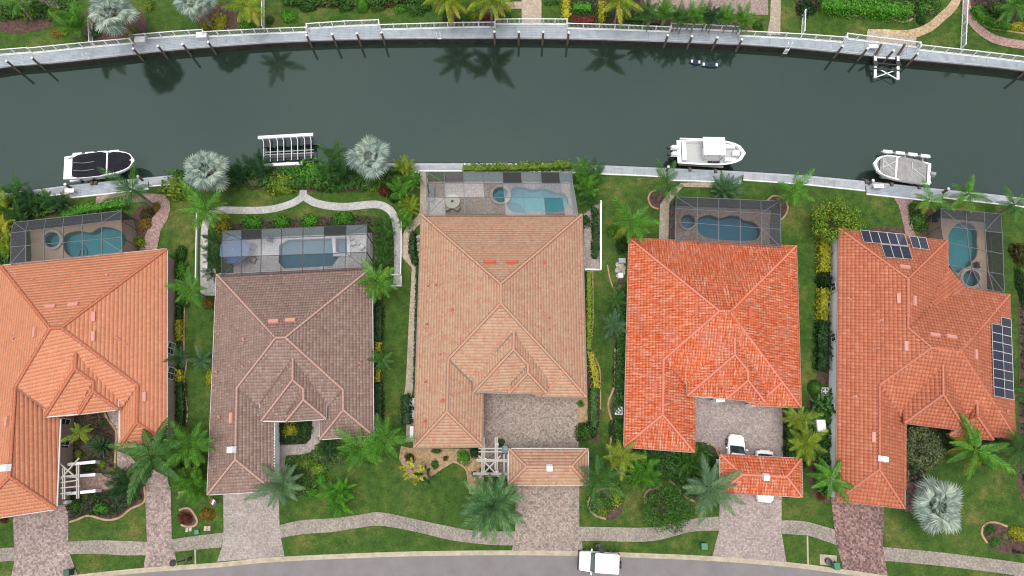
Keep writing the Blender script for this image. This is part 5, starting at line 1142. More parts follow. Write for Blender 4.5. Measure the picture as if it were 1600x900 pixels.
ground_cover('dark planting around the small round shrubs above the grey cage', [(352, 354), (420, 346), (480, 341), (560, 337), (600, 341), (610, 352), (606, 360), (560, 352), (354, 362)], 'shrub_dark', 700, .3, .16)
# --- near side, left to right
palm('feather_palm', 'green palm leaning over the dock beside the black-covered boat', 207, 297, 32, 4.6, n=14, emin=-30, trunk='thin')
palm('feather_palm', 'bright feathery palm at the corner of the white pebble path', 322, 330, 34, 4.6, mat='palm_bright', n=16, emin=-35, dead=('palm_yellow', 5))
palm('silver_fan_palm', 'silver fan palm over the near seawall left of the empty boat lift', 322, 266, 45, 5.2, 'fan', 'silver', 26, -25, 62, 'fat', 'silver fan palms')
palm('silver_fan_palm', 'silver fan palm over the near seawall right of the empty boat lift', 577, 246, 45, 5.2, 'fan', 'silver', 26, -25, 62, 'fat', 'silver fan palms')
palm('silver_fan_palm', 'huge silver fan palm on the front lawn of the solar-panelled house', 1467, 791, 52, 3.4, 'fan', 'silver', 38, -25, 62, 'fat', 'silver fan palms')
palm('silver_fan_palm', 'silver fan palm on the far bank at top left, beside the side fence', 174, 20, 46, 5.5, 'fan', 'silver', 30, -25, 62, 'fat', 'silver fan palms')
palm('silver_fan_palm', 'silver fan palm on the far bank cut by the top edge, behind the yellow shrub', 303, 0, 38, 5.0, 'fan', 'silver', 28, -25, 62, 'fat', 'silver fan palms')
palm('feather_palm', 'largest dark green palm at the front corner of the left house', 240, 710, 52, 5.0, 'coconut', 'palm', 15, -25, 60)
tuft('clumping_palm', 'dense dark clumping palm between the left garden beds', 190, 754, 31, 2.8, 'feather', 'palm_dark', 34, 'clumping palms', 'palm', 5)
palm('feather_palm', 'bright green palm between the left house and the brown-roofed house', 298, 697, 36, 4.2, mat='palm_bright', n=15, emin=-20, trunk='thin')
tuft('clumping_palm', 'tall bright lime clump along the left wall of the brown-roofed house', 304, 757, 32, 2.2, 'feather', 'palm_bright', 36, 'clumping palms', 'palm', 6)
tuft('clumping_palm', 'spare lime clump below the round shrub by the brown-roofed house', 300, 735, 20, 2.0, 'feather', 'palm_yellow', 16, 'clumping palms', 'palm', 3)
palm('pygmy_palm', 'sage green palm at the top of the pale driveway', 440, 757, 34, 2.8, 'date', 'palm_sage', 24, -25, 75, 'thin')
tuft('cycad', 'dark round cycad on the lawn right of the pale driveway', 528, 776, 30, 1.6, 'date', 'shrub_bright', 40, None, 'cycad', 4, .5)
palm('feather_palm', 'bright palm at the front right corner of the brown roof, left one of a pair', 563, 699, 34, 4.0, mat='palm_bright', n=15, emin=-25, trunk='thin')
palm('feather_palm', 'bright palm at the front right corner of the brown roof, right one of a pair', 600, 690, 34, 4.2, mat='palm_bright', n=15, emin=-25, trunk='thin')
tuft('agave', 'dark leafy clump under the front right corner of the brown roof', 512, 697, 20, 1.2, 'date', 'palm_dark', 24, None, 'plant', 3)
palm('feather_palm', 'yellowish bright palm at the back right corner of the brown roof', 590, 440, 30, 4.0, mat='palm_bright', n=16, emin=-30, trunk='thin', dead=('palm_yellow', 5))
palm('feather_palm', 'small green palm in the yellow hedge right of the brown roof', 598, 564, 19, 2.8, mat='palm', n=11, emin=-10, trunk='thin')
palm('small_palm', 'small dark palm over the yellow hedge on the left house wall', 282, 557, 17, 3.0, mat='palm_dark', n=14, emin=-10, trunk='thin')
palm('small_palm', 'small round blue-green palm at the left eave of the brown roof', 316, 562, 17, 2.6, 'date', 'agave', 16, -5, 75, 'thin')
palm('feather_palm', 'bright yellow-green palm at the back left corner of the brown roof', 298, 452, 25, 3.6, mat='palm_bright', n=14, emin=-20, trunk='thin')
palm('small_palm', 'pale yellow-green palm in the court against the tan wall', 125, 677, 19, 2.6, mat='palm_yellow', n=11, emin=-20, trunk='thin')
tuft('agave', 'round blue-green agave in the mulch court of the left house', 159, 698, 19, 1.0, 'sword', 'agave', 60, None, 'agave', 1, 0)
palm('date_palm', 'broad round date palm with yellowing rim below the pergola', 770, 790, 41, 3.2, 'date', 'date', 90, -30, 84, 'fat', None, dead=('palm_yellow', 14))
palm('date_palm', 'wide date palm with separate fronds left of the mauve driveway', 1107, 764, 38, 3.0, 'date', 'palm_sage', 24, -12, 72, 'fat', None)
tuft('banana_plant', 'yellow-leaved banana plant in the sandy bed', 648, 734, 24, 2.2, 'broad', 'palm_gold', 14, None, 'plant', 3)
tuft('banana_plant', 'dark banana plant behind the yellow-leaved one', 664, 742, 18, 1.6, 'broad', 'shrub_dark', 12, None, 'plant', 3)
palm('feather_palm', 'dark feathery palm beside the right corner of the cream carport', 936, 748, 34, 4.0, mat='palm', n=14, emin=-20, trunk='thin')
palm('feather_palm', 'yellow-green palm at the front left corner of the bright orange roof', 970, 714, 27, 3.6, mat='palm_yellow', n=14, emin=-25, trunk='thin')
tuft('clumping_palm', 'bright green clumping palm on the lawn before the orange roof', 1008, 740, 30, 2.6, 'feather', 'palm_bright', 34, 'clumping palms', 'palm', 5)
tuft('clumping_palm', 'darker clumping palm tucked under the front eave of the orange roof', 1018, 716, 20, 2.2, 'feather', 'palm', 20, 'clumping palms', 'palm', 3)
tuft('cycad', 'spiky green cycad under the corner of the orange roof', 1078, 722, 26, 1.6, 'date', 'shrub', 34, None, 'cycad', 3)
tuft('cycad', 'smaller round cycad at the bend of the mauve court', 1099, 706, 18, 1.5, 'date', 'shrub', 22, None, 'cycad', 2)
tree('thin airy tree shading the sidewalk left of the mauve driveway', 1043, 794, 37, 4.5, 'shrub', 7, thin=True)
palm('feather_palm', 'lime palm beside the right edge of the mauve court, upper one', 1246, 655, 24, 3.4, mat='palm_yellow', n=12, emin=-20, trunk='thin')
palm('feather_palm', 'lime palm beside the right edge of the mauve court, lower one', 1259, 692, 29, 3.6, mat='palm_yellow', n=15, emin=-20, trunk='thin')
palm('feather_palm', 'wide-fronded palm with yellow tips at the left of the red driveway', 1299, 749, 37, 3.6, 'coconut', 'palm_bright', 11, -20, 50, 'thin')
tuft('banana_plant', 'dark broad-leaved plant by the white wall of the right house', 1285, 632, 21, 2.2, 'broad', 'palm', 18, None, 'plant', 3)
tree('grey-green olive-like tree in the entry of the solar-panelled house', 1442, 700, 32, 3.6, 'shrub_olive', 7)
palm('coconut_palm', 'coconut palm with yellow drooping fronds before the small porch roof', 1523, 703, 41, 3.6, 'coconut', 'palm_bright', 14, -20, 60, 'mid', dead=('palm_gold', 5))
palm('feather_palm', 'green palm cut by the right edge below the solar-panelled roof', 1597, 702, 36, 3.8, mat='palm', n=14, emin=-20, trunk='thin')
palm('feather_palm', 'green palm at the right edge level with the lower solar panels', 1604, 610, 24, 3.2, mat='palm', n=13, emin=-20, trunk='thin')
palm('small_palm', 'small palm with yellow base beside the red paver path on the seawall', 1452, 312, 23, 3.4, mat='palm_bright', n=11, emin=-35, trunk='thin', dead=('palm_yellow', 4))
palm('feather_palm', 'bright palm over the seawall above the solar house pool cage', 1511, 304, 28, 3.8, mat='palm_bright', n=13, emin=-30, trunk='thin')
palm('feather_palm', 'bright palm by the seawall at the far right edge', 1584, 320, 25, 3.6, mat='palm', n=13, emin=-30, trunk='thin')
palm('feather_palm', 'green palm in a ring bed right of the dark blue pool cage', 1240, 299, 31, 4.2, mat='palm_bright', n=13, emin=-35, trunk='thin')
palm('feather_palm', 'dark green palm at the top of the beige path by the hard-top boat', 1042, 287, 29, 4.6, mat='palm', n=13, emin=-35, trunk='thin')
tuft('cycad', 'spiky pale green fan-shaped cycad between the dock and the dark cage', 1132, 298, 21, 1.3, 'date', 'agave', 34, None, 'cycad', 1, 0)
palm('feather_palm', 'drooping yellow-green palm at the back left corner of the orange roof', 986, 348, 33, 4.0, 'feather', 'palm_bright', 18, -35, 70, 'thin', dead=('palm_yellow', 6))
tree('spreading yellow-green tree at the back left corner of the terracotta roof', 1309, 343, 37, 4.0, 'shrub_lime', 7)
for i, (x, y, r_, mt, lb) in enumerate([(907, 263, 20, 'palm_bright', 'top left clump of the palm thicket right of the long pool cage'), (929, 269, 22, 'palm', 'top right clump of the palm thicket right of the long pool cage'), (916, 290, 24, 'palm_bright', 'middle clump of the palm thicket right of the long pool cage'), (921, 312, 20, 'palm', 'lowest clump of the palm thicket right of the long pool cage'),
    (632, 262, 22, 'palm_yellow', 'top clump of the palm row left of the cream house pool cage'), (644, 282, 18, 'palm_bright', 'second clump down the palm row left of the cream house pool cage'), (627, 299, 22, 'palm_bright', 'third clump down the palm row left of the cream house pool cage'), (640, 322, 20, 'palm_yellow', 'fourth clump down the palm row left of the cream house pool cage'), (634, 344, 17, 'palm_bright', 'bottom clump of the palm row left of the cream house pool cage'),
    (402, 262, 26, 'palm_dark', 'dark palm clump at the left end of the empty boat lift'), (372, 272, 22, 'palm_dark', 'dark palm clump right of the left silver fan palm'), (520, 243, 24, 'palm', 'green palm clump reaching the water right of the empty boat lift'), (534, 268, 26, 'palm_dark', 'dark palm clump left of the right silver fan palm'), (507, 268, 20, 'palm', 'mid green palm clump behind the forked pebble path'),
    (22, 300, 26, 'palm', 'palm clump at the left edge against the canal'), (3, 320, 26, 'palm_yellow', 'yellowish palm clump at the left edge of the photo'), (45, 316, 24, 'palm_dark', 'dark palm clump above the left pool cage'), (70, 312, 18, 'palm', 'green palm clump at the start of the left seawall walk'), (92, 316, 18, 'palm_dark', 'blue-green palm clump below the black-covered boat dock'), (3, 357, 24, 'palm_gold', 'yellow-brown palm clump left of the left pool cage'), (6, 384, 20, 'palm_yellow', 'lowest palm clump at the left edge by the pool cage'), (24, 334, 20, 'palm', 'palm clump touching the back corner of the left pool cage')]):
    tuft('clumping_palm', lb, x, y, r_, 2.6, 'feather', mt, 26, 'palm thickets along the near seawall', 'palm', 4)
for i, (x, y) in enumerate([(598, 350), (600, 366), (597, 382), (600, 398), (596, 414)]):
    tuft('clumping_palm', ['top', 'second from top', 'middle', 'second from bottom', 'bottom'][i]+' clump of the dense palm hedge right of the grey pool cage', x, y, 19, 2.2, 'feather', 'palm', 30, 'palm hedge right of the grey pool cage', 'palm', 4)
for i, (x, y) in enumerate([(331, 372), (327, 390), (331, 408), (326, 426)]):
    tuft('clumping_palm', ['top', 'second', 'third', 'lowest'][i]+' dark palm in the row left of the grey pool cage', x, y, 15, 2.6, 'feather', 'palm_dark', 18, 'dark palms left of the grey pool cage', 'palm', 3)
S = [
 (272, 291, 25, 'shrub_lime', 'loose', 2.0, None, 'loose yellow-green bush on the seawall left of the silver fan palm'),
 (395, 285, 18, 'shrub_olive', 'round', 1.2, 10, 'low dull shrub under the dark palms near the empty lift'),
 (440, 286, 27, 'shrub_lime', 'round', 2.0, 22, 'big yellow-topped bush left of the pebble path fork'),
 (486, 270, 30, 'shrub_bright', 'round', 2.2, 26, 'big bright green bush right of the pebble path fork'),
 (462, 272, 18, 'shrub_bright', 'round', 1.8, None, 'bright bush right below the empty boat lift'),
 (512, 287, 20, 'shrub', 'round', 1.4, 13, 'mid green bush at the left of the upper lawn strip'),
 (600, 297, 13, 'shrub_red', 'loose', 1.0, None, 'reddish bush below the right silver fan palm'),
 (586, 288, 14, 'shrub_lime', 'loose', 1.2, None, 'yellowish bush under the right silver fan palm'),
 (345, 350, 14, 'shrub_yellow', 'loose', 1.6, None, 'yellow shrub at the top left corner of the grey pool cage'),
 (394, 346, 19, 'shrub_bright', 'round', 1.3, 12, 'leftmost round shrub above the grey pool cage'),
 (439, 345, 15, 'shrub_bright', 'round', 1.3, 12, 'second round shrub above the grey pool cage'),
 (483, 344, 17, 'shrub_bright', 'round', 1.3, 12, 'third round shrub above the grey pool cage'),
 (537, 340, 17, 'shrub_bright', 'round', 1.3, 12, 'rightmost round shrub above the grey pool cage'),
 (278, 747, 19, 'shrub', 'clip', 1.6, 20, 'big clipped round shrub at the bend of the left paver path'),
 (288, 809, 12, 'shrub_red', 'loose', .9, 10, 'dark red bush in the looped edging by the sidewalk'),
 (322, 804, 12, 'shrub_orange', 'round', .9, 11, 'orange-green bush beside two grave-like stepping stones'.replace('grave-like ', '')),
 (236, 715, 5, 'shrub_yellow', 'loose', 3.4, None, 'tiny yellow flower cluster in the largest dark palm'),
 (326, 473, 9, 'shrub_orange', 'round', .9, 11, 'orange croton at the back left corner of the brown house'),
 (328, 590, 7, 'shrub_yellow', 'round', 1.0, 16, 'narrow yellow shrub on the left wall of the brown house'),
 (282, 396, 10, 'shrub', 'round', 1.2, 14, 'green shrub at the back right corner of the left house'),
 (283, 422, 10, 'shrub_bright', 'round', 1.4, 18, 'tall green shrub along the left house wall below the corner'),
 (228, 333, 12, 'shrub_brown', 'loose', .9, 10, 'brownish shrub in the curve of the pink path'),
 (226, 350, 10, 'shrub_orange', 'loose', .9, 12, 'rust and green shrub right of the left pool cage'),
 (217, 377, 10, 'shrub_lime', 'loose', .9, 12, 'yellow-green shrub at the lower right corner of the left pool cage'),
 (244, 322, 8, 'shrub_orange', 'loose', .7, None, 'small orange shrub at the inner bend of the pink path'),
 (116, 792, 9, 'shrub', 'round', .8, None, 'green shrub at the left end of the lower left bed'),
 (119, 777, 9, 'shrub_dark', 'round', .7, None, 'dark shrub below the pergola of the left house'),
 (113, 772, 6, 'shrub_orange', 'loose', .6, None, 'orange flowering shrub under the pergola of the left house'),
 (134, 774, 7, 'shrub_orange', 'loose', .6, None, 'orange flowering shrub right of the pergola of the left house'),
 (157, 794, 14, 'shrub_bright', 'loose', .9, 10, 'bright feathery shrub in the middle of the lower left bed'),
 (148, 776, 10, 'shrub_dark', 'loose', .6, None, 'dark shrub in the upper part of the lower left bed'),
 (122, 710, 7, 'shrub_lime', 'round', .7, None, 'small yellow-green shrub at the top of the left pergola'),
 (136, 730, 12, 'shrub_dark', 'round', .6, 8, 'dark low shrub between the white pergola beams'),
 (159, 725, 8, 'shrub_lime', 'loose', .5, None, 'small yellow-green shrub below the blue-green agave'),
 (4, 812, 8, 'shrub_red', 'loose', .6, 6, 'red shrub at the bottom left under the orange eave'),
 (158, 660, 7, 'shrub_olive', 'loose', .4, None, 'pale grey shrub near the top of the mulch court'),
 (453, 673, 14, 'shrub_yellow', 'round', 1.2, 13, 'round yellow shrub in the green entry court'),
 (475, 672, 13, 'shrub_dark', 'round', .8, 14, 'dark shrub right of the round yellow one in the entry court'),
 (447, 689, 12, 'shrub_dark', 'round', .6, 6, 'dark low shrub below the round yellow one'),
 (477, 724, 16, 'shrub_lime', 'round', .7, 11, 'yellow-green ground shrub at the top of the curved bed'),
 (497, 733, 15, 'shrub_lime', 'round', .7, 12, 'yellow-green ground shrub at the middle of the curved bed'),
 (500, 750, 11, 'shrub_bright', 'round', .7, 12, 'green ground shrub at the lower bend of the curved bed'),
 (484, 769, 15, 'shrub_bright', 'round', .7, 8, 'green ground shrub at the tip of the curved bed'),
 (458, 728, 10, 'shrub', 'round', .6, 8, 'green ground shrub beside the curved entry path'),
 (725, 714, 13, 'shrub_bright', 'loose', 1.0, None, 'spiky bright shrub in the sandy bed by the cream eave'),
 (741, 706, 10, 'shrub_dark', 'round', .8, None, 'dark shrub under the front right corner of the cream wing'),
 (680, 726, 7, 'shrub', 'round', .6, None, 'small round green shrub in the sandy bed'),
 (682, 705, 9, 'shrub', 'round', .5, 4, 'low green shrub under the front left eave of the cream house'),
 (696, 716, 5, 'shrub_brown', 'loose', .4, None, 'small brown shrub in the middle of the sandy bed'),
 (741, 740, 5, 'shrub_red', 'loose', .4, None, 'small dark red rosette beside the pergola of the cream house'),
 (640, 715, 9, 'shrub_brown', 'loose', .8, None, 'dry brown shrub at the left end of the sandy bed'),
 (760, 737, 12, 'shrub', 'round', .8, 9, 'green shrub under the pergola of the cream house'),
 (783, 692, 7, 'shrub', 'round', .6, None, 'green shrub beside the teal pot'),
 (916, 676, 17, 'shrub', 'round', 1.8, 17, 'large round green shrub right of the grey court'),
 (907, 631, 6, 'shrub_bright', 'loose', .6, None, 'small spiky shrub at the top right of the grey court'),
 (937, 788, 21, 'shrub', 'round', .7, 17, 'low green mound in the circular bed by the sidewalk'),
 (964, 777, 12, 'shrub_lime', 'loose', 1.0, 19, 'yellow-green bush on the right of the circular bed'),
 (942, 797, 12, 'shrub_lime', 'loose', .9, None, 'yellow-green bush at the bottom of the circular bed'),
 (960, 671, 9, 'shrub_dark', 'round', .7, 16, 'dark shrub left of the air conditioner by the orange roof'),
 (967, 685, 9, 'shrub', 'round', .7, 9, 'green shrub below the air conditioner by the orange roof'),
 (968, 450, 10, 'shrub_olive', 'round', .9, 9, 'dull shrub below the pale rocks'),
 (969, 485, 8, 'shrub_olive', 'loose', .8, None, 'dull shrub between the two small palms left of the orange roof'),
 (970, 540, 8, 'shrub_dark', 'round', .8, 8, 'dark shrub below the two small palms left of the orange roof'),
 (1048, 715, 18, 'shrub_dark', 'round', 1.0, 9, 'dark shrub under the front eave of the orange roof'),
 (1118, 732, 9, 'shrub_dark', 'round', .8, 14, 'dark shrub left of the orange carport'),
 (1073, 742, 12, 'shrub_bright', 'round', .6, 7, 'low green shrub at the foot of the wide date palm'),
 (1232, 668, 9, 'shrub_brown', 'round', .9, None, 'brownish shrub at the top right of the mauve court'),
 (1243, 668, 8, 'shrub', 'round', .9, None, 'green shrub behind the brownish one by the mauve court'),
 (1231, 682, 8, 'shrub_dark', 'round', .8, None, 'dark shrub in the middle right of the mauve court bed'),
 (1241, 681, 7, 'shrub_olive', 'round', .8, None, 'pale shrub in the mauve court bed'),
 (1233, 703, 11, 'shrub_dark', 'loose', .9, 9, 'dark shrub at the upper right corner of the orange carport'),
 (1276, 606, 12, 'shrub', 'clip', 1.3, 14, 'clipped round shrub by the air conditioner of the right house'),
 (1289, 694, 13, 'shrub_dark', 'round', 1.2, 12, 'dark shrub below the white generator'),
 (1288, 775, 12, 'shrub_red', 'loose', .7, 7, 'dark red shrub at the top left of the red driveway'),
 (1291, 439, 13, 'shrub_dark', 'round', 2.2, 14, 'dark green shrub interrupting the yellow hedge'),
 (1438, 343, 15, 'shrub', 'round', 1.1, 20, 'green mound left of the right pool cage'),
 (1430, 325, 9, 'shrub', 'round', .9, 10, 'small green mound above the larger one by the red path'),
 (1597, 394, 13, 'shrub_brown', 'loose', 1.8, 22, 'brown and green shrub at the right edge beside the pool cage'),
 (1500, 690, 24, 'shrub_dark', 'round', .9, 10, 'dark low planting under the porch eave of the right house'),
 (1568, 695, 22, 'shrub_dark', 'round', .9, 9, 'dark low planting under the right front corner of the terracotta roof'),
 (1540, 722, 9, 'shrub_brown', 'loose', .6, 6, 'reddish brown ground plant below the coconut palm'),
 (1594, 834, 15, 'shrub_yellow', 'round', 1.0, 11, 'bright yellow shrub at the right edge of the oval bed'),
 (1548, 828, 10, 'shrub', 'loose', .7, 9, 'green shrub at the top of the oval bed'),
 (1556, 848, 10, 'shrub_bright', 'loose', .6, 8, 'green shrub at the bottom of the oval bed'),
 (1572, 838, 9, 'shrub_olive', 'loose', .5, 8, 'pale grassy shrub in the centre of the oval bed'),
 (1600, 450, 9, 'shrub_dark', 'round', 1.0, 34, 'long dark shrub at the right edge below the pool cage'),
 (1250, 288, 7, 'shrub_bright', 'loose', 1.0, None, 'small bright bush at the foot of the ring-bed palm'),
 # far bank

 (974, 383, 12, 'shrub_dark', 'loose', 1.6, 13, 'dark bush at the back left corner of the orange roof'),
 (958, 360, 10, 'shrub_bright', 'loose', 1.2, None, 'bright bush under the drooping yellow-green palm'),
 (992, 746, 15, 'shrub_bright', 'loose', 1.0, 11, 'bright green bush on the lawn before the clumping palms'),
 (1062, 728, 13, 'shrub', 'loose', .9, 9, 'green bush left of the spiky cycad'),
 (1035, 733, 12, 'shrub_dark', 'loose', .9, 9, 'dark bush right of the bright clumping palm'),
 (548, 712, 14, 'shrub', 'loose', 1.0, 9, 'green bush under the pair of bright palms, left side'),
 (578, 716, 14, 'shrub_bright', 'loose', 1.0, 9, 'bright bush under the pair of bright palms, right side'),
 (530, 703, 12, 'shrub_dark', 'loose', .8, 8, 'dark bush right of the leafy clump at the brown eave'),
 (274, 688, 12, 'shrub_dark', 'loose', 1.0, 9, 'dark bush at the front right corner of the left house'),
 (286, 718, 14, 'shrub', 'loose', 1.2, 11, 'green bush above the big clipped round shrub'),
 (313, 715, 10, 'shrub_lime', 'loose', 1.2, 14, 'lime bush on the left wall of the brown house, lower part'),
 (1252, 725, 10, 'shrub_dark', 'loose', .9, 8, 'dark bush right of the orange carport corner'),
 (1272, 705, 10, 'shrub', 'loose', 1.1, 10, 'green bush between the lime palms and the white wall'),
 (915, 344, 10, 'shrub', 'loose', 1.2, 12, 'green bush at the foot of the palm thicket by the long cage'),
 (614, 305, 12, 'shrub_dark', 'loose', 1.2, None, 'dark bush left of the palm row by the cream house cage'),
 (285, 470, 9, 'shrub', 'loose', 1.2, 12, 'green bush below the bright palm between the two left houses'),
 (60, 8, 16, 'shrub', 'loose', 1.6, 10, 'green bush over the edge of the top left pool deck'),
 (85, 20, 12, 'shrub_lime', 'loose', 1.4, None, 'yellow-green bush between the top left pool and bright clump'),
 (145, 52, 12, 'shrub', 'loose', 1.0, 8, 'green bush left of the first side fence'),
 (232, 8, 9, 'shrub_lime', 'loose', 1.0, None, 'yellow bush right of the far left silver fan palm'),
 (420, 30, 8, 'shrub', 'loose', .9, None, 'small green bush by the second side fence'),
 (540, 10, 13, 'shrub', 'loose', 1.1, 8, 'green bush left of the neat round bush'),
 (590, 10, 13, 'shrub', 'loose', 1.1, 8, 'green bush right of the neat round bush'),
 (625, 12, 12, 'shrub_bright', 'loose', 1.1, 8, 'bright bush further right of the neat round bush'),
 (660, 8, 15, 'shrub', 'loose', 1.5, 12, 'tall green bush next to the left twin palm'),
 (740, 22, 10, 'shrub_lime', 'loose', 1.0, None, 'yellow-green bush right between the twin palms'),
 (790, 24, 10, 'shrub', 'loose', .9, 8, 'green bush left of the far paved path'),
 (1185, 38, 9, 'shrub', 'loose', 1.2, 9, 'green bush at the right end of the feathery palm hedge'),
 (1440, 30, 9, 'shrub_dark', 'loose', .9, None, 'dark bush at the right end of the winding border'),
 (1560, 14, 16, 'shrub', 'loose', 1.6, 13, 'green bush behind the curved hedge at top right'),
 (14, 16, 24, 'palm', 'loose', 2.0, 14, 'green thicket beside the pool corner at top left'),
 (46, 20, 12, 'shrub_lime', 'loose', 1.2, None, 'yellow-green shrub at the edge of the top left lawn'),
 (92, 50, 14, 'shrub_orange', 'loose', .9, 8, 'orange-tinted low shrub below the bright clump at top left'),
 (205, 50, 13, 'shrub_lime', 'loose', 1.0, 9, 'yellow-green shrub right of the far left silver fan palm'),
 (342, 33, 14, 'shrub_yellow', 'round', 1.0, 17, 'bright yellow shrub on the far bank behind the dock box'),
 (320, 38, 8, 'shrub_yellow', 'round', .9, None, 'small yellow shrub left of the bright yellow one on the far bank'),
 (385, 38, 12, 'shrub_bright', 'loose', 1.0, None, 'bright bush under the far palm left of the side fence'),
 (450, 24, 13, 'shrub_bright', 'round', .9, None, 'bright round bush on the far lawn near the side fence'),
 (480, 8, 18, 'shrub', 'round', 1.2, 9, 'green bush at the top edge right of the side fence'),
 (566, 6, 10, 'shrub_bright', 'clip', 1.6, 12, 'neat round bush at the top edge above the far lawn'),
 (524, 4, 22, 'shrub_brown', 'loose', .9, 8, 'brown planting at the top edge above the far lawn'),
 (608, 4, 20, 'shrub_brown', 'loose', .9, 8, 'brown planting right of the neat round bush'),
 (648, 10, 16, 'shrub', 'loose', 1.2, None, 'green bush left of the twin palms'),
 (724, 28, 10, 'shrub', 'round', .8, 12, 'green bush between the twin palms'),
 (700, 26, 9, 'shrub_dark', 'round', .8, 12, 'dark bush left of the twin palms foot'),
 (764, 28, 14, 'shrub_red', 'round', .8, 10, 'red bush at the foot of the right twin palm'),
 (715, 34, 7, 'shrub_red', 'loose', .6, None, 'small red plant at the foot of the left twin palm'),
 (862, 2, 12, 'shrub', 'round', .8, 6, 'green bush at the top edge beside the far paved path'),
 (1022, 40, 14, 'shrub_dark', 'loose', .7, 6, 'dark low bush at the foot of the feathery palm hedge'),
 (1450, 8, 24, 'shrub', 'loose', 1.4, 16, 'loose green bush between the clipped hedge and gold path'),
 (1458, 18, 8, 'shrub_olive', 'loose', .8, None, 'grey twiggy bush beside the gold path'),
 (1590, 40, 14, 'shrub_yellow', 'round', .9, 9, 'yellow shrub by the pink path at the top right'),
 (1262, 12, 17, 'shrub_dark', 'loose', 1.6, 15, 'dark bush left of the clipped hedge on the far bank'),
]
for px, py, r_, mt, kd, h, ry, lb in S:
    if mt == 'palm': mt = 'shrub'
    shrub(lb, px, py, r_, mt, kd, h, ry)
hedge('bright hedge behind the left pool cage', [(98, 336), (130, 328), (165, 321), (196, 316)], 14, 1.2)
hedge('low hedge along the seawall behind the long pool cage', [(724, 263), (780, 262), (840, 260), (892, 257)], 11, 1.1, 'shrub_lime', 50, .13, lump=.3)
hedge('dark hedge strip right of the brown roof, upper part', [(592, 478), (591, 532)], 12, .8, 'shrub_dark')
hedge('dark hedge strip right of the brown roof, lower part', [(591, 600), (591, 665)], 13, .8, 'shrub_dark')
hedge('yellow hedge piece right of the brown roof, upper one', [(591, 535), (591, 549)], 9, .9, 'shrub_yellow')
hedge('yellow hedge piece right of the brown roof, lower one', [(591, 577), (591, 597)], 9, .9, 'shrub_yellow')
hedge('yellow hedge on the left house wall above the small palm', [(279, 500), (279, 532)], 9, .9, 'shrub_yellow')
hedge('yellow hedge on the left house wall below the small palm', [(280, 578), (280, 596)], 9, .9, 'shrub_yellow')
hedge('dark hedge along the lower wall of the left house', [(281, 600), (283, 640), (280, 676)], 10, .8, 'shrub_dark')
hedge('dark hedge along the upper wall of the left house', [(280, 462), (280, 498)], 8, .8, 'shrub_dark')
hedge('tall clipped oval hedge left of the cream house', [(634, 616), (635, 640), (635, 662)], 12, 1.6, 'shrub_dark')
hedge('narrow dark hedge at the back left of the cream house', [(644, 362), (644, 398), (651, 412)], 9, 1.0, 'shrub_dark')
hedge('thin dark hedge along the left wall of the cream house', [(652, 415), (650, 520), (648, 600)], 4, .7, 'shrub_dark')
hedge('dark hedge between the grey-white wall and the cream house', [(930, 325), (931, 360), (930, 402)], 9, 1.0, 'shrub_dark')
hedge('yellow hedge along the right wall of the cream house', [(920, 425), (921, 480), (920, 545)], 8, .9, 'shrub_lime')
hedge('yellow mound hedge where the edging bulges right of the cream house', [(921, 550), (929, 580), (932, 606)], 11, .9, 'shrub_yellow')
hedge('green hedge right of the grey court', [(928, 608), (927, 668)], 12, 1.0, 'shrub')
hedge('dark strip of planting left of the orange roof', [(967, 552), (966, 605)], 12, .7, 'shrub_dark')
hedge('yellow hedge by the white wall of the right house, upper part', [(1289, 372), (1288, 424)], 16, 1.1, 'shrub_yellow', ls=.12)
hedge('yellow hedge by the white wall of the right house, lower part', [(1288, 452), (1287, 500)], 15, 1.1, 'shrub_yellow', ls=.12)
hedge('dark hedge by the white wall of the right house', [(1287, 503), (1286, 578)], 18, 1.1, 'shrub_dark', ls=.12)
hedge('yellow clipped hedge left of the red one on the far bank', [(884, -4), (885, 28)], 11, .9, 'shrub_yellow')
hedge('yellow clipped hedge right of the red one on the far bank', [(940, 2), (939, 34)], 11, .9, 'shrub_yellow')
hedge('dark red hedge on the far bank', [(893, 31), (928, 31)], 13, .8, 'shrub_red')
hedge('green clipped hedge above the red one on the far bank', [(896, 11), (923, 11)], 13, .8, 'shrub_bright')
hedge('small green hedge at the foot of the yellow palm on the far bank', [(976, 28), (1006, 29)], 11, .6, 'shrub')
hedge('long bright clipped hedge on the far bank', [(1284, 6), (1330, 9), (1380, 13), (1424, 16)], 22, 1.4, 'shrub_bright', 50, .12)
hedge('curved green hedge inside the pink path edging', [(1524, 10), (1534, 26), (1556, 36), (1578, 40)], 14, .9, 'shrub_bright')
palm('small_palm', 'upper small palm left of the orange roof', 962, 470, 16, 2.2, mat='palm', n=12, emin=-5, trunk='thin')
palm('small_palm', 'lower small blue-green palm left of the orange roof', 960, 508, 19, 2.2, mat='agave', n=14, emin=-5, trunk='thin')
tuft('clumping_palm', 'bright green clump in the lawn at top left of the far bank', 113, 32, 28, 4.6, 'feather', 'palm_bright', 40, 'clumping palms', 'palm', 5)
palm('feather_palm', 'small palm over the far lawn at top left', 25, 6, 22, 3.0, mat='palm_bright', n=12, emin=-20, trunk='thin')
palm('feather_palm', 'palm on the far bank left of the side fence, near the yellow shrubs', 384, 8, 34, 5.0, mat='palm_yellow', n=16, emin=-35, dead=('palm_gold', 4))
palm('feather_palm', 'left palm of the twin yellowish palms on the far bank', 704, -2, 36, 5.2, 'coconut', 'palm_yellow', 17, -25, 65, 'mid', 'twin palms on the far bank', dead=('palm_gold', 6))
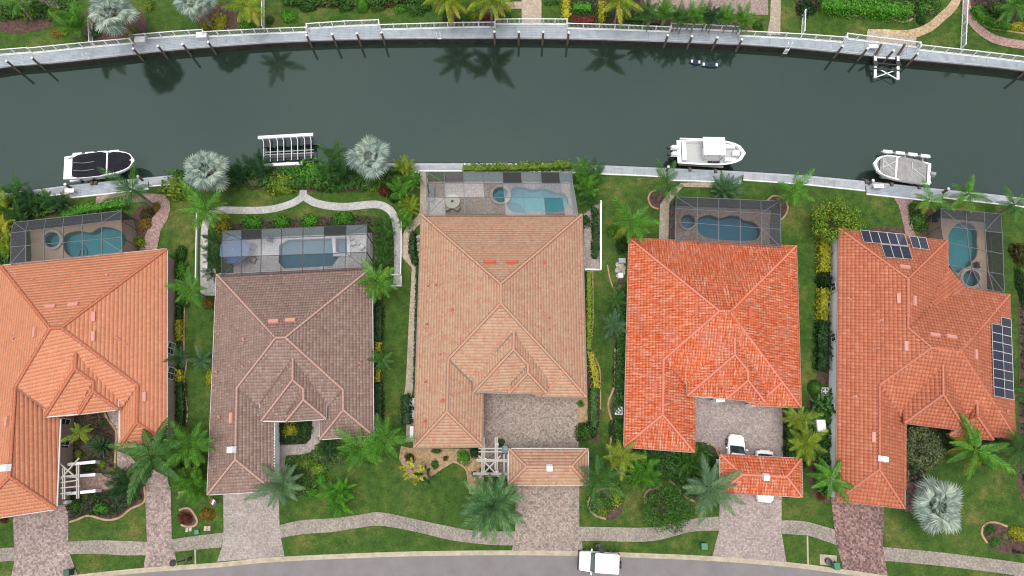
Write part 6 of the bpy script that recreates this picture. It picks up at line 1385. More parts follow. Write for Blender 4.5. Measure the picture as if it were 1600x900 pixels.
palm('feather_palm', 'right palm of the twin yellowish palms on the far bank', 766, -4, 40, 5.6, 'coconut', 'palm_yellow', 18, -25, 65, 'mid', 'twin palms on the far bank', dead=('palm_gold', 6))
palm('feather_palm', 'yellow-fronded palm right of the red hedge on the far bank', 968, 0, 34, 5.0, 'coconut', 'palm_yellow', 16, -25, 65, 'mid', dead=('palm_gold', 8))
for i, (x, y, mt) in enumerate([(1015, 18, 'palm'), (1040, 14, 'palm_bright'), (1064, 24, 'palm'), (1088, 20, 'palm_bright'), (1112, 22, 'palm_dark'), (1136, 22, 'palm_bright'), (1162, 26, 'palm_bright')]):
    tuft('clumping_palm', ['first', 'second', 'third', 'fourth', 'fifth', 'sixth', 'last'][i]+' clump from the left in the feathery palm hedge on the far bank', x, y, 20, 4.8, 'feather', mt, 34, 'feathery palm hedge on the far bank', 'palm', 4)
palm('feather_palm', 'palm at the top right corner of the far bank', 1584, 8, 32, 4.2, mat='palm_bright', n=15, emin=-25, trunk='mid')
# ---------------------------------------------------------------- pilings and boat lifts
ORD = ['first', 'second', 'third', 'fourth', 'fifth', 'sixth', 'seventh', 'eighth', 'ninth', 'tenth', 'eleventh', 'twelfth', 'thirteenth', 'fourteenth', 'fifteenth', 'sixteenth', 'seventeenth', 'eighteenth', 'nineteenth', 'twentieth', 'twenty-first', 'twenty-second', 'twenty-third', 'twenty-fourth', 'twenty-fifth', 'last']
def piling(px, py, label, h=1.75, r_=.14, group='dark pilings along the far seawall', z=0):
    p = at(px, py, z); T = tag(empty('piling', (p.x, p.y-.0, 0)), label, 'piling', group)
    m = MB(); m.tube([(0, -.2, -3.5), (0, -.2, h-.12)], r_, 9); m.build('post', M['wood'], T, world=False)
    m = MB(); m.lathe((0, -.2, h-.14), [(r_*1.15, 0), (r_*1.15, .08), (.02, .24)], 9); m.build('cap', M['white'], T, world=False)
PIL = [(25, 104), (64, 99.5), (219, 85), (257, 81), (295, 78), (334, 75), (485, 64.5), (524, 62.8), (562, 61.5), (600, 60.3), (773, 59), (810.5, 59.5), (848, 59.5), (887, 60.5), (1039, 64.5), (1076, 66), (1115, 68), (1152.5, 71), (1307, 81), (1345, 85), (1385, 88), (1422, 93), (1598, 112)]
for i, (x, y) in enumerate(PIL): piling(x, y+1, ORD[i]+' dark white-capped piling from the left along the far seawall')
for i, (x, y) in enumerate([(727, 259), (766, 259), (806, 259), (847, 259)]): piling(x, y, ['leftmost', 'second', 'third', 'rightmost'][i]+' white-capped piling behind the long pool cage', .95, .13, 'pilings behind the cream house')
for x, y, lb in [(112, 292, 'piling with yellowish cover at the left end of the black-covered boat dock'), (224, 280, 'white-capped piling at the right end of the black-covered boat dock'), (1041, 265, 'white-capped piling left of the hard-top boat'), (1356, 286, 'white-capped piling left of the grey-covered boat'), (1472, 299, 'piling right of the grey-covered boat')]:
    piling(x, y, lb, 1.3, .15, 'pilings at the near docks')
M['lift_alu'] = plain('lift_aluminium', C(176, 180, 184), .4)
def lift(label, p0, p1, q0, q1, posts, blocks=4, z=-.25, blk=True):
    """boat lift: two bunks (p = water side, q = wall side) with blocks on them, cross beams, inclined tracks to the dock"""
    A, B, C_, D = at(*p0, z), at(*p1, z), at(*q0, z), at(*q1, z); T = tag(empty('boat_lift', (A+D)/2), label, 'boat lift', 'boat lifts along the near bank')
    for a, b in ((A, B), (C_, D)):
        m = MB(); m.beam(a, b, .18, .2); m.build('bunk', M['white'] if not blk else M['lift_alu'], T)
        if blk:
            for k in range(blocks):
                f = (k+.5)/blocks; L = (b-a).length/blocks*.36; d = (b-a).normalized(); c = a.lerp(b, f)+Vector((0, 0, .14))
                m = MB(); m.beam(c-d*L, c+d*L, .36, .26); m.beam(c-d*L*.5, c-d*L*.2, .44, .1); m.beam(c+d*L*.2, c+d*L*.5, .44, .1); m.build('guide_block', M['white'], T)
    for f in (.15, .5, .85):
        m = MB(); m.beam(A.lerp(B, f)-Vector((0, 0, .2)), C_.lerp(D, f)-Vector((0, 0, .2)), .2, .2); m.build('cross_beam', M['lift_alu'], T)
    for x, y in posts:
        p = at(x, y, 0); m = MB(); m.beam(Vector((p.x, p.y-.2, .45)), Vector((p.x+.05, p.y+.7, -.7)), .16, .22); m.box((p.x, p.y-.1, .28), (.3, .4, .3)); m.build('track', M['wood'], T)
lift('boat lift with white guide blocks under the black-covered boat', (113, 243), (190, 237.5), (109, 283.5), (188, 274), [(146, 287), (152, 286.5)])
lift('boat lift with long white bunk beside the hard-top boat', (1062, 217), (1130, 219), (1061, 256.5), (1130, 261), [(1077, 265.5), (1117, 268)], blk=False)
lift('boat lift with white guide blocks under the grey-covered boat', (1376, 237), (1454, 246), (1374, 276.5), (1455, 286), [(1352, 284), (1391, 288.5), (1434, 293)])
def empty_lift():
    e = Z(390, 195, 11.246); z = .2
    T = tag(empty('empty_boat_lift', at(447, 232, 0)), 'empty boat lift with white outer beam and ribs over dark pads', 'boat lift', 'boat lifts along the near bank')
    a, b = at(*e(150, 228), z+.5), at(*e(1118, 172), z+.5); m = MB(); m.beam(a, b, .36, .22); m.build('outer_beam', M['white'], T)
    c, d = at(*e(470, 700), z+.3), at(*e(930, 678), z+.3); c0 = at(*e(180, 715), z+.3); m = MB(); m.beam(c0, d, .34, .2); m.build('inner_beam', M['white'], T)
    for (y0, y1) in ((485, 430), (530, 482)):
        m = MB(); m.beam(at(*e(270, y0), z+.15), at(*e(1125, y1+10), z+.15), .1, .1); m.build('rail', M['lift_alu'], T)
    m = MB(); m.beam(at(*e(250, 585), z), at(*e(1130, 530), z), .4, .25); m.build('cross_beam', M['dark'], T)
    xs = [248, 362, 490, 600, 735, 845, 968, 1080]
    for k, x in enumerate(xs):
        t = (x-248)/832; yt = 245-55*t; yb = 655-60*t
        m = MB(); m.tube([at(*e(x-35, yt-15), z+.55), at(*e(x-8, yt+40), z+.35), at(*e(x, yt+90), z+.25), at(*e(x+2, yb), z+.3)], .04, 6); m.build('rib', M['white'], T)
    for k in range(4):
        x = [305, 545, 790, 1024][k]; t = (x-248)/832; yt = 285-55*t
        m = MB(); q = [at(*e(x-85, yt), z+.05), at(*e(x+85, yt-10), z+.05), at(*e(x+88, yt+115), z-.15), at(*e(x-85, yt+125), z-.15)]
        m.prism([(p.x, p.y) for p in q], z-.3, z); m.build('pad', M['navypad'], T)
        q = [at(*e(x-80, yt+300), z), at(*e(x+80, yt+290), z), at(*e(x+82, yt+370), z), at(*e(x-80, yt+380), z)]
        m = MB(); m.prism([(p.x, p.y) for p in q], z-.3, z); m.build('pad', M['navypad'], T)
M['navypad'] = plain('dark_pad', (.02, .024, .034, 1), .7)
empty_lift()
def far_lift():
    e = Z(1330, 50, 10); T = tag(empty('boat_lift', at(1386, 100, 0)), 'lowered boat lift with crossed braces on the far bank', 'boat lift')
    for x0, x1 in ((475, 375), (840, 728)):
        m = MB(); m.beam(at(*e(x0, 190), 2.0), at(*e(x1-2, 370), .2), .22, .22); m.build('track', M['wood'], T)
        m = MB(); m.beam(at(*e(x0+50, 200), 1.6), at(*e(x1+20, 400), .1), .10, .10); m.build('rail', M['lift_alu'], T)
        m = MB(); m.beam(at(*e(x1, 370), .2), at(*e(x1, 720 if x1 < 500 else 745), -.4), .3, .2); m.build('bunk', M['white'], T)
        m = MB(); c = at(*e(x1, 460), .1); m.box((c.x, c.y, .1), (.5, 1.3, .12)); m.build('bracket', M['dark'], T)
    for a, b, mt in (((375, 395), (730, 420), 'white'), ((340, 485), (790, 525), 'dark'), ((340, 565), (790, 605), 'dark')):
        m = MB(); m.beam(at(*e(*a), 0), at(*e(*b), 0), .14, .16); m.build('cross_beam', M[mt], T)
    for a, b in (((440, 580), (730, 745)), ((380, 710), (720, 590))):
        m = MB(); m.beam(at(*e(*a), -.2), at(*e(*b), -.2), .1, .1); m.build('brace', M['white'], T)
far_lift()
def dockbox(px, py, label, s=(1.3, .75, .7), mat='white'):
    p = at(px, py, .5); T = tag(empty('dock_box', (p.x, p.y, .15)), label, 'dock box', 'white dock boxes on the far landing')
    m = MB(); m.box((0, 0, s[2]/2-.05), (s[0], s[1], s[2]-.1), taper=.96); m.build('box', M['offwhite'], T, world=False)
    m = MB(); m.box((0, 0, s[2]-.02), (s[0]*1.05, s[1]*1.08, .12), taper=.9); m.build('lid', M[mat], T, world=False); T.rotation_euler.z = .06
dockbox(220, 63.5, 'left white dock box on the far landing'); dockbox(316, 56.5, 'right white dock box on the far landing')
def ladder(a, b, label, z0=1.0):
    A, B = at(*a, .9), at(*b, .2); T = tag(empty('swim_ladder', (A.x, A.y, 0)), label, 'ladder', 'white ladders on the seawalls'); d = (B-A); sd = Vector((.24, 0, 0))
    for s in (-1, 1):
        m = MB(); m.tube([A+sd*s+Vector((0, 0, -.75)), A+sd*s, A.lerp(B, .5)+sd*s+Vector((0, 0, .25)), B+sd*s, B+sd*s+Vector((0, -.1, -1.4))], .035, 6); m.build('handrail', M['white'], T)
    for k in range(5):
        m = MB(); c = B+Vector((0, -.08, -.1-.28*k)); m.beam(c-sd, c+sd, .08, .04); m.build('rung', M['white'], T)
ladder((684, 50), (686.5, 59), 'white ladder in front of the twin palms on the far wall'); ladder((1235, 66), (1231, 75.5), 'white ladder left of the lowered boat lift'); ladder((131, 82), (137, 90), 'white ladder below the far left silver fan palm')
ladder((1263, 272), (1263.5, 279), 'white ladder on the near wall between the two right docks')
def bikehandle(px, py, label, w=.7):
    p = at(px, py, .3); T = tag(empty('cleaning_table', (p.x, p.y, .15)), label, 'bench'); m = MB(); m.box((0, 0, .75), (w, .5, .06)); m.build('table_top', M['white'], T, world=False)
    for sx in (-1, 1):
        for sy in (-1, 1): m = MB(); m.box((sx*w*.42, sy*.2, .36), (.06, .06, .72)); m.build('leg', M['white'], T, world=False)
bikehandle(113, 301, 'low white bench on the dock beside the black-covered boat', 1.1); bikehandle(1369, 294, 'white bench on the dock beside the grey-covered boat', 1.2); bikehandle(1361, 77, 'grey slatted bench on the landing of the lowered lift', 1.2)
# ---------------------------------------------------------------- boats
def hull_outline(L, Wd, n=14, bow=2.2, stern=.9):
    pts = []
    for k in range(n+1):
        t = k/n; w = Wd/2*(stern+(1-stern)*math.sin(min(1, t*2)*math.pi/2))*(1-max(0, (t-.48)/.52)**(bow+.3))**.5 if t < 1 else 0; pts.append((-L/2+L*t, w))
    return pts
def boat(name, label, stern, bow, z, Wd, kind):
    a, b = at(*stern, z), at(*bow, z); L = (b-a).length; c = (a+b)/2; rz = math.atan2(b.y-a.y, b.x-a.x)
    T = tag(empty(name, (c.x, c.y, 0), rz), label, 'boat', 'boats on lifts along the near bank'); top = z
    O = hull_outline(L, Wd); n = len(O)
    def ring(k, zz, dx=0): return [(x*(k if x < 0 else k)+dx, w*k, zz) for x, w in O]+[(x*k+dx, -w*k, zz) for x, w in reversed(O[:-1])]
    m = MB(); Rg = [ring(1.0, top), ring(1.0, top-.12), ring(.95, top-.45), ring(.8, top-.95), ring(.45, top-1.25)]
    vs = []; fs = []; q = len(Rg[0])
    for r_ in Rg: vs += r_
    for i in range(len(Rg)-1):
        for j in range(q): fs.append((i*q+(j+1) % q, i*q+j, (i+1)*q+j, (i+1)*q+(j+1) % q))
    fs.append(tuple((len(Rg)-1)*q+j for j in range(q))); m.add(vs, fs); m.build('hull', M['navy_hull'] if kind == 'hardtop' else M['gelcoat'], T, world=False, smooth=False)
    # gunwale
    g = MB(); o = ring(1.0, top+.02); i_ = ring(.89, top+.03)
    vs = o+i_+[(x, y, top-.5) for x, y, _ in i_]+[(x, y, top-.1) for x, y, _ in o]
    for j in range(q):
        k = (j+1) % q; g.f += [(j, k, k+q, j+q)[::-1], (j+q, k+q, k+2*q, j+2*q)[::-1], (j+3*q, k+3*q, k, j)[::-1]] if False else []
    fs = []
    for j in range(q):
        k = (j+1) % q; fs += [(j, k, k+q, j+q), (j+q, k+q, k+2*q, j+2*q), (j+3*q, k+3*q, k, j)]
    g = MB(); g.add(vs, fs); g.build('gunwale', M['gelcoat'], T, world=False)
    f = MB(); f.poly([(x, y, top-.5) for x, y, _ in ring(.88, 0)][::-1]); f.build('cockpit_floor', M['cockpit'], T, world=False)
    def cover(x0, x1, kk, mat, zz, nm='cover'):
        # domed cloth between two stations
        m = MB(); rows = []
        def half(x):
            for s in range(len(O)-1):
                if O[s][0] <= x <= O[s+1][0]: t = (x-O[s][0])/(O[s+1][0]-O[s][0]); return O[s][1]+(O[s+1][1]-O[s][1])*t
            return 0
        nx = 12
        for i in range(nx+1):
            t = i/nx; x = x0+(x1-x0)*t; hw = half(max(-L/2, min(L/2-.01, x)))*kk; e = min(t, 1-t)
            sh = min(1, (e/.16))**.5 if e < .16 else 1; hw *= .72+.28*sh; r_ = []
            for j in range(9):
                s = -1+j/4; r_.append((x, hw*s, zz+.06+.24*(1-abs(s)**2.2)*(1-abs(2*t-1)**4)+.03*math.sin(i*2.1+j)))
            rows.append(r_)
        vs = sum(rows, []); fs = [(i*9+j, (i+1)*9+j, (i+1)*9+j+1, i*9+j+1) for i in range(nx) for j in range(8)]
        m.add(vs, fs); o = m.build(nm, M[mat], T, world=False, smooth=True); return o
    if kind == 'black':
        cover(-L*.38, L*.105, .97, 'black_canvas', top, 'cockpit_cover'); cover(L*.125, L*.45, .9, 'black_canvas', top, 'bow_cover')
        m = MB(); m.box((-L*.44, 0, top-.02), (L*.12, Wd*.74, .12), taper=.9); m.build('swim_platform', M['gelcoat'], T, world=False)
        for y in (-.5, .5): m = MB(); m.tube([(-L*.36, y, top+.15), (-L*.2, y-.4, top+.45), (-L*.05, y-.3, top+.35)], .03, 5); m.build('rail', M['steel'], T, world=False)
        m = MB(); m.beam((L*.115, -Wd*.45, top+.1), (L*.115, Wd*.45, top+.1), .16, .12); m.build('deck_strip', M['gelcoat'], T, world=False)
        m = MB(); m.beam((L*.42, 0, top+.08), (L*.495, 0, top+.12), .10, .08); m.build('bow_roller', M['gelcoat'], T, world=False)
    if kind == 'grey':
        cover(-L*.42, L*.095, 1.0, 'grey_canvas', top, 'cockpit_cover'); cover(L*.11, L*.38, .9, 'grey_canvas', top, 'bow_cover')
        for p in (((-L*.15, -.9, .32), (-L*.15, .9, .32)), ((L*.14, -.6, .3), (L*.35, .5, .26)), ((L*.14, .6, .3), (L*.35, -.5, .26)), ((L*.34, -.7, .25), (L*.34, .7, .25)), ((-L*.38, .8, .26), (-L*.15, -.2, .34))):
            m = MB(); m.beam(Vector(p[0])+Vector((0, 0, top+.02)), Vector(p[1])+Vector((0, 0, top+.02)), .07, .05); m.build('cover_strap', M['offwhite'], T, world=False)
        m = MB(); m.beam((L*.10, -Wd*.46, top+.06), (L*.10, Wd*.46, top+.06), .2, .12); m.build('deck_strip', M['gelcoat'], T, world=False)
        m = MB(); m.box((-L*.53, 0, top+.05), (.75, .5, .55), taper=.7); m.box((-L*.52, 0, top-.5), (.3, .2, .9)); m.build('outboard_motor', M['lift_alu'], T, world=False)
    if kind == 'hardtop':
        m = MB(); m.box((-L*.0, .05*Wd, top+1.3), (L*.32, Wd*.70, .09), taper=.96); m.box((0, .05*Wd, top+1.37), (L*.24, Wd*.5, .05), taper=.9); m.build('hard_top', M['gelcoat'], T, world=False)
        for sx in (-1, 1):
            for sy in (-1, 1): m = MB(); m.tube([(sx*L*.12, sy*Wd*.26, top-.5), (sx*L*.14, sy*Wd*.3, top+1.27)], .045, 6); m.build('top_support', M['steel'], T, world=False)
        m = MB(); m.box((L*.02, 0, top-.0), (L*.16, Wd*.4, 1.0), taper=.85); m.build('console', M['gelcoat'], T, world=False)
        m = MB(); m.beam((L*.095, -Wd*.18, top+.55), (L*.095, Wd*.18, top+.55), .06, .5); m.build('windshield', M['glass'], T, world=False)
        m = MB(); m.box((-L*.09, 0, top-.1), (.5, 1.3, .6), taper=.9); m.build('helm_seat', M['gelcoat'], T, world=False)
        m = MB(); m.box((-L*.02, -Wd*.36, top-.2), (L*.07, Wd*.1, .1)); m.box((L*.07, -Wd*.36, top-.2), (L*.09, Wd*.1, .1)); m.build('side_hatch', M['black'], T, world=False)
        for sy in (-1, 1): m = MB(); m.box((L*.27, sy*Wd*.26, top-.22), (L*.17, Wd*.14, .4), taper=.9); m.build('bow_seat', M['gelcoat'], T, world=False)
        m = MB(); m.box((L*.36, 0, top-.1), (.9, .7, .3), taper=.8); m.build('bow_hatch', M['gelcoat'], T, world=False)
        m = MB(); m.box((-L*.40, 0, top-.1), (.5, Wd*.7, .55)); m.build('transom_seat', M['gelcoat'], T, world=False)
        for y in (-.42, .42):
            m = MB(); m.box((-L*.53, y, top+.25), (1.1, .5, .5), taper=.72); o_ = m.build('outboard_motor', M['gelcoat'], T, world=False)
            m = MB(); m.box((-L*.55, y, top-.5), (.35, .2, 1.2)); m.box((-L*.62, y, top+.1), (.5, .3, .3), taper=.6); m.build('leg', M['dark'], o_, world=False)
    return T
boat('runabout_boat', 'white runabout with black covers on a lift at left', (100, 262.5), (210.5, 250), 1.5, 3.2, 'black')
boat('center_console_boat', 'white boat with hard top and twin outboards', (1058, 237), (1165.5, 239), 1.5, 3.3, 'hardtop')
boat('deck_boat', 'white boat under two grey covers on a lift at right', (1454, 272), (1364, 255), 1.3, 3.1, 'grey')
def kayak(a, b, label, cols):
    A, B = at(*a, WATER_Z+.1), at(*b, WATER_Z+.1); L = (B-A).length; c = (A+B)/2; T = tag(empty('kayak', (c.x, c.y, WATER_Z), math.atan2(B.y-A.y, B.x-A.x)), label, 'kayak', 'small craft by the far wall')
    n = 10; m = MB(); vs = []
    for zz, k in ((-.05, .55), (.12, 1), (.26, .8)):
        for i in range(n+1): t = i/n; vs.append((-L/2+L*t, .36*k*math.sin(math.pi*(t*.98+.01))**.6, zz))
        for i in range(n, -1, -1): t = i/n; vs.append((-L/2+L*t, -.36*k*math.sin(math.pi*(t*.98+.01))**.6, zz))
    q = 2*(n+1); fs = [(i*q+(j+1) % q, i*q+j, (i+1)*q+j, (i+1)*q+(j+1) % q)[::-1] for i in range(2) for j in range(q)]+[tuple(range(2*q, 3*q))[::-1], tuple(range(q))]
    m.add(vs, fs); m.build('hull', M[cols[0]], T, world=False)
    m = MB(); m.box((0, 0, .28), (L*.28, .3, .08), taper=.8); m.build('seat', M['black'], T, world=False)
    for s in cols[1]: m = MB(); m.box((L*s, 0, .27), (L*.15, .42, .1), taper=.8); m.build('deck_pad', M['white'], T, world=False)
M['navy2'] = plain('navy_plastic', C(38, 62, 92), .4)
kayak((1077, 96.3), (1096, 98.5), 'thin navy and white paddle craft floating at left', ('navy2', (-.3, .3)))
kayak((1098, 101.3), (1123, 102.5), 'navy kayak with big white seat pad floating at right', ('navy2', (-.45, .35)))
kayak((1072, 67.5), (1082, 66.5), 'small blue float against the far wall', ('navy2', ()))
kayak((1106, 72.5), (1124, 71.5), 'blue and white float against the far wall beside a piling', ('navy2', (.4,)))
# ---------------------------------------------------------------- vehicles
def loft(m, secs):
    k = len(secs[0]); vs = sum(secs, []); fs = [(i*k+j, i*k+(j+1) % k, (i+1)*k+(j+1) % k, (i+1)*k+j) for i in range(len(secs)-1) for j in range(k)]
    fs += [tuple(range(k))[::-1], tuple(range((len(secs)-1)*k, len(secs)*k))]; m.add(vs, fs)
def rsec(x, w, z0, z1, r_=.12, tw=.92):
    return [(x, -w, z0+r_), (x, -w*.97, z0), (x, w*.97, z0), (x, w, z0+r_), (x, w, z1-r_*1.6), (x, w*tw, z1-r_*.35), (x, w*tw*.7, z1), (x, -w*tw*.7, z1), (x, -w*tw, z1-r_*.35), (x, -w, z1-r_*1.6)]
def vehicle(name, label, pos, rz, L, Wd, kind, zz=.03):
    T = tag(empty(name, (pos.x, pos.y, zz), rz), label, 'car' if kind != 'boxy' else 'suv', 'white vehicles'); w = Wd/2
    if kind == 'boxy':
        body = [(-.5, .86, .5, 1.0), (-.48, .97, .4, 1.12), (-.2, 1, .38, 1.14), (.2, 1, .38, 1.14), (.30, .99, .38, 1.12), (.46, .94, .42, 1.06), (.5, .86, .48, .98)]
        gh = [(-.475, .90, 1.1, 1.80), (-.44, .91, 1.1, 1.86), (.10, .91, 1.1, 1.86), (.155, .90, 1.1, 1.78), (.225, .86, 1.1, 1.16)]; roof = (-.485, .125, 1.87, .93)
    else:
        body = [(-.5, .72, .4, .82), (-.47, .90, .3, .98), (-.3, .98, .28, 1.02), (.1, 1, .28, 1.0), (.3, .98, .28, .95), (.44, .88, .3, .84), (.5, .66, .36, .68)]
        gh = [(-.42, .78, .9, 1.02), (-.30, .80, .9, 1.44), (-.1, .82, .9, 1.52), (.07, .80, .9, 1.48), (.24, .80, .9, 1.0)]; roof = (-.30, .065, 1.5, .78)
    m = MB(); loft(m, [rsec(x*L, w*k, z0, z1) for x, k, z0, z1 in body]); m.build('body', M['paint_white'], T, world=False, smooth=False)
    m = MB(); loft(m, [rsec(x*L, w*k, z0, z1, .06, .86) for x, k, z0, z1 in gh]); m.build('windows', M['glass'], T, world=False)
    x0, x1, zr, k = roof; m = MB(); loft(m, [rsec(x0*L, w*k*.9, zr-.05, zr+.02, .02), rsec((x0+.02)*L, w*k, zr-.06, zr+.05, .02), rsec((x0+x1)/2*L, w*k, zr-.04, zr+.08, .02), rsec((x1-.02)*L, w*k, zr-.06, zr+.04, .02), rsec(x1*L, w*k*.93, zr-.07, zr, .02)]); m.build('roof', M['paint_white'], T, world=False)
    for sx in (-.31, .31):
        for sy in (-1, 1):
            c = Vector((sx*L, sy*w*.93, .36)); tw = MB(); tw.tube([c-Vector((0, .12, 0)), c+Vector((0, .12, 0))], .36, 14); ty = tw.build('wheel', M['black'], T, world=False)
            rm = MB(); rm.tube([c-Vector((0, .13, 0)), c+Vector((0, .13, 0))], .2, 10); rm.build('rim', M['steel'], ty, world=False)
    for sy in (-1, 1):
        xm = .2 if kind == 'boxy' else .17
        m = MB(); m.box((xm*L, sy*(w+.13), 1.12 if kind == 'boxy' else 1.0), (.16, .26, .16), taper=.8); m.build('mirror', M['paint_white'], T, world=False)
        m = MB(); m.box((.488*L if kind == 'boxy' else .455*L, sy*w*.62, .8 if kind == 'boxy' else .70), (.12, .3, .16)); m.build('headlight', M['glassy'], T, world=False)
        m = MB(); m.box((-.49*L, sy*w*.7, .85), (.1, .24, .2)); m.build('tail_light', M['taill'], T, world=False)
    if kind == 'boxy':
        m = MB(); m.box((.505*L, 0, .62), (.2, Wd*.96, .26), taper=.9); m.build('front_bumper', M['black'], T, world=False)
        m = MB(); m.box((-.505*L, 0, .62), (.2, Wd*.96, .26), taper=.9); m.build('rear_bumper', M['black'], T, world=False)
        m = MB(); c = Vector((-.54*L, .1, .95)); m.tube([c-Vector((.1, 0, 0)), c+Vector((.1, 0, 0))], .36, 14); m.build('spare_wheel', M['black'], T, world=False)
        for sy in (-1, 1):
            m = MB(); m.beam((-.44*L, sy*w*.78, 1.99), (.08*L, sy*w*.78, 1.99), .05, .05); m.build('roof_rail', M['offwhite'], T, world=False)
    else:
        m = MB(); m.box((.485*L, 0, .45), (.1, Wd*.6, .16)); m.build('grille', M['dark'], T, world=False)
    for x in ((.24, .34) if kind == 'boxy' else (.27, .38)):
        m = MB(); m.beam((x*L, -w*.5, 1.135 if kind == 'boxy' else .985-(.35*(x-.2))), (x*L+.25, -w*.55, 1.13 if kind == 'boxy' else .97-(.35*(x-.2))), .02, .012); m.build('hood_crease', M['offwhite'], T, world=False)
    return T
M['glassy'] = plain('lamp_glass', (.6, .62, .62, 1), .1); M['taill'] = plain('tail_lamp', (.35, .02, .02, 1), .2)
def veh(name, label, a, b, h, Wd, kind, zz):
    A, B = at(*a, h), at(*b, h); L = (B-A).length; c = (A+B)/2; return vehicle(name, label, c, math.atan2(B.y-A.y, B.x-A.x), L, Wd, kind, zz)
veh('parked_suv', 'boxy white off-road vehicle parked on the street at the kerb', (967.5, 881.5), (906, 877), 1.3, 2.0, 'boxy', -.13)
veh('parked_car', 'white sedan nosing out from under the carport into the court', (1150, 748), (1151.5, 679), .9, 1.85, 'car', .03)
veh('parked_car', 'white car under the carport, its windshield towards the street', (1195.5, 703), (1197, 785), .95, 1.95, 'car', .03)
# ---------------------------------------------------------------- pergolas, pots, lamps, bins and machines
def pergola_cream():
    e = Z(700, 670, 6.925); z = 2.6; T = tag(empty('pergola', at(768, 715, 0)), 'open white pergola between the cream house and its carport', 'pergola', 'white pergolas')
    B = [((368, 140), (368, 470)), ((390, 90), (390, 470)), ((512, 95), (512, 450)), ((532, 90), (532, 470)), ((607, 275), (607, 545)), ((643, 275), (643, 545)),
         ((330, 213), (585, 213)), ((330, 248), (585, 248)), ((300, 335), (640, 335)), ((310, 350), (640, 350)), ((270, 480), (640, 482)), ((270, 495), (640, 496)), ((330, 290), (570, 540)), ((570, 290), (335, 535))]
    for a, b in B: m = MB(); m.beam(at(*e(*a), z+random.uniform(0, .1)), at(*e(*b), z+random.uniform(0, .1)), .13, .16); m.build('beam', M['beam_white'], T)
    for x, y in ((372, 165), (530, 165), (372, 470), (530, 470), (400, 330), (625, 345)): p = at(*e(x, y), z); m = MB(); m.box((p.x, p.y, 1.28), (.28, .28, 2.56)); m.build('post', M['white'], T)
def pergola_left():
    z = 2.6; T = tag(empty('pergola', at(118, 755, 0)), 'white pergola with thick beam ends against the left house wall', 'pergola', 'white pergolas')
    B = [((456, 410), (620, 550)), ((620, 378), (460, 560)), ((450, 575), (620, 550)), ((455, 615), (625, 598)), ((455, 660), (560, 645)), ((455, 530), (620, 510)), ((493, 455), (493, 700)), ((508, 450), (508, 700)), ((602, 430), (602, 695)), ((616, 430), (616, 695))]
    for a, b in B: m = MB(); m.beam(at(*b5(*a), z), at(*b5(*b), z+random.uniform(0, .08)), .12, .15); m.build('beam', M['beam_white'], T)
    for a, b in (((530, 430), (750, 408)), ((520, 525), (750, 508)), ((520, 658), (750, 635)), ((450, 735), (525, 722))):
        m = MB(); m.beam(at(*b5(*a), 1.2), at(*b5(*b), 1.2), .3, .25); m.build('low_beam', M['white'], T)
        p = at(*b5(*b), 0); m = MB(); q = at(*b5(*b), 1.2); m.box((q.x-.2, q.y, .55), (.3, .3, 1.1)); m.build('post', M['white'], T)
pergola_cream(); pergola_left()
def pot(px, py, r_, h, mat, label, cat='pot', z=0):
    p = at(px, py, h); m = MB(); m.lathe((0, 0, 0), [(r_*.6, 0), (r_, h*.55), (r_*.85, h*.92), (r_*.95, h), (r_*.7, h), (r_*.65, h*.85), (.01, h*.84)], 16); o = m.build('garden_pot', M[mat], None); o.location = (p.x, p.y, z); tag(o, label, cat)
pot(789, 702.5, .42, 1.2, 'teal', 'large teal glazed pot beside the pergola')
def acunit(px, py, label, z=.05):
    p = at(px, py, .8); T = tag(empty('air_conditioner', (p.x, p.y, 0)), label, 'air conditioner', 'air conditioning units')
    m = MB(); m.box((0, 0, .4), (.86, .86, .78)); m.build('casing', M['offwhite'], T, world=False)
    m = MB(); m.lathe((0, 0, .79), [(.36, 0), (.36, .03), (.33, .035)], 18); g = m.build('fan_guard', M['dark'], T, world=False)
    m = MB()
    for k in range(4): a = k*math.pi/2; m.beam((0, 0, .835), (.3*math.cos(a), .3*math.sin(a), .835), .16, .012)
    m.lathe((0, 0, .83), [(.1, 0), (.1, .03)], 10); m.build('fan', M['offwhite'], T, world=False)
acunit(966.7, 641.7, 'air conditioner left of the bright orange roof'); acunit(1289.5, 611.7, 'air conditioner by the white wall of the right house'); acunit(645.5, 628.5, 'upper air conditioner left of the cream house'); acunit(645.5, 647.5, 'lower air conditioner left of the cream house')
def box(px, py, s, mat, label, name, cat, h=.9, rz=0):
    p = at(px, py, h); T = tag(empty(name, (p.x, p.y, 0), rz), label, cat); m = MB(); m.box((0, 0, h*.45), (s[0], s[1], h*.9)); m.build('body', M[mat], T, world=False); m = MB(); m.box((0, 0, h*.95), (s[0]*1.03, s[1]*1.03, h*.12), taper=.9); m.build('lid', M[mat], T, world=False); return T
box(1284, 665, (.95, 1.25), 'white', 'white generator by the white wall of the right house', 'generator', 'generator')
box(643.3, 675, (.4, 1.25), 'white', 'narrow white cabinet left of the cream house', 'utility_cabinet', 'cabinet', .8)
box(1101, 854, (.65, .65), 'green_bin', 'green utility box in the verge left of the mauve driveway', 'utility_box', 'utility box', .7)
box(972.5, 407, (.8, .6), 'concrete', 'small grey pump box above the pale rocks', 'pump_box', 'pump', .5)
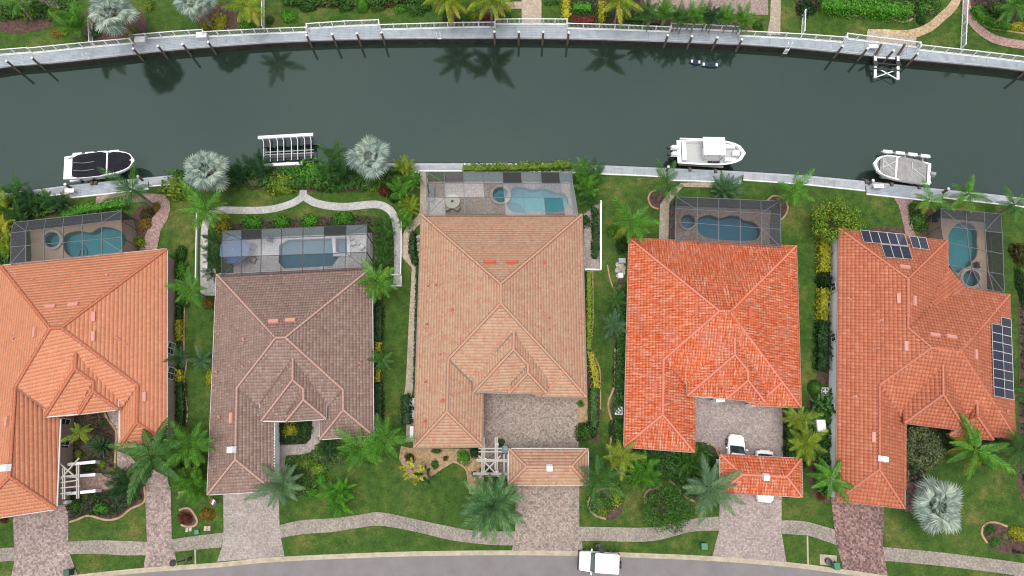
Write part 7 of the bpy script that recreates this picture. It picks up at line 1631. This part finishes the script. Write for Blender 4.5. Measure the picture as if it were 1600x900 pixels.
def bin_(px, py, label, rz=0, h=1.05, dark=False):
    p = at(px, py, h); T = tag(empty('wheeled_bin', (p.x, p.y, 0), rz), label, 'bin', 'green wheeled bins'); m = MB(); vs = []
    m.box((0, 0, h*.47), (.46, .5, h*.9), taper=1.18); m.build('body', M['green_dark'] if dark else M['green_bin'], T, world=False)
    m = MB(); m.box((0, 0, h*.96), (.62, .72, .08), taper=.88); m.build('lid', M['green_dark'] if dark else M['green_bin'], T, world=False)
    m = MB(); m.tube([(-.25, .36, h*.9), (.25, .36, h*.9)], .02, 6); m.build('handle', M['black'], T, world=False)
    for s in (-1, 1): m = MB(); m.tube([(s*.26-.03, .3, .1), (s*.26+.03, .3, .1)], .1, 10); m.build('wheel', M['black'], T, world=False)
M['green_dark'] = plain('dark_green_plastic', C(40, 92, 68), .5)
bin_(1308.5, 885, 'green wheeled bin on the concrete pad by the red driveway', .1); bin_(103, 896, 'dark green wheeled bin at the bottom of the far left driveway', .2, dark=True)
p = at(1294.5, 877, .3); m = MB(); m.lathe((0, 0, 0), [(.28, 0), (.33, .3), (.31, .42), (.12, .46), (.02, .47)], 16); o = m.build('round_bin', M['dark']); o.location = (p.x, p.y, .03); tag(o, 'round dark bin on the concrete pad beside the green one', 'bin')
def lamp(base, h, label):
    p = at(*base, 0); T = tag(empty('lamp_post', (p.x, p.y, 0)), label, 'lamp post', 'black lamp posts along the street')
    m = MB(); m.lathe((0, 0, 0), [(.22, 0), (.2, .25), (.1, .4), (.075, .9), (.06, h-.35)], 10); m.build('post', M['dark'], T, world=False)
    m = MB(); m.box((.05, .05, 1.1), (.5, .3, .3), taper=.9); m.build('mailbox', M['dark'], T, world=False)
    m = MB(); m.lathe((0, 0, h-.35), [(.16, 0), (.24, .05), (.24, .3), (.2, .34)], 12); m.build('lantern', M['glassy'], T, world=False)
    m = MB(); m.lathe((0, 0, h-.02), [(.34, 0), (.33, .05), (.12, .2), (.02, .26)], 14); m.build('cap', M['dark'], T, world=False)
lamp((297, 873), 3.7, 'black lamp post with mailbox left of the pale driveway'); lamp((931.5, 852), 4.6, 'black lamp post behind the parked white off-road vehicle')
lamp((1584, 862), 3.2, 'black lamp post at the right edge by the oval bed')
# stones, flag, sprinkler lid
for i, (x, y) in enumerate([(321.5, 825.5), (327, 825.5)]):
    p = at(x, y, 0); m = MB(); m.box((0, 0, .06), (.32, .5, .12), taper=.9); m.box((0, 0, .125), (.14, .3, .012)); o = m.build('stepping_stone', M['kerb']); o.location = (p.x, p.y, 0); tag(o, ['left', 'right'][i]+' stone slab below the orange-green bush', 'stone', 'stone slabs on the lawn')
for i, (x, y) in enumerate([(292, 828), (297.5, 827)]):
    p = at(x, y, 0); m = MB(); m.box((0, 0, .02), (.3, .42, .05), taper=.9); o = m.build('stepping_stone', M['drab']) if 'drab' in M else m.build('stepping_stone', M['rock']); o.location = (p.x, p.y, 0); tag(o, ['left', 'right'][i]+' mossy stone slab below the dark red bush', 'stone', 'mossy slabs on the lawn')
p = at(308.5, 831, 0); m = MB(); m.box((0, 0, .12), (.5, .5, .24), taper=.85); o = m.build('valve_box', M['green_bin']); o.location = (p.x, p.y, 0); o.rotation_euler.z = .3; tag(o, 'teal green utility lid on the lawn above the sidewalk', 'utility box')
def flag():
    p = at(338, 783, .2); T = tag(empty('garden_flag', (p.x, p.y, 0), -.5), 'red white and blue garden flag at the corner of the brown roof', 'flag')
    m = MB(); m.tube([(-.35, .2, 0), (-.35, .2, 1.1)], .02, 6); m.tube([(-.35, .2, 1.05), (.3, .2, 1.05)], .015, 6); m.build('pole', M['dark'], T, world=False)
    for k, (mt, a, b) in enumerate((('red_cloth', -.33, -.1), ('white', -.1, .1), ('blue_canvas', .1, .3))):
        m = MB(); m.poly([(a, .2, 1.04), (b, .2, 1.04), (b, -.35, .75+.05*k), (a, -.35, .75)]); m.build('stripe', M[mt], T, world=False)
flag()
rr = random.Random(5)
def rocks(x0, y0, x1, y1, n, lab, s0=.35):
    for k in range(n):
        px, py = rr.uniform(x0, x1), rr.uniform(y0, y1); p = at(px, py, 0); s = s0*(.7+.7*rr.random()); m = MB(); vs = []
        prof = [(s*.6, -.05), (s*.62, s*.2), (s*.4, s*.45), (s*.1, s*.5)]; m.lathe((0, 0, 0), prof, 7); m.v = [(x*(1+rr.uniform(-.2, .2)), y*(1+rr.uniform(-.2, .2)), z*(1+rr.uniform(-.1, .1))) for x, y, z in m.v]
        o = m.build('rock', M['rock']); o.location = (p.x, p.y, 0); tag(o, lab, 'rock', lab)
rocks(964, 412, 975, 433, 26, 'pale rock in the pile left of the orange roof'); rocks(652, 368, 656, 405, 14, 'pale stone in the strip at the back left of the cream house', .28)
box(970, 430, (.55, .55), 'white', 'small white box on the pale rocks', 'valve_box', 'utility box', .4)
# inside the cages
def table_set():
    c = at(*q3(437, 346), .75); T = tag(empty('patio_table', (c.x, c.y, .03)), 'round white patio table with dark centre in the long cage', 'table')
    m = MB(); m.lathe((0, 0, .7), [(.88, 0), (.9, .03), (.88, .06)], 24); m.build('table_top', M['cream'], T, world=False)
    m = MB(); m.lathe((0, 0, .76), [(.16, 0), (.15, .05)], 12); m.build('umbrella_socket', M['dark'], T, world=False)
    m = MB(); m.lathe((0, 0, 0), [(.35, 0), (.1, .06), (.08, .7)], 10); m.build('pedestal', M['dark'], T, world=False)
    for i, (x, y, lb) in enumerate(((405, 392, 'left'), (468, 392, 'right'))):
        c = at(*q3(x, y), .45); chair(c, (.5 if i == 0 else -.5)+math.pi, lb+' beige patio chair below the round table', 'tan_cloth')
M['cream'] = plain('cream_table', C(226, 222, 206), .5)
def chair(c, rz, label, mat, group='patio chairs'):
    T = tag(empty('patio_chair', (c.x, c.y, .03), rz), label, 'chair', group)
    m = MB(); m.box((0, 0, .42), (.55, .55, .12), taper=.95); m.build('seat', M[mat], T, world=False)
    m = MB(); m.box((0, .3, .68), (.56, .1, .5)); m.build('backrest', M[mat], T, world=False)
    for sx in (-1, 1):
        m = MB(); m.box((sx*.31, 0, .6), (.07, .55, .05)); m.build('armrest', M['dark'], T, world=False)
        for sy in (-1, 1): m = MB(); m.box((sx*.26, sy*.24, .2), (.05, .05, .4)); m.build('leg', M['dark'], T, world=False)
table_set()
def umbrella():
    c = at(365, 389, 2.3); T = tag(empty('patio_umbrella', (c.x, c.y, .03)), 'blue patio umbrella in the grey cage', 'umbrella'); m = MB(); n = 8; r_ = 1.75
    for k in range(n):
        a0, a1 = 2*math.pi*(k+.5)/n, 2*math.pi*(k+1.5)/n; m.add([(0, 0, 2.5), (r_*math.cos(a0), r_*math.sin(a0), 2.0), (r_*math.cos(a1), r_*math.sin(a1), 2.0)], [(0, 1, 2)])
    m.build('canopy', M['blue_canvas'], T, world=False); m = MB(); m.tube([(0, 0, 0), (0, 0, 2.55)], .035, 8); m.build('pole', M['steel'], T, world=False)
umbrella()
for x, y, lb in ((396, 386.5, 'upper tan round-backed chair beside the blue umbrella'), (395.5, 406, 'lower tan round-backed chair beside the blue umbrella')):
    chair(at(x, y, .45), 1.2, lb, 'tan_cloth')
chair(at(423, 373.5, .45), 3.0, 'dark chair above the long pool in the grey cage', 'navy')
chair(at(552, 380, .45), 2.0, 'pale chair at the right end of the grey cage', 'cream'); chair(at(565, 386, .45), 2.4, 'small pale stool at the right end of the grey cage', 'cream')
chair(at(1527, 414.5, .45), 1.57, 'dark chair between the narrow pool and its spa', 'navy'); chair(at(1461, 343, .45), 0, 'dark chair in the left corner of the right cage', 'navy')
def rugs():
    q = [at(*q3(385, 255)), at(*q3(500, 255)), at(*q3(500, 312)), at(*q3(385, 312))]; m = MB(); m.prism([(p.x, p.y) for p in q], .034, .05); T = tag(m.build('outdoor_rug', M['rug']), 'pale patterned rug above the round table', 'rug')
M['rug'] = rough_mat('rug_pattern', C(196, 196, 198), C(244, 244, 246), 3.0, .9, 10)
rugs()
m = MB(); q = [at(*q3(385, 170)), at(*q3(505, 170)), at(*q3(505, 222)), at(*q3(385, 222))]; m.prism([(p.x, p.y) for p in q], .034, .05); tag(m.build('outdoor_mat', M['bark']), 'dark brown mat at the back left of the long cage', 'mat')
for x, y, lb in ((688, 302, 'left'),):
    c = at(*q3(305, 300), .3); T = tag(empty('sun_lounger', (c.x, c.y, .03), math.pi/2), 'grey sun lounger along the left side of the long cage', 'lounger'); m = MB(); m.box((.2, 0, .35), (1.5, .65, .1)); m.build('seat', M['grey_canvas'], T, world=False); m = MB(); m.beam((-.55, 0, .35), (-1.0, 0, .7), .65, .08); m.build('backrest', M['grey_canvas'], T, world=False)
    for a in (-.8, .8): m = MB(); m.box((a*.9, 0, .15), (.06, .6, .3)); m.build('leg', M['dark'], T, world=False)
# white porch columns seen under the eaves
for x, y, lb in ((1125, 628, 'left white porch column under the orange eave'), (1180.5, 634.5, 'right white porch column under the orange eave')):
    p = at(x, y, 2.2); m = MB(); m.box((0, 0, 1.15), (.85, .3, 2.3)); m.box((0, 0, 2.36), (.95, .42, .12)); o = m.build('porch_column', M['white']); o.location = (p.x, p.y+.2, 0); tag(o, lb, 'column', 'white porch columns of the orange-roofed house')
